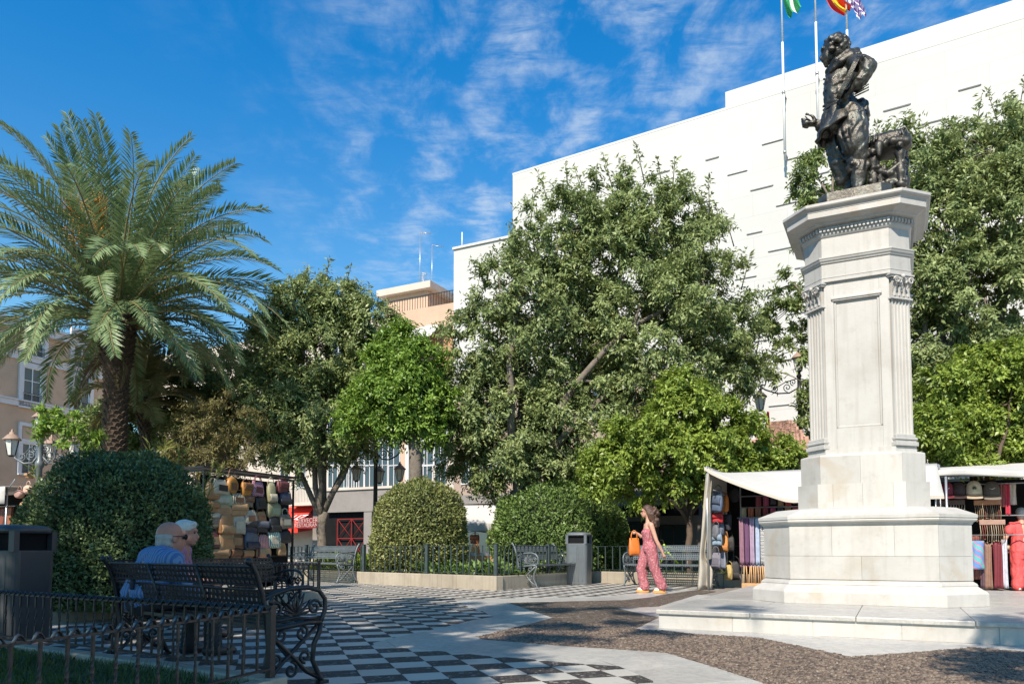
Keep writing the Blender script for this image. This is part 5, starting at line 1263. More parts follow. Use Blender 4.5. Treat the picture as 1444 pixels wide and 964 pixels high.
def street_lamp(label, x, y, zc, arms, s=1., mat='iron_black', group=None):
    """zc: level of the arms; arms: list of (angle, reach, drop)"""
    t = thing('street_lamp', label, 'street lamp', (x, y, 0), 0, group)
    m = MB(); m.lathe([(.20, 0), (.20, .25), (.15, .32), (.13, .8), (.15, .85), (.10, .95), (.075, 1.3), (.065, zc-.3), (.10, zc-.25), (.10, zc-.15), (.06, zc-.1), (.06, zc+.35), (.09, zc+.4), (.05, zc+.5), (.05, zc+.55)], n=14); m.build('post', mat, t)
    lantern(t, (0, 0, zc+.52), s)
    for a, reach, drop in arms:
        c, sn = math.cos(a), math.sin(a)
        def A(r, z): return (c*r, sn*r, zc+z)
        m = MB(); m.tube([A(.05, .0), A(reach*.25, -.16), A(reach*.55, -.18), A(reach*.85, -.06), A(reach, .06)], .024, 7)
        for (cr, cz, r0, sg) in ((reach*.3, .02, .15, 1), (reach*.62, -.02, .11, -1), (reach*.15, .2, .12, 1)): m.tube([A(cr+p[0], cz+p[1]) for p in spiral((0, 0), r0*s, .02, 1.4, -PI/2, sg)], .016, 6)
        m.tube([A(.06, .32), A(reach*.35, .2), A(reach*.6, .0)], .016, 6); m.build('arm', mat, t)
        lantern(t, A(reach, drop), s)
    return t
Yl = 18.0
p = P(57, 622, Yl); lp = P(16, 640, Yl)
street_lamp('street lamp with white glass lanterns at the far left before the brown house', p.x, p.y, P(57, 640, Yl).z-.05, [(PI, abs(lp.x-p.x), -.02), (.35, .72, -.05), (PI*.55, .6, -.05)], .82, 'bench_grey')
p = P(530, 640, 24.0)
street_lamp('dark scrolled street lamp under the bright green tree', p.x, p.y, p.z, [(PI, .62, -.9), (0, .78, -.9), (PI/2, .7, -.9)], .8)
p = P(1127, 545, 24.5); lp = P(1072, 578, 24.5)
rl = street_lamp('dark street lamp with scrolled bracket left of the pedestal shaft', p.x, p.y, p.z-.05, [(PI, abs(lp.x-p.x), lp.z-p.z), (0, 1.3, lp.z-p.z)], .95)
bn = MB(); bq = P(1083, 580, 24.4); bq2 = P(1083, 660, 24.4); hb_ = bq.z-bq2.z
bn.grid(lambda a, b: Vector(((a-.5)*(.10+.14*b)*(1 if (int(b*9) % 3) else .8), .05*math.sin(b*9), -b*hb_)), 4, 18); bo = bn.build('red_streamer', 'red_cloth', None, (bq.x, bq.y, bq.z))
bo.modifiers.new('thick', 'SOLIDIFY').thickness = .01; tag(bo, 'narrow red streamer hanging below the lamp bracket among the leaves', 'streamer')
# ================================================================ bags, stalls and their goods
CLOTH = {}
def cloth(c, rough=.7, name=None, leather=False):
    k = (tuple(round(x, 3) for x in c), leather)
    if k not in CLOTH:
        nm = ('leather_' if leather else 'cloth_')+str(len(CLOTH)); simple(nm, lerp(c, (0, 0, 0), .12), .45 if leather else rough, .22, 14, bump=.2, bs=60, bd=.004); CLOTH[k] = nm
    return CLOTH[k]
def stripes(name, a, b, sc_, axis='X', third=None, wob=0.):
    s = NT(name); w = s.n.new('ShaderNodeTexWave'); w.bands_direction = axis; w.inputs['Scale'].default_value = sc_; w.inputs['Distortion'].default_value = wob; s.t.links.new(s.obj(), w.inputs[0])
    st = [(0, a), (.49, a), (.51, b), (1, b)] if not third else [(0, a), (.34, a), (.36, b), (.66, b), (.68, third), (1, third)]
    s.col(s.ramp(w.outputs['Fac'], st)).rough(.75); return s.m
stripes('stripe_plaid', (.45, .05, .06), (.62, .60, .58), 9, 'DIAGONAL', (.05, .06, .20)); stripes('stripe_pink', (.55, .20, .22), (.60, .42, .25), 8, 'X', (.18, .06, .08))
stripes('stripe_green', (.62, .62, .55), (.07, .22, .16), 7, 'X'); stripes('stripe_cream', (.62, .52, .36), (.05, .04, .04), 8, 'X'); stripes('zigzag', (.70, .70, .70), (.03, .03, .04), 10, 'Z', None, 3)
def make_bag(label, cat, c, w, h, d, mat, mat2=None, kind='tote', rz=0, group=None, tilt=0):
    """c: where the handle hangs; local y is the depth, front towards -y"""
    t = thing({'tote': 'handbag', 'round': 'round_bag', 'flap': 'shoulder_bag', 'duffel': 'duffel_bag', 'pack': 'backpack'}[kind], label, cat, c, rz, group)
    t.rotation_euler = (random.uniform(-.06, .02), tilt+random.uniform(-.05, .05), rz)
    hl = h*(.45 if kind in ('tote', 'round') else .3); m = MB(); n = 20; rings = []
    if kind == 'round':
        for k in range(9):
            a = -PI/2+PI*k/8; rings.append([(math.cos(2*PI*j/n)*w/2*(.72+.28*math.cos(a)), math.sin(a)*d/2, -hl-h/2+math.sin(2*PI*j/n)*h/2*(.72+.28*math.cos(a))) for j in range(n)])
    else:
        prof = {'tote': ((0, .90, .62), (.06, .98, .95), (.3, 1.0, 1.0), (.65, .93, .72), (.92, .85, .36), (1, .84, .30)), 'flap': ((0, .88, .7), (.08, .98, 1.0), (.5, 1, 1.05), (.9, .96, .8), (1, .88, .45)),
                'duffel': ((0, .82, .5), (.12, .97, .9), (.5, 1.02, 1.1), (.85, .92, .8), (1, .78, .3)), 'pack': ((0, .85, .8), (.08, .98, 1.0), (.5, 1, 1.0), (.82, .9, .85), (.95, .62, .6), (1, .3, .3))}[kind]
        for s_, kw, kd in prof:
            row = []
            for j in range(n):
                a = 2*PI*j/n; ex = .55; cx = math.copysign(abs(math.cos(a))**ex, math.cos(a)); sy = math.copysign(abs(math.sin(a))**ex, math.sin(a))
                row.append((cx*w/2*kw, sy*d/2*kd, -hl-h+h*s_+.012*math.sin(a*3+s_*5)))
            rings.append(row)
    m.loft(rings, True, True); m.build('body', mat, t)
    m = MB()
    if kind in ('tote', 'round', 'duffel'):
        for sy in ((-1, 1) if kind != 'round' else (0,)):
            pts = [(-w*.26, sy*d*.16, -hl-h*.10), (-w*.25, sy*d*.12, -hl*.6), (-w*.15, sy*.01, -hl*.12), (0, 0, 0), (w*.15, sy*.01, -hl*.12), (w*.25, sy*d*.12, -hl*.6), (w*.26, sy*d*.16, -hl-h*.10)]
            m.tube(pts, .009, 6)
    else: m.tube([(-w*.46, 0, -hl-h*.15), (-w*.35, 0, -hl*.5), (-w*.12, 0, -.02), (0, 0, 0), (w*.12, 0, -.02), (w*.35, 0, -hl*.5), (w*.46, 0, -hl-h*.15)], .010, 6)
    m.build('handle', mat2 or mat, t)
    if kind in ('flap', 'pack'):
        m = MB(); m.grid(lambda a, b: Vector(((a-.5)*w*.94, -d*.52-.02*math.sin(b*PI), -hl-h*.04-h*(.52 if kind == 'flap' else .0)*b-(h*.55+h*.35*b if kind == 'pack' else 0)+.03*h*math.cos((a-.5)*5)*b)), 8, 5)
        o = m.build('flap' if kind == 'flap' else 'front_pocket', mat2 or mat, t); o.modifiers.new('thick', 'SOLIDIFY').thickness = .012
    elif mat2:
        m = MB(); m.grid(lambda a, b: Vector(((a-.5)*w*.55, -d*.515-.004, -hl-h*.35-h*.42*b)), 3, 3); m.build('front_panel', mat2, t)
    return t
# ---- rack of handbags
RK0 = P(287, 700, 14.0); RK0 = Vector((RK0.x, RK0.y, 0)); RKL = 2.35
rack = thing('bag_rack', 'tall dark metal display rack hung with handbags behind the iron benches', 'rack', RK0, TH+PI/2)
m = MB()
for x in (0, RKL):
    for y in (0, .5): m.box((x, y, 1.19), (.035, .035, 2.38))
for z in (2.37, 1.95, 1.55, 1.15, .75): m.box((RKL/2, 0, z), (RKL, .03, .03))
for x in (0, RKL): m.box((x, .25, 2.37), (.03, .5, .03)); m.box((x, .25, .3), (.03, .5, .03))
m.box((RKL/2, .25, 2.43), (RKL+.15, .65, .03)); m.build('frame', 'iron_black', rack)
m = MB(); m.grid(lambda a, b: Vector((a*RKL, .1+.02*math.sin(a*20), .2+2.1*b)), 30, 4); m.build('back_cloth', 'dark_shop', rack)
TAN, LT, BRN, CRM, BLK, NVY, MST, MRN, GRY, OLV, TAU = (.36, .19, .085), (.43, .26, .13), (.17, .08, .04), (.46, .41, .31), (.02, .02, .023), (.026, .03, .06), (.38, .17, .03), (.15, .045, .05), (.11, .12, .15), (.29, .28, .16), (.20, .16, .12)
MINT = (.32, .38, .25)
BAGS = [  # zoomed px, py, width, height, colour, second, kind, words
 [(130, 245, 100, 120, TAN, LT, 'duffel', 'tan leather bag'), (255, 215, 130, 105, CRM, BLK, 'tote', 'white tote with dark print'), (355, 195, 90, 130, MST, BRN, 'round', 'orange brown round bag'), (485, 240, 80, 100, MST, BRN, 'flap', 'mustard yellow bag'), (595, 235, 110, 110, 'stripe_plaid', MRN, 'tote', 'red and blue plaid tote'), (705, 265, 60, 150, OLV, CRM, 'pack', 'narrow olive backpack'), (815, 225, 90, 90, MRN, MRN, 'flap', 'maroon bag')],
 [(270, 325, 130, 80, MINT, CRM, 'duffel', 'pale mint bag'), (410, 325, 110, 75, 'stripe_cream', BRN, 'duffel', 'cream and black striped bag'), (505, 345, 70, 80, TAU, BRN, 'flap', 'grey brown bag'), (610, 365, 95, 90, BLK, BLK, 'tote', 'black bag'), (735, 430, 135, 110, OLV, MINT, 'duffel', 'wide pale olive bag'), (835, 325, 90, 95, NVY, BLK, 'pack', 'navy blue bag')],
 [(165, 395, 70, 80, TAN, TAN, 'flap', 'small tan bag'), (280, 415, 115, 75, LT, TAN, 'round', 'light tan oval bag'), (410, 405, 130, 50, LT, LT, 'flap', 'long light tan clutch'), (510, 490, 90, 110, CRM, BRN, 'tote', 'cream bag with brown base'), (612, 490, 85, 80, TAN, BRN, 'tote', 'brown tan bag'), (830, 530, 110, 110, TAU, CRM, 'tote', 'taupe tote')],
 [(195, 505, 110, 120, CRM, TAU, 'duffel', 'cream bag'), (300, 540, 110, 150, TAN, LT, 'pack', 'tan backpack'), (415, 545, 95, 140, CRM, CRM, 'tote', 'tall white cream tote'), (520, 575, 85, 90, NVY, BLK, 'flap', 'dark navy bag'), (630, 580, 90, 90, BLK, GRY, 'flap', 'charcoal bag'), (725, 555, 90, 120, BLK, BLK, 'pack', 'black backpack')],
 [(190, 680, 70, 130, MRN, LT, 'tote', 'maroon and tan bag'), (300, 690, 120, 150, LT, TAN, 'tote', 'large light tan leather tote'), (400, 690, 110, 130, BRN, TAN, 'tote', 'brown leather tote'), (525, 695, 115, 130, GRY, NVY, 'pack', 'grey blue backpack'), (640, 745, 90, 180, 'stripe_pink', LT, 'pack', 'pink and tan striped backpack'), (730, 690, 95, 130, 'stripe_green', CRM, 'duffel', 'green and white striped bag'), (830, 670, 100, 100, BLK, BLK, 'duffel', 'black holdall')],
 [(240, 830, 130, 90, TAN, LT, 'flap', 'wide tan bag'), (380, 830, 100, 80, BRN, BRN, 'flap', 'dark brown bag'), (490, 835, 90, 80, BRN, TAN, 'flap', 'reddish brown bag'), (800, 775, 80, 100, LT, TAN, 'tote', 'small light tan bag')],
]
ROWN = ['top', 'second', 'third', 'fourth', 'fifth', 'lowest']; ORD = ['leftmost', 'second from left', 'third from left', 'fourth from left', 'fifth from left', 'sixth from left', 'rightmost']
def resolve(c, leather=False): return c if isinstance(c, str) else cloth(c, leather=leather)
for r_, row in enumerate(BAGS):
    for k, (zx, zy, w, h, c1, c2, kd, words) in enumerate(row):
        px, py = 270+zx/6.425, 650+(zy-h/2)/6.425
        q = PL(px, py, RK0+U*.11, U); s_ = min(max((q-RK0).dot(V), .1), RKL-.05); ww = w/6.425/52*1.12; hh = max(h, 88)/6.425*15/1055*1.2
        pos = RK0+V*s_+U*(.13+.02*(k % 2)); hl = hh*(.45 if kd in ('tote', 'round') else .3)
        pos.z = q.z+hl*.85
        make_bag(f'{words}, {ORD[k] if k < len(row)-1 else "rightmost"} in the {ROWN[r_]} row of the handbag rack', 'handbag', pos, ww, hh, min(.13, .42*hh), resolve(c1, True), resolve(c2, True) if c2 else None, kd, TH+PI/2+random.uniform(-.2, .2), 'handbags on the rack')
# ---- scarves
def scarf(label, c, w, L_, mat, rz, group, cat='scarf', name='scarf', fringe=None):
    m = MB(); ph = random.uniform(0, 6)
    m.grid(lambda a, b: Vector(((a-.5)*w*(1-.12*math.sin(b*PI)), .018*math.sin(a*9+ph+b*2)-.02*math.sin(b*PI), -L_*b)), 10, 12)
    m.grid(lambda a, b: Vector(((a-.5)*w*.9, .05+.018*math.sin(a*8+ph), -L_*.92*b)), 8, 8)
    o = m.build(name, mat, None, c, rz); o.modifiers.new('thick', 'SOLIDIFY').thickness = .006
    tag(o, label, cat, group)
    if fringe:
        f = MB()
        for i in range(9): f.tube([((i/8-.5)*w*.95, 0, -L_), ((i/8-.5)*w*.95+random.uniform(-.01, .01), .01, -L_-.07)], .004, 3)
        f.build('fringe', fringe, o)
    return o
# ---- stall left of the pedestal
SA0 = G(999, 831); SAn = SA0.copy()
stA = thing('market_stall', 'market stall with drooping beige canvas roof left of the pedestal', 'market stall', SA0, TH, 'market stalls round the square')
zc0 = P(997, 658, SA0.y).z
def la(px, py, dv): q = PL(px, py, SA0+V*dv, V)-SA0; return Vector((q.dot(U), dv, q.z))
W_A, D_A = 4.6, 2.2
m = MB()
for (x, y, z) in ((0, 0, zc0), (0, D_A, 2.75), (W_A, 0, 2.3), (W_A, D_A, 2.75)): m.tube([(x, y, 0), (x, y, z)], .022, 7)
m.tube([(0, D_A, 2.75), (W_A, D_A, 2.75)], .02, 6); m.tube([(0, 0, zc0), (0, D_A, 2.75)], .02, 6); m.build('frame', 'steel', stA)
dro = la(1122, 704, 0).z
def roofA(a, b):
    x = a*W_A; t = min(1, a*W_A/1.75); fz = zc0+(dro-zc0)*(t**.8)+.0
    return Vector((x-.04, b*D_A-.05, fz*(1-b)+2.78*b+.05*math.sin(a*11)*b*(1-b)*2-.02*math.sin(b*PI)))
m = MB(); m.grid(roofA, 30, 10); o = m.build('canvas_roof', 'white_canvas', stA); o.modifiers.new('thick', 'SOLIDIFY').thickness = .012
m = MB()
for i in range(30):
    a = i/29; p = roofA(a, 0)
m.grid(lambda a, b: roofA(a, 0)+Vector((0, -.012*b, -.07*b)), 30, 2); m.build('roof_hem', 'beige_canvas', stA)
# drawn front curtain at the left corner
cur = [(996, 1003, 660), (992, 1001, 700), (988, 997, 750), (985, 993, 785), (984, 1003, 805), (983, 1001, 831)]
rows = []
for i in range(19):
    s_ = i/18*(len(cur)-1); k = min(int(s_), len(cur)-2); f = s_-k; l0, r0, y0 = [cur[k][j]*(1-f)+cur[k+1][j]*f for j in range(3)]
    A_ = la(l0, y0, -.02); B_ = la(r0, y0, -.02); row = []
    for j in range(13): b = j/12; q = A_.lerp(B_, b); row.append(q+Vector((0, .09*math.sin(b*PI*3+i*.15)+(.25*b if i > 10 else .12*b), 0)))
    rows.append(row)
m = MB(); m.grid(lambda a, b: rows[min(18, int(round(b*18)))][min(12, int(round(a*12)))], 12, 18); o = m.build('curtain', 'beige_canvas', stA); o.modifiers.new('thick', 'SOLIDIFY').thickness = .008
m = MB(); m.grid(lambda a, b: Vector((.02+.03*math.sin(a*25), a*D_A, 2.7+(zc0-2.7)*(1-a)-(2.05 if a < .75 else 2.05)*b+.25*b*a)), 24, 6); m.build('side_panel', 'beige_canvas', stA)
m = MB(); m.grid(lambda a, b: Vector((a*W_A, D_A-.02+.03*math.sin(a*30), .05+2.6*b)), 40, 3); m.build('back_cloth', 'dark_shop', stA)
m = MB()
for z in (2.10, 1.84): m.tube([(.55, .95, z), (W_A-.3, .95, z)], .014, 6)
m.tube([(.5, .75, 1.60), (W_A-.3, .75, 1.60)], .014, 6); m.tube([(.14, .05, 2.2), (.14, 1.5, 2.2)], .012, 6)
for x in (.55, 1.9, 3.3): m.tube([(x, .95, 0), (x, .95, 2.5)], .016, 6)
m.build('hanging_rails', 'steel', stA)
def worldA(x, y, z): q = SA0+U*x+V*y; return Vector((q.x, q.y, z))
pal = [((.22, .04, .05), 'maroon'), ((.06, .05, .06), 'black'), ((.42, .05, .05), 'red'), ((.45, .36, .25), 'cream'), ((.25, .12, .08), 'brown'), ((.30, .05, .10), 'crimson'), ((.34, .22, .12), 'camel'), ((.12, .05, .09), 'plum'), ((.40, .12, .06), 'rust')]
PLN = ['first', 'second', 'third', 'fourth', 'fifth', 'sixth', 'seventh', 'eighth', 'ninth', 'tenth', 'eleventh', 'twelfth', 'thirteenth', 'fourteenth']
for row, (z, L_, y, x0, n, nm) in enumerate(((2.09, .22, .94, .95, 12, 'short scarf on the uppermost rail'), (1.83, .30, .94, .62, 14, 'folded scarf on the second rail'))):
    for i in range(n):
        c, wn = pal[(i*5+row*3) % len(pal)]
        scarf(f'{wn} {nm}, {PLN[i]} from the left', worldA(x0+i*.16, y, z), .125, L_*random.uniform(.85, 1.1), cloth(c), TH, 'scarves in the left stall')
longs = [((.30, .16, .22), 'mauve'), ((.16, .07, .16), 'dark purple'), ((.40, .30, .42), 'pale lilac'), ((.42, .50, .66), 'pale blue'), ('zigzag', 'black and white zigzag'), ((.10, .08, .12), 'charcoal'), ((.36, .25, .38), 'lilac grey'), ((.24, .10, .18), 'wine purple'), ((.12, .10, .16), 'slate')]
for i, (c, wn) in enumerate(longs):
    mt = c if isinstance(c, str) else cloth(c); scarf(f'long {wn} scarf hanging low, {PLN[i]} from the left', worldA(.60+i*.115, .74, 1.59), .10, 1.05, mt, TH, 'long scarves in the left stall', fringe=mt)
cane = thing('cane_bin', 'light wooden tub of canes below the long scarves', 'tub', worldA(.95, .55, 0), TH)
m = MB(); m.box((0, 0, .07), (.62, .3, .14)); bevel(m.build('tub', 'wood_light', cane), .01)
me = MB().tube([(0, 0, 0), (0, 0, .42)], .014, 6).mesh('cane', 'wood_light')
for i in range(12): o = link('cane', me, cane, (-.27+.05*i, random.uniform(-.08, .08), .1)); o.rotation_euler = (random.uniform(-.06, .06), random.uniform(-.06, .06), 0)
ABAGS = [(1003, 712, 26, 22, (.10, .14, .22), 'flap', 'dark blue strap bag'), (1012, 706, 30, 14, (.20, .26, .36), 'pack', 'blue denim bag'), (1021, 712, 26, 13, (.62, .20, .04), 'flap', 'bright orange bag'), (1035, 697, 24, 14, (.02, .02, .025), 'round', 'black round bag'),
         (1008, 731, 16, 15, (.55, .03, .04), 'flap', 'bright red bag'), (1003, 752, 24, 10, (.14, .15, .18), 'pack', 'grey backpack'), (1013, 746, 22, 14, (.13, .16, .22), 'pack', 'slate blue backpack'), (1026, 738, 26, 12, (.05, .05, .07), 'flap', 'black strap bag'), (1004, 762, 18, 14, (.30, .40, .52), 'flap', 'light blue bag'),
         (1021, 768, 28, 11, (.60, .24, .06), 'pack', 'orange and grey bag'), (1030, 768, 24, 10, (.03, .03, .035), 'duffel', 'black holdall'), (1001, 788, 24, 15, (.17, .16, .20), 'tote', 'large grey tote'), (1015, 788, 26, 15, (.20, .22, .28), 'tote', 'large blue grey tote'), (1028, 808, 24, 10, (.48, .36, .14), 'pack', 'gold yellow bag'), (1037, 806, 30, 12, (.025, .025, .03), 'pack', 'black backpack near the floor')]
for i, (px, py, h, w, c, kd, words) in enumerate(ABAGS):
    q = la(px, py-h*.75, .25+(px-1000)/40*1.2); pos = worldA(max(q.x, .12), q.y, q.z); s_ = pos.y/1055
    make_bag(f'{words} hanging inside the curtain of the left stall', 'handbag', pos, w*s_*1.05, h*s_*.85, .13, cloth(c), cloth(lerp(c, (0, 0, 0), .3)), kd, TH+random.uniform(-.5, .3), 'bags behind the beige curtain')
# ---- stall right of the pedestal
SB0 = P(1308, 700, 16.4); SB0 = Vector((SB0.x, SB0.y, 0)); W_B, D_B = 5.5, 2.2
stB = thing('market_stall', 'market stall with flat white canvas roof and dark goods right of the pedestal', 'market stall', SB0, TH, 'market stalls round the square')
def lb_(px, py, dv): q = PL(px, py, SB0+V*dv, V)-SB0; return Vector((q.dot(U), dv, q.z))
zB = lb_(1311, 671, 0).z
m = MB()
for x in (.15, W_B/2, W_B):
    for y in (.05, D_B): m.tube([(x, y, 0), (x, y, zB)], .022, 7)
m.tube([(0, .05, zB-.02), (W_B, .05, zB-.02)], .02, 6)
for z in (zB-.18, 1.62, 1.2): m.tube([(.2, .5, z), (W_B, .5, z)], .013, 6)
m.build('frame', 'steel', stB)
def roofB(a, b): return Vector((-.05+a*(W_B+.1), -.12+b*(D_B+.2), zB+.04+.38*b+.035*math.sin(a*13)*(1-b)+.05*math.sin(a*7+1)*(1-b)))
m = MB(); m.grid(roofB, 30, 8); m.build('canvas_roof', 'white_canvas', stB)
m = MB(); m.grid(lambda a, b: roofB(a, 0)+Vector((0, -.02*math.sin(a*40)*b, -(.11+.03*math.sin(a*9))*b)), 60, 3); o = m.build('valance', 'white_canvas', stB); o.modifiers.new('thick', 'SOLIDIFY').thickness = .006
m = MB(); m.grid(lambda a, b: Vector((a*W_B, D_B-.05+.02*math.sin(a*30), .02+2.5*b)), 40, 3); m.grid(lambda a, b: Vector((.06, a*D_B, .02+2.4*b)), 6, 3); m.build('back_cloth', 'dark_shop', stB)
def worldB(x, y, z): q = SB0+U*x+V*y; return Vector((q.x, q.y, z))
def cap_item(label, px, py, c, c2, emblem=None, s=1.):
    q = lb_(px, py, .42); t = thing('cap', label, 'cap', worldB(q.x, q.y, q.z), TH, 'caps in the right stall'); rx = .14*s; rz_ = .17*s
    m = MB(); m.loft([[(rx*k*math.cos(2*PI*j/18), .10*s*k2*math.sin(2*PI*j/18), z*s) for j in range(18)] for k, k2, z in ((1.0, 1.0, -.13), (1.02, 1.0, -.06), (.98, .95, .02), (.82, .8, .10), (.5, .5, .15), (.1, .1, .165))], True, True); m.build('crown', cloth(c), t)
    m = MB(); m.grid(lambda a, b: Vector((math.cos(PI*a)*rx*(1.0+.05*b), -.05-.17*s*b*math.sin(PI*a)**.8-.04, (-.13-.06*b)*s-.02*math.sin(PI*a))), 14, 4); o = m.build('brim', cloth(c2), t); o.modifiers.new('thick', 'SOLIDIFY').thickness = .008
    m = MB(); m.tube([(math.cos(PI+PI*j/12)*rx*1.03, math.sin(PI+PI*j/12)*.104*s, -.125*s) for j in range(13)], .010, 5); m.build('band', cloth(c2), t)
    if emblem == 'leaf':
        pts = []
        for k in range(22): a = 2*PI*k/22+PI/2; r_ = (.055 if k % 2 == 0 else .03)*(1.0 if k not in (10, 11, 12) else .5); pts.append((math.cos(a)*r_, math.sin(a)*r_))
        m = MB(); m.add([(x, -.112*s+abs(x)*.35, y+.01) for x, y in pts]+[(0, -.118*s, .01)], [(i, (i+1) % 22, 22) for i in range(22)]); o = m.build('leaf_emblem', cloth((.06, .09, .03)), t); o.modifiers.new('thick', 'SOLIDIFY').thickness = .006
    elif emblem: m = MB(); m.tube([(-.05, -.112*s, .02), (0, -.118*s, .0), (.05, -.112*s, .03)], .009, 5); m.build('logo', cloth(emblem), t)
    return t
cap_item('maroon cap with a small white mark at the left end of the right stall', 1335, 690, (.22, .02, .05), (.14, .02, .03), (.6, .6, .6))
cap_item('dark brown cap between the maroon cap and the cream cap', 1352, 690, (.05, .03, .03), (.04, .02, .02))
cap_item('cream cap with a dark leaf emblem hanging in the right stall', 1373.5, 689, (.60, .50, .36), (.45, .36, .26), 'leaf', 1.1)
cap_item('dark brown cap with white swash right of the cream cap', 1398.5, 690, (.10, .075, .06), (.20, .17, .14), (.55, .5, .45), 1.12)
def lanyard_rack(label, px, py, w, n, L_, c, wood, name='necklace_bar'):
    q = lb_(px, py, .46); t = thing(name, label, 'display bar', worldB(q.x, q.y, q.z), TH, 'display bars in the right stall')
    m = MB(); m.box((0, 0, 0), (w, .06, .11)); bevel(m.build('bar_head', cloth(wood), t), .01)
    for i in range(n):
        x = (i/(n-1)-.5)*w*.94; m = MB(); l = L_*random.uniform(.8, 1.08); m.tube([(x, -.01, -.05), (x+.012, -.02, -l*.5), (x, -.01, -l)], .008, 5); m.ball((x, -.01, -l), .016, 6, 4); m.build('strand', cloth(random.choice(c)), t)
BR = [(.20, .12, .07), (.32, .22, .14), (.10, .06, .04), (.42, .34, .24), (.25, .08, .06)]
lanyard_rack('orange brown bar of hanging necklaces under the cream cap', 1392, 708, .50, 14, .42, BR, (.42, .20, .11))
lanyard_rack('pinkish bar of hanging bracelets below the necklaces', 1399, 736, .48, 12, .44, BR+[(.6, .56, .5)], (.36, .22, .17))
lanyard_rack('dark tray of small silver charms beside the pedestal', 1342, 708, .50, 10, .16, [(.45, .42, .38), (.3, .25, .2)], (.10, .07, .06))
for i, (px, py, w, L_, c, wn) in enumerate(((1420, 682, .10, .68, (.50, .04, .07), 'bright red'), (1413, 682, .08, .5, (.35, .10, .10), 'dusty red'), (1428, 682, .12, .45, (.55, .45, .38), 'cream patterned'), (1376, 755, .14, .95, (.18, .06, .05), 'dark brown'), (1392, 766, .16, .98, (.25, .14, .10), 'brown'), (1406, 764, .18, 1.0, (.16, .02, .03), 'dark crimson'), (1416, 760, .10, 1.05, (.55, .55, .62), 'pale grey'), (1385, 764, .12, 1.0, (.10, .06, .08), 'blackish'))):
    q = lb_(px, py, .5); scarf(f'{wn} cloth hanging in the right market stall', worldB(q.x, q.y, q.z), w, L_, cloth(c), TH, 'cloths in the right stall')
stripes('stripe_multi', (.10, .22, .45), (.50, .12, .22), 2.2, 'DIAGONAL', (.10, .35, .38))
q = lb_(1377, 762, .3); scarf('multicoloured blue and pink shawl beside the pedestal base', worldB(q.x, q.y, q.z), .34, .62, 'stripe_multi', TH+.5, None)
# ---- white stall far in the middle
SC0 = P(676, 700, 31.0); SC0 = Vector((SC0.x, SC0.y, 0))
stC = thing('market_stall', 'distant white canvas stall with table between the two round bushes', 'market stall', SC0, TH+.35, 'market stalls round the square')
zt_, ze = P(676, 713, 31).z, P(676, 747, 31).z
m = MB(); m.loft([[(-1.15, -1.1, ze+.25), (1.15, -1.1, ze+.25), (1.15, 1.2, ze+.25), (-1.15, 1.2, ze+.25)], [(-.7, -.5, zt_), (.7, -.5, zt_), (.7, .6, zt_), (-.7, .6, zt_)]]); m.build('canvas_roof', 'white_canvas', stC)
m = MB()
for (a, b) in (((-1.15, -1.1), (1.15, -1.1)), ((1.15, -1.1), (1.15, 1.2)), ((1.15, 1.2), (-1.15, 1.2)), ((-1.15, 1.2), (-1.15, -1.1))): m.grid(lambda s_, t_: Vector((a[0]+(b[0]-a[0])*s_, a[1]+(b[1]-a[1])*s_, ze+.25-.32*t_+.03*math.sin(s_*12)*t_)), 12, 2)
m.build('valance', 'white_canvas', stC)
m = MB()
for x in (-1.1, 1.1):
    for y in (-1.05, 1.15): m.tube([(x, y, 0), (x, y, ze+.3)], .025, 6)
m.build('frame', 'steel', stC)
m = MB(); m.grid(lambda a, b: Vector((.75+.4*a, -1.0+.05*math.sin(a*14), .3+1.35*b)), 10, 3); m.build('curtain', 'white_canvas', stC)
m = MB(); m.box((-.1, -.6, .72), (1.5, .8, .06)); tb = m.build('table', 'wood_light', stC)
m = MB(); m.grid(lambda a, b: Vector((-.9+1.6*a, -1.02-.02*math.sin(a*25), .76-.12*b)), 20, 2); m.build('table_runner', 'white_canvas', tb)
m = MB(); m.grid(lambda a, b: Vector((-.9+1.6*a, -1.0-.02*math.sin(a*25), .64-.6*b)), 20, 2); m.build('table_skirt', cloth((.58, .30, .14)), tb)
q = P(670, 752, 30.2); make_bag('reddish brown round bag hanging in the distant white stall', 'handbag', (q.x, q.y, q.z+.05), .4, .34, .14, cloth((.34, .09, .04), leather=True), None, 'flap', TH)
q = P(670, 764, 30.1); make_bag('orange tote bag hanging below the brown one in the distant stall', 'handbag', (q.x, q.y, q.z+.08), .4, .40, .14, cloth((.66, .26, .06), leather=True), None, 'tote', TH)
# ---- stall at the left edge
SD0 = P(2, 700, 19.0); SD0 = Vector((SD0.x, SD0.y, 0))
stD = thing('market_stall', 'market stall with white awning at the far left behind the litter bin', 'market stall', SD0, TH, 'market stalls round the square')
z1_, z0__ = P(2, 688, 19).z, P(2, 712, 19).z
m = MB(); m.grid(lambda a, b: Vector((-3+3.7*a, -.3+1.8*b, z1_+.1*b)), 10, 3); m.grid(lambda a, b: Vector((-3+3.7*a, -.3, z1_-(z1_-z0__)*b)), 10, 3); o = m.build('awning', 'white_canvas', stD); o.modifiers.new('thick', 'SOLIDIFY').thickness = .01
m = MB()
for x in (-2.9, .6): m.tube([(x, -.2, 0), (x, -.2, z1_)], .025, 6); m.tube([(x, 1.4, 0), (x, 1.4, z1_)], .025, 6)
m.tube([(-2.9, 0, z0__-.03), (.6, 0, z0__-.03)], .015, 6); m.tube([(.6, -.2, z1_-.1), (1.1, -.3, z1_+.15)], .015, 6); m.build('frame', 'steel', stD)
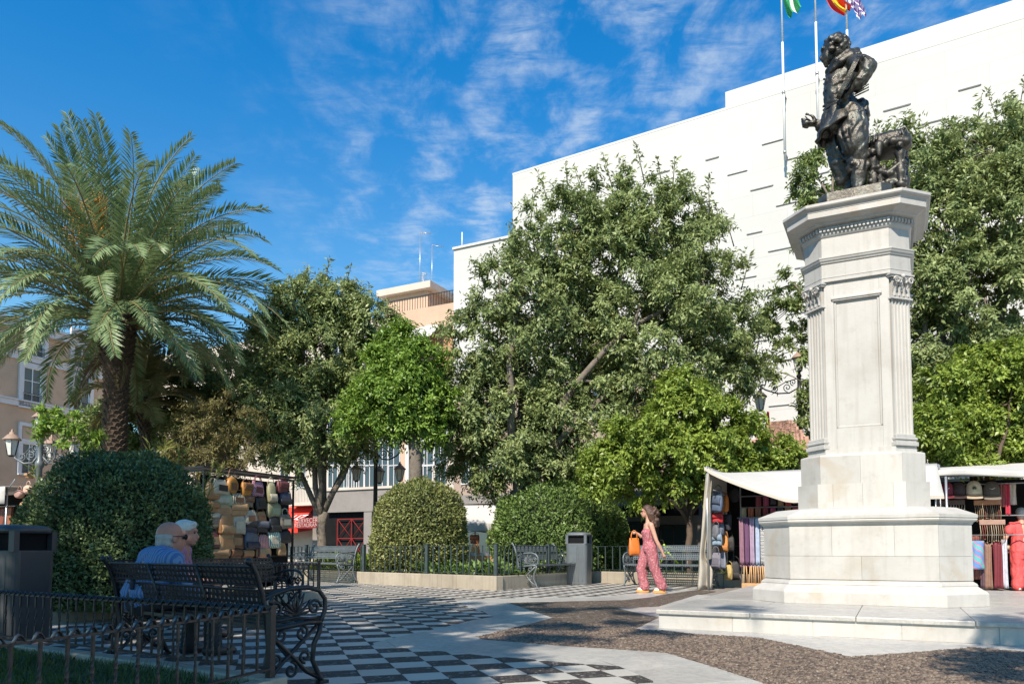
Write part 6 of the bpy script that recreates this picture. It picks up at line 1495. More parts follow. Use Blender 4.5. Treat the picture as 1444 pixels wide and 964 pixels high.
m = MB(); m.grid(lambda a, b: Vector((-2.9+3.4*a, 1.3, .1+z1_*.95*b)), 10, 3); m.build('back_cloth', 'dark_shop', stD)
for i in range(9):
    c, wn = (((.24, .07, .04), 'reddish brown'), ((.10, .04, .03), 'dark brown'), ((.36, .12, .05), 'russet'))[i % 3]
    q = SD0+U*(-.95+i*.17); scarf(f'{wn} leather jacket strip hanging under the far left awning, {PLN[i]} from left', (q.x, q.y, z0__-.04), .14, .85, cloth(c, leather=True), TH, 'leather goods in the far left stall', 'leather goods', 'leather_strip')
for (px, py, s_, c, kd, words) in ((42, 668, .16, LT, 'flap', 'small straw bag at the top of the far left hanging bunch'), (40, 683, .30, (.62, .42, .32), 'round', 'pinkish straw bag in the far left hanging bunch'), (28, 690, .28, (.40, .24, .20), 'round', 'dusky brown bag in the far left hanging bunch'), (36, 706, .30, LT, 'round', 'round straw bag in the far left hanging bunch'), (38, 722, .26, TAN, 'duffel', 'tan straw bag low in the far left bunch'), (35, 734, .22, LT, 'flap', 'pale straw pouch lowest in the far left bunch')):
    q = P(px, py, 18.6); make_bag(words, 'handbag', (q.x, q.y, q.z+s_*.3), s_, s_*.75, .14, cloth(c), None, kd, TH, 'straw bags at the far left stall')
# ---- bicycle behind the bench
bq = P(958, 800, 23.5)
bike = thing('bicycle', 'yellow green bicycle leaning behind the bench near the left stall', 'bicycle', (bq.x, bq.y, 0), TH+.15)
simple('lime_paint', (.42, .62, .03), .3, .05); simple('tyre', (.02, .02, .02), .8, .1)
bk = 1.15
for x in (-.52, .52):
    m = MB(); m.tube([(x*bk+math.cos(2*PI*k/28)*.34*bk, 0, .36*bk+math.sin(2*PI*k/28)*.34*bk) for k in range(29)], .022, 6); wh = m.build('wheel', 'tyre', bike)
    m = MB()
    for k in range(14): m.tube([(x*bk, 0, .36*bk), (x*bk+math.cos(2*PI*k/14)*.33*bk, 0, .36*bk+math.sin(2*PI*k/14)*.33*bk)], .003, 3)
    m.build('spokes', 'steel', wh)
def B(pts): return [(x*bk, y, z*bk) for x, y, z in pts]
m = MB()
for pts, r in (([(-.40, 0, .86), (.16, 0, .72)], .034), ([(-.38, 0, .78), (.02, 0, .33)], .034), ([(.20, 0, .90), (.02, 0, .33)], .026), ([(.16, 0, .72), (.52, .03, .36)], .016), ([(.02, 0, .33), (.52, .03, .36)], .016), ([(-.36, 0, .74), (-.52, .04, .36)], .024), ([(-.41, 0, .92), (-.36, 0, .74)], .03)): m.tube(B(pts), r, 8)
m.build('bike_frame', 'lime_paint', bike)
m = MB(); m.tube(B([(-.41, 0, .92), (-.44, 0, 1.02)]), .016, 6); m.tube(B([(-.46, -.30, 1.02), (-.44, 0, 1.03), (-.46, .30, 1.02)]), .014, 6); m.build('handlebar', 'tyre', bike)
m = MB(); m.tube(B([(.20, 0, .90), (.22, 0, .96)]), .014, 6); m.ball((.22*bk, 0, .985*bk), (.14, .07, .03)); m.build('saddle', 'tyre', bike)
# ================================================================ people and the statue
def solid(name, parts, vox, mats, parent=None, smooth=3, loc=None, rz=0, decimate=None):
    """parts: ('t', path, radii) tapering limb or ('b', centre, radii[, euler]) ellipsoid; fused into one continuous surface"""
    m = MB()
    for p in parts:
        if p[0] == 't':
            rs = p[2] if isinstance(p[2], (list, tuple)) else [p[2]]*len(p[1]); m.tube(p[1], list(rs), 12, True, True, p[3] if len(p) > 3 else None)
            m.ball(p[1][0], rs[0]*.98, 10, 8); m.ball(p[1][-1], rs[-1]*.98, 10, 8)
        else:
            k = MB(); k.ball((0, 0, 0), p[2], 16, 12); E_ = Euler(p[3]).to_matrix() if len(p) > 3 else Matrix.Identity(3)
            m.add([Vector(p[1])+E_ @ Vector(v) for v in k.v], k.f, True)
    o = link('tmp', m.mesh('tmp', mats)); md = o.modifiers.new('r', 'REMESH'); md.mode = 'VOXEL'; md.voxel_size = vox; md.use_smooth_shade = True
    if smooth: s = o.modifiers.new('s', 'SMOOTH'); s.factor = .5; s.iterations = smooth
    dg = bpy.context.evaluated_depsgraph_get(); me = bpy.data.meshes.new_from_object(o.evaluated_get(dg)); me.name = name; bpy.data.objects.remove(o)
    me.materials.clear()
    for k in (mats if isinstance(mats, (list, tuple)) else [mats]): me.materials.append(MATS[k])
    me.polygons.foreach_set('use_smooth', [True]*len(me.polygons)); me.polygons.foreach_set('material_index', [0]*len(me.polygons)); me.update()
    return link(name, me, parent, loc, rz)
def wrinkle(o, amp, freq, zmax=99., seed=0., dirv=(.35, .2, 1.)):
    """press cloth folds into a fused surface"""
    me = o.data; n = len(me.vertices); co = np.empty(n*3, np.float32); me.vertices.foreach_get('co', co); co = co.reshape(-1, 3); nr = np.empty(n*3, np.float32); me.vertices.foreach_get('normal', nr); nr = nr.reshape(-1, 3)
    dv = np.array(dirv); ph = np.empty(n); k2 = np.empty(n)
    for i, p in enumerate(co):
        v = Vector((float(p[0]), float(p[1]), float(p[2])))
        ph[i] = noise.noise(v*(freq*.16)+Vector((seed, 0, 0)))*5.5+noise.noise(v*(freq*.45)+Vector((seed, 4, 0)))*1.6; k2[i] = noise.noise(v*(freq*.12)+Vector((0, seed, 9)))
    w = np.sin((co @ dv)*freq+ph); w = (np.abs(w)**.7*np.sign(w))*(.45+.55*np.clip(k2+.5, 0, 1)); w *= np.clip((zmax-co[:, 2])/.12, 0, 1)
    co += nr*(amp*w)[:, None]; me.vertices.foreach_set('co', co.ravel().astype(np.float32)); me.update(); return o
def hand(w, d, side, curl=.5, s=1., up=Vector((0, 0, 1))):
    """palm, four unequal fingers and a thumb from the wrist w along d; side points to the thumb"""
    d = Vector(d).normalized(); t = (Vector(side)-d*Vector(side).dot(d)).normalized(); n = d.cross(t).normalized(); w = Vector(w); P_ = []
    P_.append(('t', [w, w+d*.045*s, w+d*.085*s], [.024*s, .032*s, .032*s], .6))
    for k, L_ in enumerate((.070, .080, .074, .058)):
        b = w+d*.085*s+t*(.026-.0175*k)*s; a = curl*(.8+.1*k); e1 = b+(d*math.cos(a*.5)+n*math.sin(a*.5))*L_*.5*s; e2 = e1+(d*math.cos(a*1.5)+n*math.sin(a*1.5))*L_*.5*s
        P_.append(('t', [b-d*.01*s, e1, e2], [.0095*s, .0088*s, .0075*s]))
    b = w+d*.03*s+t*.026*s; P_.append(('t', [b, b+(t*.7+d*.6+n*.2)*.04*s, b+(t*.55+d*1.0+n*.5)*.066*s], [.012*s, .0105*s, .009*s])); return P_
def head_parts(c, f, s=1., up=Vector((0, 0, 1)), neck=None):
    """skull, jaw, nose, lips, ears facing f"""
    f = Vector(f).normalized(); c = Vector(c); r = f.cross(up).normalized(); rz = math.atan2(f.y, f.x)
    def A(x, y, z): return c+f*x*s-r*y*s+up*z*s
    E_ = (0, 0, rz)
    return [('b', A(-.012, 0, .025), (.098*s, .076*s, .092*s), E_), ('b', A(.025, 0, -.04), (.068*s, .058*s, .080*s), E_), ('b', A(.058, 0, -.098), (.026*s, .030*s, .022*s), E_),
            ('t', [A(.082, 0, .005), A(.100, 0, -.030), A(.106, 0, -.040)], [.010*s, .014*s, .014*s]), ('b', A(.088, 0, -.072), (.012*s, .024*s, .010*s), E_), ('b', A(.086, 0, .025), (.012*s, .05*s, .012*s), E_),
            ('b', A(-.005, .078, -.015), (.022*s, .010*s, .032*s), E_), ('b', A(-.005, -.078, -.015), (.022*s, .010*s, .032*s), E_)]
def eyes(parent, c, f, s, up=Vector((0, 0, 1))):
    f = Vector(f).normalized(); r = f.cross(up).normalized(); m = MB()
    for k in (-1, 1): m.ball(Vector(c)+f*.079*s+r*.03*k*s+up*.002*s, .008*s, 8, 6)
    tag(m.build('eyes', 'eye_dark', parent), kind='stuff')
def glasses(parent, c, f, s, mat, frame, sun=False):
    f = Vector(f).normalized(); up = Vector((0, 0, 1)); r = f.cross(up).normalized(); c = Vector(c); m = MB()
    for k in (-1, 1):
        cc = c+f*.098*s+r*.034*k*s+up*.004*s; m.tube([cc+r*math.cos(2*PI*j/14)*.026*s+up*math.sin(2*PI*j/14)*.020*s for j in range(15)], .0032*s, 5)
        m.tube([cc+r*.026*k*s, c+f*.07*s+r*.078*k*s+up*.008*s, c-f*.02*s+r*.084*k*s+up*.006*s], .0035*s, 5)
    g = m.build('glasses', frame, parent); m = MB()
    for k in (-1, 1): cc = c+f*.098*s+r*.034*k*s+up*.004*s; m.add([cc]+[cc+r*math.cos(2*PI*j/14)*.025*s+up*math.sin(2*PI*j/14)*.019*s for j in range(14)], [(0, 1+j, 1+(j+1) % 14) for j in range(14)])
    m.build('lenses', mat, g)
def skin(name, c):
    s = NT(name); s.col(s.ramp(s.noise(14, 4, .6), [(.3, lerp(c, (.3, .08, .05), .25)), (.6, c)])).rough(.5); s.b.inputs['Subsurface Weight'].default_value = .1; s.b.inputs['Subsurface Radius'].default_value = (.02, .008, .004)
skin('skin_light', (.52, .30, .21)); skin('skin_ruddy', (.42, .20, .14)); simple('eye_dark', (.02, .015, .012), .2, .1); simple('lens_dark', (.015, .013, .012), .1, .1)
simple('hair_brown', (.065, .030, .018), .55, .45, 30, bump=.7, bs=70, bd=.01); simple('hair_grey', (.34, .33, .31), .6, .3, 30, bump=.6, bs=80, bd=.006); simple('hair_white', (.52, .51, .48), .6, .2, 30, bump=.6, bs=80, bd=.006)
simple('trousers_black', (.022, .022, .027), .8, .3, 8, bump=.3, bs=20); simple('trousers_grey', (.07, .075, .09), .8, .3, 8, bump=.3, bs=20); simple('shoe_black', (.02, .018, .018), .4, .2); simple('strap_navy', (.015, .015, .03), .7, .1)
simple('cork', (.62, .30, .08), .7, .15, 20); simple('shoe_white', (.70, .66, .60), .6, .1); simple('orange_leather', (.52, .15, .022), .42, .12, 8)
simple('coral_cloth', (.62, .085, .085), .75, .15, 5, bump=.4, bs=14, bd=.02)
def pink_cloth():
    s = NT('pink_print'); v = s.n.new('ShaderNodeTexVoronoi'); v.inputs['Scale'].default_value = 26; s.t.links.new(s.obj(), v.inputs[0])
    c = s.mix(s.ramp(v.outputs['Distance'], [(.25, (1, 1, 1)), (.42, (0, 0, 0))]), (.36, .115, .135), (.50, .27, .27)); n = s.noise(9, 5, .7)
    s.col(s.mix(s.ramp(n, [(.4, (0, 0, 0)), (.7, (.6, .6, .6))]), c, (.30, .07, .09))).rough(.8); s.bump(s.noise(16, 4, .6), .6, .02)
pink_cloth()
stripes('blue_shirt', (.045, .12, .30), (.13, .22, .38), 13, 'Y'); stripes('pink_shirt', (.40, .22, .32), (.30, .13, .24), 14, 'Y')
def Vv(*a): return Vector(a)
# ---- walking woman: local x forward, y to her left
wq = G(914, 835.5)
wo = thing('person', 'woman in a pink patterned jumpsuit and sunglasses walking with an orange bag', 'person', (wq.x, wq.y, 0), PI-.06)
HC = Vv(.02, 0, 1.665)
Lsh, Rsh = Vv(-.055, .175, 1.375), Vv(.0, -.165, 1.38)
Lel, Lwr = Vv(-.15, .225, 1.06), Vv(-.27, .215, .83); Rel, Rwr = Vv(.05, -.23, 1.11), Vv(.19, -.19, 1.22)
body = head_parts(HC, (1, 0, -.05), 1.02)+[('t', [Vv(-.005, 0, 1.60), Vv(-.015, 0, 1.52), Vv(-.03, 0, 1.42)], [.052, .050, .07]), ('t', [Lsh+Vv(0, -.02, 0), Rsh+Vv(0, .02, 0)], [.062, .062]),
    ('t', [Vv(-.025, .05, 1.38), Vv(-.01, .05, 1.25), Vv(-.02, .04, 1.05), Vv(-.03, .05, .93)], [.085, .10, .095, .12]), ('t', [Vv(-.025, -.05, 1.38), Vv(-.01, -.05, 1.25), Vv(-.02, -.04, 1.05), Vv(-.03, -.05, .93)], [.085, .10, .095, .12]),
    ('t', [Lsh, Lsh.lerp(Lel, .4), Lel, Lel.lerp(Lwr, .35), Lwr], [.055, .047, .039, .040, .026]), ('t', [Rsh, Rsh.lerp(Rel, .4), Rel, Rel.lerp(Rwr, .35), Rwr], [.055, .047, .039, .040, .026]),
    ('t', [Vv(-.03, -.08, .90), Vv(.13, -.085, .52), Vv(.07, -.085, .13)], [.10, .062, .042]), ('t', [Vv(-.04, .08, .90), Vv(-.11, .085, .52), Vv(-.27, .085, .17)], [.10, .062, .042]),
    ('t', [Vv(.07, -.085, .13), Vv(.18, -.085, .075)], [.042, .03]), ('t', [Vv(-.27, .085, .17), Vv(-.17, .085, .075)], [.042, .03])]
body += hand(Lwr, (-.35, .0, -.85), (.8, -.2, -.2), .5, .95)+hand(Rwr, (.55, .35, .05), (.2, .2, 1), 1.4, .9)
solid('body', body, .0095, 'skin_light', wo, 2)
js = [('t', [Vv(-.025, .05, 1.30), Vv(.015, .06, 1.235), Vv(-.015, .045, 1.06), Vv(-.03, .06, .90)], [.088, .112, .102, .135]), ('t', [Vv(-.025, -.05, 1.30), Vv(.015, -.06, 1.235), Vv(-.015, -.045, 1.06), Vv(-.03, -.06, .90)], [.088, .112, .102, .135]), ('t', [Vv(-.06, .05, .9), Vv(-.06, -.05, .9)], [.135, .135]),
      ('t', [Vv(-.02, -.085, .92), Vv(.055, -.09, .72), Vv(.125, -.09, .50), Vv(.10, -.09, .30), Vv(.06, -.09, .12)], [.13, .118, .102, .098, .105]),
      ('t', [Vv(-.05, .085, .92), Vv(-.085, .09, .72), Vv(-.125, .09, .50), Vv(-.20, .09, .30), Vv(-.27, .09, .14)], [.13, .118, .102, .098, .105]),
      ('t', [Vv(.03, -.03, 1.04), Vv(-.10, -.03, 1.03)], .05), ('t', [Vv(.13, -.05, .44), Vv(.03, -.13, .40)], .05), ('t', [Vv(.12, -.04, .22), Vv(.0, -.12, .18)], .045), ('t', [Vv(-.16, .13, .30), Vv(-.30, .06, .26)], .05)]
wrinkle(solid('jumpsuit', js, .0105, 'pink_print', wo, 2), .0055, 46, 99, 1., (1., .9, .16))
m = MB(); m.tube([Vv(.05, .10, 1.28), Vv(.0, .115, 1.39), Vv(-.06, .10, 1.40), Vv(-.10, .08, 1.30)], .012, 6); m.tube([Vv(.05, -.10, 1.28), Vv(.0, -.115, 1.39), Vv(-.06, -.10, 1.40), Vv(-.10, -.08, 1.30)], .012, 6); m.build('shoulder_straps', 'pink_print', wo)
hp = [('b', HC+Vv(-.028, 0, .050), (.108, .092, .092)), ('b', HC+Vv(-.085, 0, -.02), (.085, .10, .13)), ('b', HC+Vv(-.13, 0, -.13), (.085, .11, .13)), ('b', HC+Vv(-.155, .02, -.23), (.07, .10, .10))]
for k in range(46):
    a = random.uniform(0, 2*PI); q = HC+Vv(-.09-random.uniform(-.02, .10), 0, random.uniform(-.30, .05)); hp.append(('b', q+Vv(-abs(math.cos(a))*.075, math.sin(a)*.10, random.uniform(-.03, .03)), (.035, .035, .045)))
for sg in (-1, 1):
    for k in range(6): hp.append(('t', [HC+Vv(.01-.015*k, sg*.085, .04), HC+Vv(-.02-.02*k, sg*(.10+.006*k), -.06), HC+Vv(-.05-.02*k, sg*.105, -.17-.01*k)], [.018, .02, .014]))
solid('hair', hp, .011, 'hair_brown', wo, 1); eyes(wo, HC, (1, 0, -.05), 1.02); glasses(wo, HC, (1, 0, 0), 1.02, 'lens_dark', 'lens_dark')
for (x, y, zf, pit) in ((.10, -.085, .0, 0), (-.22, .085, .0, -.12)):
    sh_o = MB(); sh_o.loft([[(x+.135*k*math.cos(2*PI*j/18)+.0, y+.048*k*math.sin(2*PI*j/18)*(1.1-.12*math.cos(2*PI*j/18)), z) for j in range(18)] for k, z in ((.98, zf+.002), (1.0, zf+.02), (1.0, zf+.05), (.98, zf+.058))], True, True); so_ = sh_o.build('sandal', 'cork', wo)
    m = MB(); m.grid(lambda a, b: Vv(x+.02+.085*b, y+math.cos(PI*a)*.048, zf+.056+math.sin(PI*a)*(.055-.02*b)), 10, 4); m.build('sandal_strap', 'shoe_white', so_)
hb_ = make_bag('bright orange leather tote carried by the walking woman', 'handbag', Vv(wq.x-.25, wq.y+.17, 1.275), .24, .35, .12, 'orange_leather', None, 'tote', .15)
# ---- seated men: local x forward
def seated(label, loc, fwd, headz, lean, skin_, shirt, trou, hair, hair_kind, seat=.40, extra=None, knee=.44):
    t = thing('person', label, 'person', (loc.x, loc.y, 0), math.atan2(fwd.y, fwd.x)); s = 1.0
    hip = Vv(-.02, 0, seat+.11); sh_z = headz-.30; shc = Vv(lean*.75, 0, sh_z); hc = Vv(lean+.05, 0, headz-.115)
    Ls, Rs = shc+Vv(0, .19, 0), shc+Vv(0, -.19, 0); kz = seat+.06
    Le, Re = Ls+Vv(.05, .07, -.27), Rs+Vv(.10, -.06, -.25); Lw, Rw = Le+Vv(.22, -.03, -.06), Re+Vv(.24, .04, -.06)
    hd = (1, -.03, -.06)
    b = head_parts(hc, hd, 1.08)+[('t', [hc+Vv(-.02, 0, -.07), shc+Vv(.0, 0, .04)], [.062, .075]), ('t', [Ls, Rs], .075), ('t', [shc, shc.lerp(hip, .5), hip], [.12, .14, .14]),
        ('t', [Ls, Le, Lw], [.06, .046, .030]), ('t', [Rs, Re, Rw], [.06, .046, .030]), ('t', [hip+Vv(0, .10, -.03), Vv(knee, .13, kz), Vv(knee-.02, .14, .10)], [.09, .065, .045]), ('t', [hip+Vv(0, -.10, -.03), Vv(knee+.02, -.13, kz), Vv(knee+.04, -.14, .10)], [.09, .065, .045])]
    b += hand(Lw, (.9, -.2, -.25), (0, -.7, .6), .6)+hand(Rw, (.9, .25, -.25), (0, .7, .6), .6)
    solid('body', b, .010, skin_, t, 2)
    back = [('t', [shc+Vv(-.01, .08, -.02), shc.lerp(hip, .5)+Vv(-.02, .07, 0), hip+Vv(0, .07, 0)], [.125, .145, .155]), ('t', [shc+Vv(-.01, -.08, -.02), shc.lerp(hip, .5)+Vv(-.02, -.07, 0), hip+Vv(0, -.07, 0)], [.125, .145, .155]), ('t', [Ls+Vv(0, .0, -.005), Rs+Vv(0, .0, -.005)], .098), ('t', [shc+Vv(-.03, .1, .0), shc+Vv(-.03, -.1, 0)], .11),
            ('b', shc.lerp(hip, .6)+Vv(.10, 0, 0), (.12, .14, .14)), ('t', [Ls, Ls.lerp(Le, .6), Le, Le.lerp(Lw, .35)], [.085, .072, .066, .06]), ('t', [Rs, Rs.lerp(Re, .6), Re, Re.lerp(Rw, .35)], [.085, .072, .066, .06]), ('t', [shc+Vv(-.01, .05, .05), shc+Vv(-.01, -.05, .05)], .07),
            ('t', [shc+Vv(-.10, .12, -.12), shc+Vv(-.12, -.02, -.22)], .035), ('t', [shc+Vv(-.10, -.10, -.08), shc+Vv(-.13, -.02, -.16)], .03)]
    so_ = wrinkle(solid('shirt', back, .011, shirt, t, 2), .008, 34, 99, 3., (.6, .8, .7))
    m = MB(); m.tube([shc+Vv(.085*math.cos(a)-.005, .082*math.sin(a), .085+.015*math.cos(a)) for a in (2*PI*k/16 for k in range(17))], .018, 6); m.build('collar', shirt, t)
    solid('trousers', [('t', [hip+Vv(0, .06, -.02), hip+Vv(0, -.06, -.02)], .145), ('t', [hip+Vv(0, .10, -.03), Vv(knee, .13, kz), Vv(knee-.02, .14, .09)], [.115, .088, .075]), ('t', [hip+Vv(0, -.10, -.03), Vv(knee+.02, -.13, kz), Vv(knee+.04, -.14, .09)], [.115, .088, .075])], .014, trou, t, 2)
    for (x, y) in ((knee-.02, .14), (knee+.04, -.14)): solid('shoe', [('t', [Vv(x-.05, y, .05), Vv(x+.08, y, .045), Vv(x+.18, y, .035)], [.048, .045, .032])], .012, 'shoe_black', t, 1)
    if hair_kind == 'fringe': hpz = [('b', hc+Vv(-.030, 0, .0), (.0945, .0845, .058)), ('b', hc+Vv(-.05, 0, -.045), (.072, .076, .055))]
    else: hpz = [('b', hc+Vv(-.022, 0, .050), (.112, .092, .086)), ('b', hc+Vv(-.055, 0, -.01), (.085, .092, .09)), ('b', hc+Vv(.05, 0, .085), (.05, .06, .035))]
    solid('hair', hpz, .010, hair, t, 1)
    eyes(t, hc, hd, 1.08)
    return t, shc, hip, hc
Fd1 = Vector((LD1.y, -LD1.x, 0)); Fd1 = Fd1 if Fd1.y > 0 else -Fd1
bo = Vector((bench1.location.x, bench1.location.y, 0))
m1, shc, hip, hc = seated('bald man in a blue striped shirt with a dark strap seated on the nearest bench', bo+LD1*.80-Fd1*.05, Fd1, 1.095, .12, 'skin_ruddy', 'blue_shirt', 'trousers_black', 'hair_grey', 'fringe')
glasses(m1, hc, (1, -.03, 0), 1.08, 'window_glass', 'lens_dark')
m = MB(); pts_ = [shc+Vv(.10, .10, -.02), shc+Vv(.03, .105, .095), shc+Vv(-.07, .09, .085), shc+Vv(-.145, .05, -.04), shc.lerp(hip, .4)+Vv(-.178, -.03, 0), shc.lerp(hip, .75)+Vv(-.185, -.12, 0)]
m.tube(pts_, .020, 6, flat=.5); m.build('shoulder_strap', 'strap_navy', m1)
b2l = Vector((bench2.location.x, bench2.location.y, 0))
seated('grey haired man in a pink striped shirt seated beside the bald man', b2l-V*.62-U*.0, (U*.80+V*.62).normalized(), 1.17, .13, 'skin_ruddy', 'pink_shirt', 'trousers_grey', 'hair_white', 'full')
# ---- woman in coral at the right stall
cq = G(1444, 832)
cw = thing('person', 'woman in coral red clothes with grey hair browsing the right market stall', 'person', (cq.x, cq.y, 0), math.atan2(V.y, V.x)+.2)
HC2 = Vv(.03, 0, 1.66)
Ls, Rs = Vv(0, .19, 1.40), Vv(0, -.19, 1.40); Le, Lw = Vv(-.03, .33, 1.13), Vv(.10, .345, .88); Re, Rw = Vv(.05, -.25, 1.12), Vv(.25, -.2, 1.05)
bd = head_parts(HC2, (1, .2, -.12), 1.04)+[('t', [HC2+Vv(-.03, 0, -.08), Vv(0, 0, 1.42)], [.055, .075]), ('t', [Ls, Rs], .07), ('t', [Vv(0, 0, 1.38), Vv(0, 0, 1.1), Vv(0, 0, .92)], [.12, .12, .14]), ('t', [Ls, Le, Lw], [.062, .050, .032]), ('t', [Rs, Re, Rw], [.062, .05, .032]),
     ('t', [Vv(0, .09, .9), Vv(.02, .10, .5), Vv(-.02, .10, .09)], [.10, .065, .045]), ('t', [Vv(0, -.09, .9), Vv(.05, -.10, .5), Vv(.06, -.10, .09)], [.10, .065, .045])]+hand(Lw, (.3, 0, -.95), (.9, -.2, .2), .6)+hand(Rw, (.9, .1, 0), (0, .3, .9), .7)
solid('body', bd, .011, 'skin_light', cw, 2)
wrinkle(solid('blouse', [('t', [Vv(0, .07, 1.38), Vv(0, .07, 1.1), Vv(0, .08, .85)], [.125, .135, .165]), ('t', [Vv(0, -.07, 1.38), Vv(0, -.07, 1.1), Vv(0, -.08, .85)], [.125, .135, .165]), ('t', [Ls, Rs], .085), ('t', [Ls, Ls.lerp(Le, .45)], [.088, .10]), ('t', [Rs, Rs.lerp(Re, .6)], [.088, .10])], .012, 'coral_cloth', cw, 2), .006, 36, 99, 6., (.8, .9, .4))
wrinkle(solid('trousers', [('t', [Vv(0, .09, .88), Vv(.01, .11, .5), Vv(-.02, .12, .10)], [.15, .125, .12]), ('t', [Vv(0, -.09, .88), Vv(.04, -.11, .5), Vv(.06, -.12, .10)], [.15, .125, .12])], .014, 'coral_cloth', cw, 2), .012, 26, 99, 7., (1.2, .5, .25))
solid('hair', [('b', HC2+Vv(-.03, 0, .045), (.112, .10, .098)), ('b', HC2+Vv(-.06, 0, -.03), (.08, .095, .08))], .011, 'hair_grey', cw, 1); eyes(cw, HC2, (1, .2, -.12), 1.04)
for y, x in ((.12, 0), (-.12, .08)): solid('shoe', [('t', [Vv(x-.08, y, .045), Vv(x+.14, y, .035)], [.045, .035])], .012, 'shoe_white', cw, 1)
q = cq+V*.12-U*.33; make_bag('small beige clutch bag held by the woman in coral', 'handbag', (q.x, q.y, 1.02), .24, .16, .07, cloth((.42, .32, .22), leather=True), None, 'flap', TH)
# ---- bronze statue: local x forward (to the left of the picture)
st = thing('statue', 'dark bronze statue of a standing painter in breeches on the tall pedestal', 'statue', (MC.x, MC.y, 5.50), TH)
m = MB(); m.loft([[(x, y, z) for x, y in oct_(a, a+w)] for a, w, z in ((.56, .40, -.03), (.56, .40, .02), (.47, .34, .06), (.46, .335, .26), (.45, .33, .27))]); bevel(m.build('bronze_base', 'bronze', st), .01)
fig = link('figure', None, st, (-.02, .0, .27), PI+.05)
KS = .0030
def S(zx, zy, y=0.): return Vector(((345-zx)*KS, y, (880-zy)*KS))
HS = S(270, 132, .02); rr = random.Random(9)
b = [('t', [S(342, 250), S(310, 285), S(292, 330), S(296, 400), S(310, 450)], [.19, .215, .205, .195, .22]), ('t', [S(360, 248, .19), S(345, 248, -.22)], [.11, .11]), ('b', S(270, 300), (.13, .20, .17)),
     ('t', [S(296, 165), S(318, 205), S(338, 250)], [.095, .11, .15]),
     # skirts of the coat, longer in front
     ('t', [S(312, 440), S(315, 480)], [.235, .265]), ('t', [S(255, 450, .05), S(235, 530, .06)], [.12, .085]), ('t', [S(250, 450, -.12), S(228, 535, -.15)], [.12, .085]), ('t', [S(385, 440, .06), S(398, 488, .07)], [.11, .09]), ('t', [S(330, 450, .18), S(325, 500, .22)], [.10, .075]), ('t', [S(280, 450, .16), S(268, 525, .19)], [.10, .07]),
     # near arm, bent, hand to the hip
     ('t', [S(366, 258, .23), S(390, 278, .29), S(415, 305, .33), S(424, 318, .34)], [.105, .112, .106, .094]), ('t', [S(424, 312, .35), S(405, 350, .35), S(380, 376, .33)], [.10, .092, .080]), ('t', [S(392, 362, .34), S(374, 384, .32)], [.098, .10]), ('t', [S(380, 375, .36), S(345, 402, .32)], [.06, .05]),
     # far arm held forward with a wide cuff
     ('t', [S(335, 225, -.26), S(285, 330, -.36), S(255, 415, -.36)], [.13, .115, .10]), ('t', [S(255, 422, -.36), S(225, 432, -.30), S(196, 424, -.26)], [.10, .09, .062]), ('t', [S(240, 442, -.32), S(222, 436, -.30)], [.10, .115]),
     # breeches
     ('t', [S(345, 490, .13), S(352, 560, .16), S(362, 640, .17), S(375, 700, .16)], [.185, .20, .175, .125]), ('t', [S(305, 490, -.12), S(290, 570, -.15), S(305, 670, -.16), S(320, 745, -.15)], [.19, .195, .17, .12]),
     ('t', [S(345, 712, .16), S(405, 695, .16)], [.085, .075]), ('t', [S(345, 735, .24), S(405, 722, .10)], [.045, .045]), ('t', [S(290, 745, -.15), S(345, 760, -.15)], .08),
     # boots
     ('t', [S(375, 735, .16), S(372, 790, .16), S(366, 850, .16), S(364, 866, .16)], [.105, .112, .078, .076]), ('t', [S(364, 862, .16), S(325, 866, .17), S(300, 872, .18)], [.072, .055, .034]), ('t', [S(335, 748, .16), S(405, 742, .16)], .075),
     ('t', [S(335, 750, -.15), S(338, 800, -.16), S(340, 866, -.16)], [.10, .105, .075]), ('t', [S(340, 864, -.16), S(295, 868, -.19), S(270, 873, -.20)], [.07, .055, .034])]
for k in range(3):      # slashed folds over the chest and belly
    zy = 285+40*k; b.append(('t', [S(236-.5*k, zy+24, .06), S(275, zy+6, .185), S(335, zy-6, .20)], [.010, .018, .010]))
for k in range(5): b.append(('t', [S(225, 400+18*k, .05), S(280, 392+16*k, .19), S(345, 420+10*k, .21)], [.014, .022, .014]))
for k in range(9):      # long folds of the breeches
    a = k/8; y = .08+.26*math.sin(a*PI); b.append(('t', [S(265+120*a, 505, y*.75), S(270+120*a+10*math.sin(k*2), 590, y), S(300+100*a, 665, y*.9), S(340+55*a, 705, .14+.08*math.sin(a*PI))], [.018, .030, .030, .016]))
for k in range(6): b.append(('t', [S(375+8*k, 258+9*k, .37), S(402+4*k, 280+13*k, .43), S(424, 312-6*k, .40)], [.016, .02, .014]))
for k in range(4): b.append(('t', [S(388-6*k, 342+9*k, .42), S(418-8*k, 346+11*k, .42)], [.016, .016]))
b += head_parts(HS, (1, .06, -.06), 1.5)+hand(S(352, 398, .33), (.75, -.2, -.6), (.5, -.1, .8), .7, 1.5)+hand(S(198, 424, -.26), (.95, .25, .15), (-.1, .5, .85), 1.2, 1.9)
b += [('b', HS+Vector((.122, 0, -.105)), (.030, .05, .014)), ('b', HS+Vector((.080, 0, -.175)), (.035, .03, .05)), ('b', HS+Vector((.125, 0, .045)), (.03, .09, .02))]
wrinkle(solid('body', b, .0135, 'bronze', fig, 1), .009, 38, 1.86, 2., (.9, .85, .42))
hp = [('b', HS+Vector((-.04, 0, .06)), (.158, .138, .138)), ('b', HS+Vector((-.10, 0, -.05)), (.11, .14, .14))]
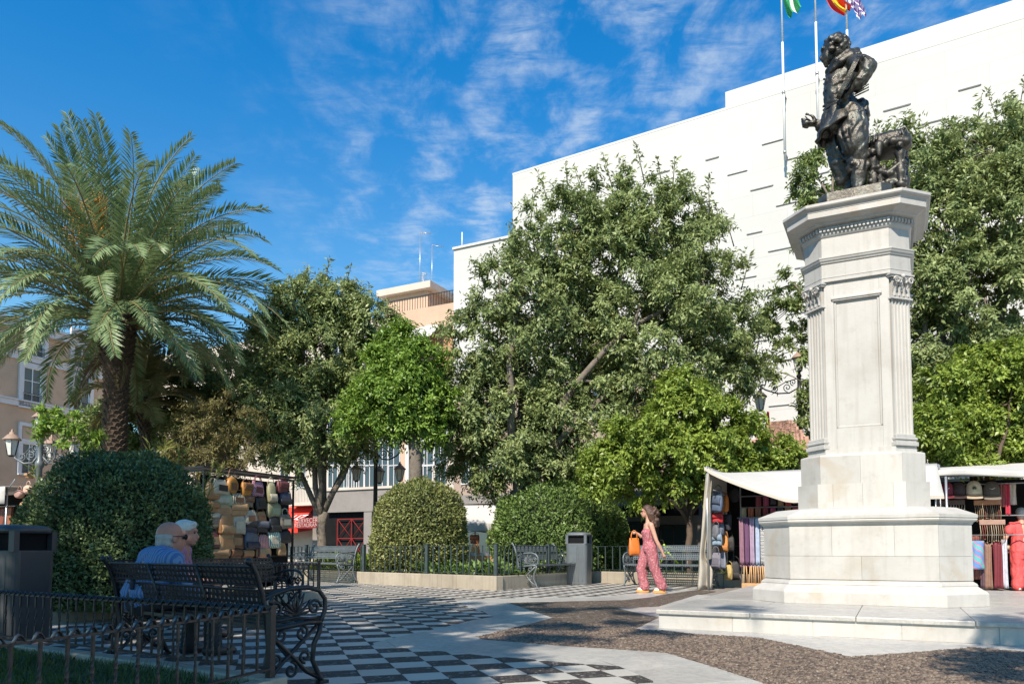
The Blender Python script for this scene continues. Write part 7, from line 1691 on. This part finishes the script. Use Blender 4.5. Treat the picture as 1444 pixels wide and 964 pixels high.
for k in range(130):
    d = Vector((rr.gauss(0, 1), rr.gauss(0, 1), rr.gauss(0, 1))).normalized()
    if d.x > .40 and d.z < .62 or d.z < -.6: continue
    q = HS+Vector((-.045, 0, .03))+Vector((d.x*.185, d.y*.165, d.z*.165)); hp.append(('b', q, (rr.uniform(.024, .042),)*3))
solid('hair', hp, .0125, 'bronze', fig, 0)
m = MB()
def skirt(a, b_):
    th = 2*PI*a; fr = math.cos(th); r_ = .19+.13*b_+.018*math.sin(th*9+1)*b_; zl = .40+(.20 if False else 0); drop = b_*(.30+.10*fr)
    return S(308, 432)+Vector((r_*1.02*fr, r_*1.0*math.sin(th), -drop))
m.grid(skirt, 96, 16); o = wrinkle(m.build('coat_skirt', 'bronze', fig), .014, 26, 99, 5., (.8, 1.2, .1)); o.modifiers.new('thick', 'SOLIDIFY').thickness = .035
m = MB()
for k in range(7): m.ball(S(232+.8*k*k*.3, 262+24*k, .03), .017, 8, 6)
tag(m.build('coat_buttons', 'bronze', fig), kind='stuff')
# turned-up collar of the cape wound round the neck
cl_ = [S(316-66*math.cos(a), 203+30*math.cos(a), .21*math.sin(a)) for a in (2*PI*k/28 for k in range(29))]
solid('collar', [('t', cl_, [.042+.010*math.sin(k*1.7) for k in range(29)]), ('t', [p+Vector((-.02, 0, -.07)) for p in cl_], [.052+.01*math.sin(k*2.3) for k in range(29)]), ('t', [S(372, 205, -.16), S(390, 205, 0), S(384, 212, .18)], [.045, .05, .04])], .014, 'bronze', fig, 1)
m = MB(); n = 24
pl_ = [Vector((0, math.cos(2*PI*k/n)*.14*(1+.12*math.sin(4*PI*k/n)), math.sin(2*PI*k/n)*.30)) for k in range(n)]
m.loft([[p+Vector((-.028, 0, 0)) for p in pl_], [p+Vector((.028, 0, 0)) for p in pl_]]); po = m.build('palette', 'bronze', fig, S(335, 350, .36)); po.rotation_euler = (0, -.47, .22)
m = MB()
for k in range(3): m.tube([S(360, 412+10*k, .30), S(418, 408+13*k, .40)], .011, 5)
m.build('brushes', 'bronze', fig)
m = MB(); m.tube([S(168, 424, -.20), S(142, 392, -.14)], .010, 5); m.build('paintbrush', 'bronze', fig)
m = MB(); m.tube([S(305-75*math.cos(a), 432-6*math.sin(a), .225*math.sin(a)) for a in (2*PI*k/24 for k in range(25))], .024, 6); m.build('belt', 'bronze', fig)
# stool with a draped cushion and carved legs
sw = thing('stool', 'bronze stool with a round cushion and carved legs behind the statue of the painter', 'stool', MC+(U*.905*1.0+V*0)*.50+Vector((0, 0, 5.77)), TH-.05)
solid('cushion', [('b', Vv(0, 0, .72), (.285, .25, .125)), ('b', Vv(0, 0, .64), (.28, .24, .11)), ('t', [Vv(-.26, -.05, .62), Vv(-.25, -.10, .50), Vv(-.20, -.12, .40)], [.07, .06, .03]), ('t', [Vv(-.12, -.22, .62), Vv(-.12, -.24, .48)], [.06, .03]), ('t', [Vv(.05, -.24, .62), Vv(.22, -.18, .60)], .06)]+[('t', [Vv(-.20+.05*k, -.10, .835), Vv(-.23+.055*k, -.20, .78), Vv(-.24+.06*k, -.235, .68)], .014) for k in range(9)], .013, 'bronze', sw, 1)
for (x, y) in ((-.20, -.15), (.13, -.17), (.17, .15), (-.18, .15)):
    m = MB(); m.lathe([(.065, 0), (.07, .04), (.04, .08), (.055, .14), (.072, .22), (.05, .28), (.045, .36), (.06, .42), (.07, .48), (.045, .52), (.06, .60)], n=12); lg = m.build('leg', 'bronze', sw, (x, y, 0))
    m = MB(); m.ball((0, -.05, .56), (.055, .05, .05)); m.ball((0, -.09, .53), (.03, .035, .025)); m.ball((-.04, -.04, .61), .022); m.ball((.04, -.04, .61), .022); m.build('lion_mask', 'bronze', lg)
gl = []
for k in range(46): gl.append(('b', Vv(rr.uniform(-.24, .20), rr.uniform(-.22, -.10), rr.uniform(.04, .36)), (rr.uniform(.022, .05),)*3))
for k in range(16): gl.append(('t', [Vv(rr.uniform(-.22, .2), -.17, rr.uniform(.05, .2)), Vv(rr.uniform(-.22, .2), -.20, rr.uniform(.2, .38))], [.022, .014]))
gl.append(('t', [Vv(-.22, -.15, .34), Vv(-.02, -.20, .20), Vv(.16, -.17, .34)], [.04, .055, .04])); gl.append(('t', [Vv(-.2, 0, .12), Vv(.17, 0, .12)], .04)); solid('carved_garland', gl, .012, 'bronze', sw, 0)
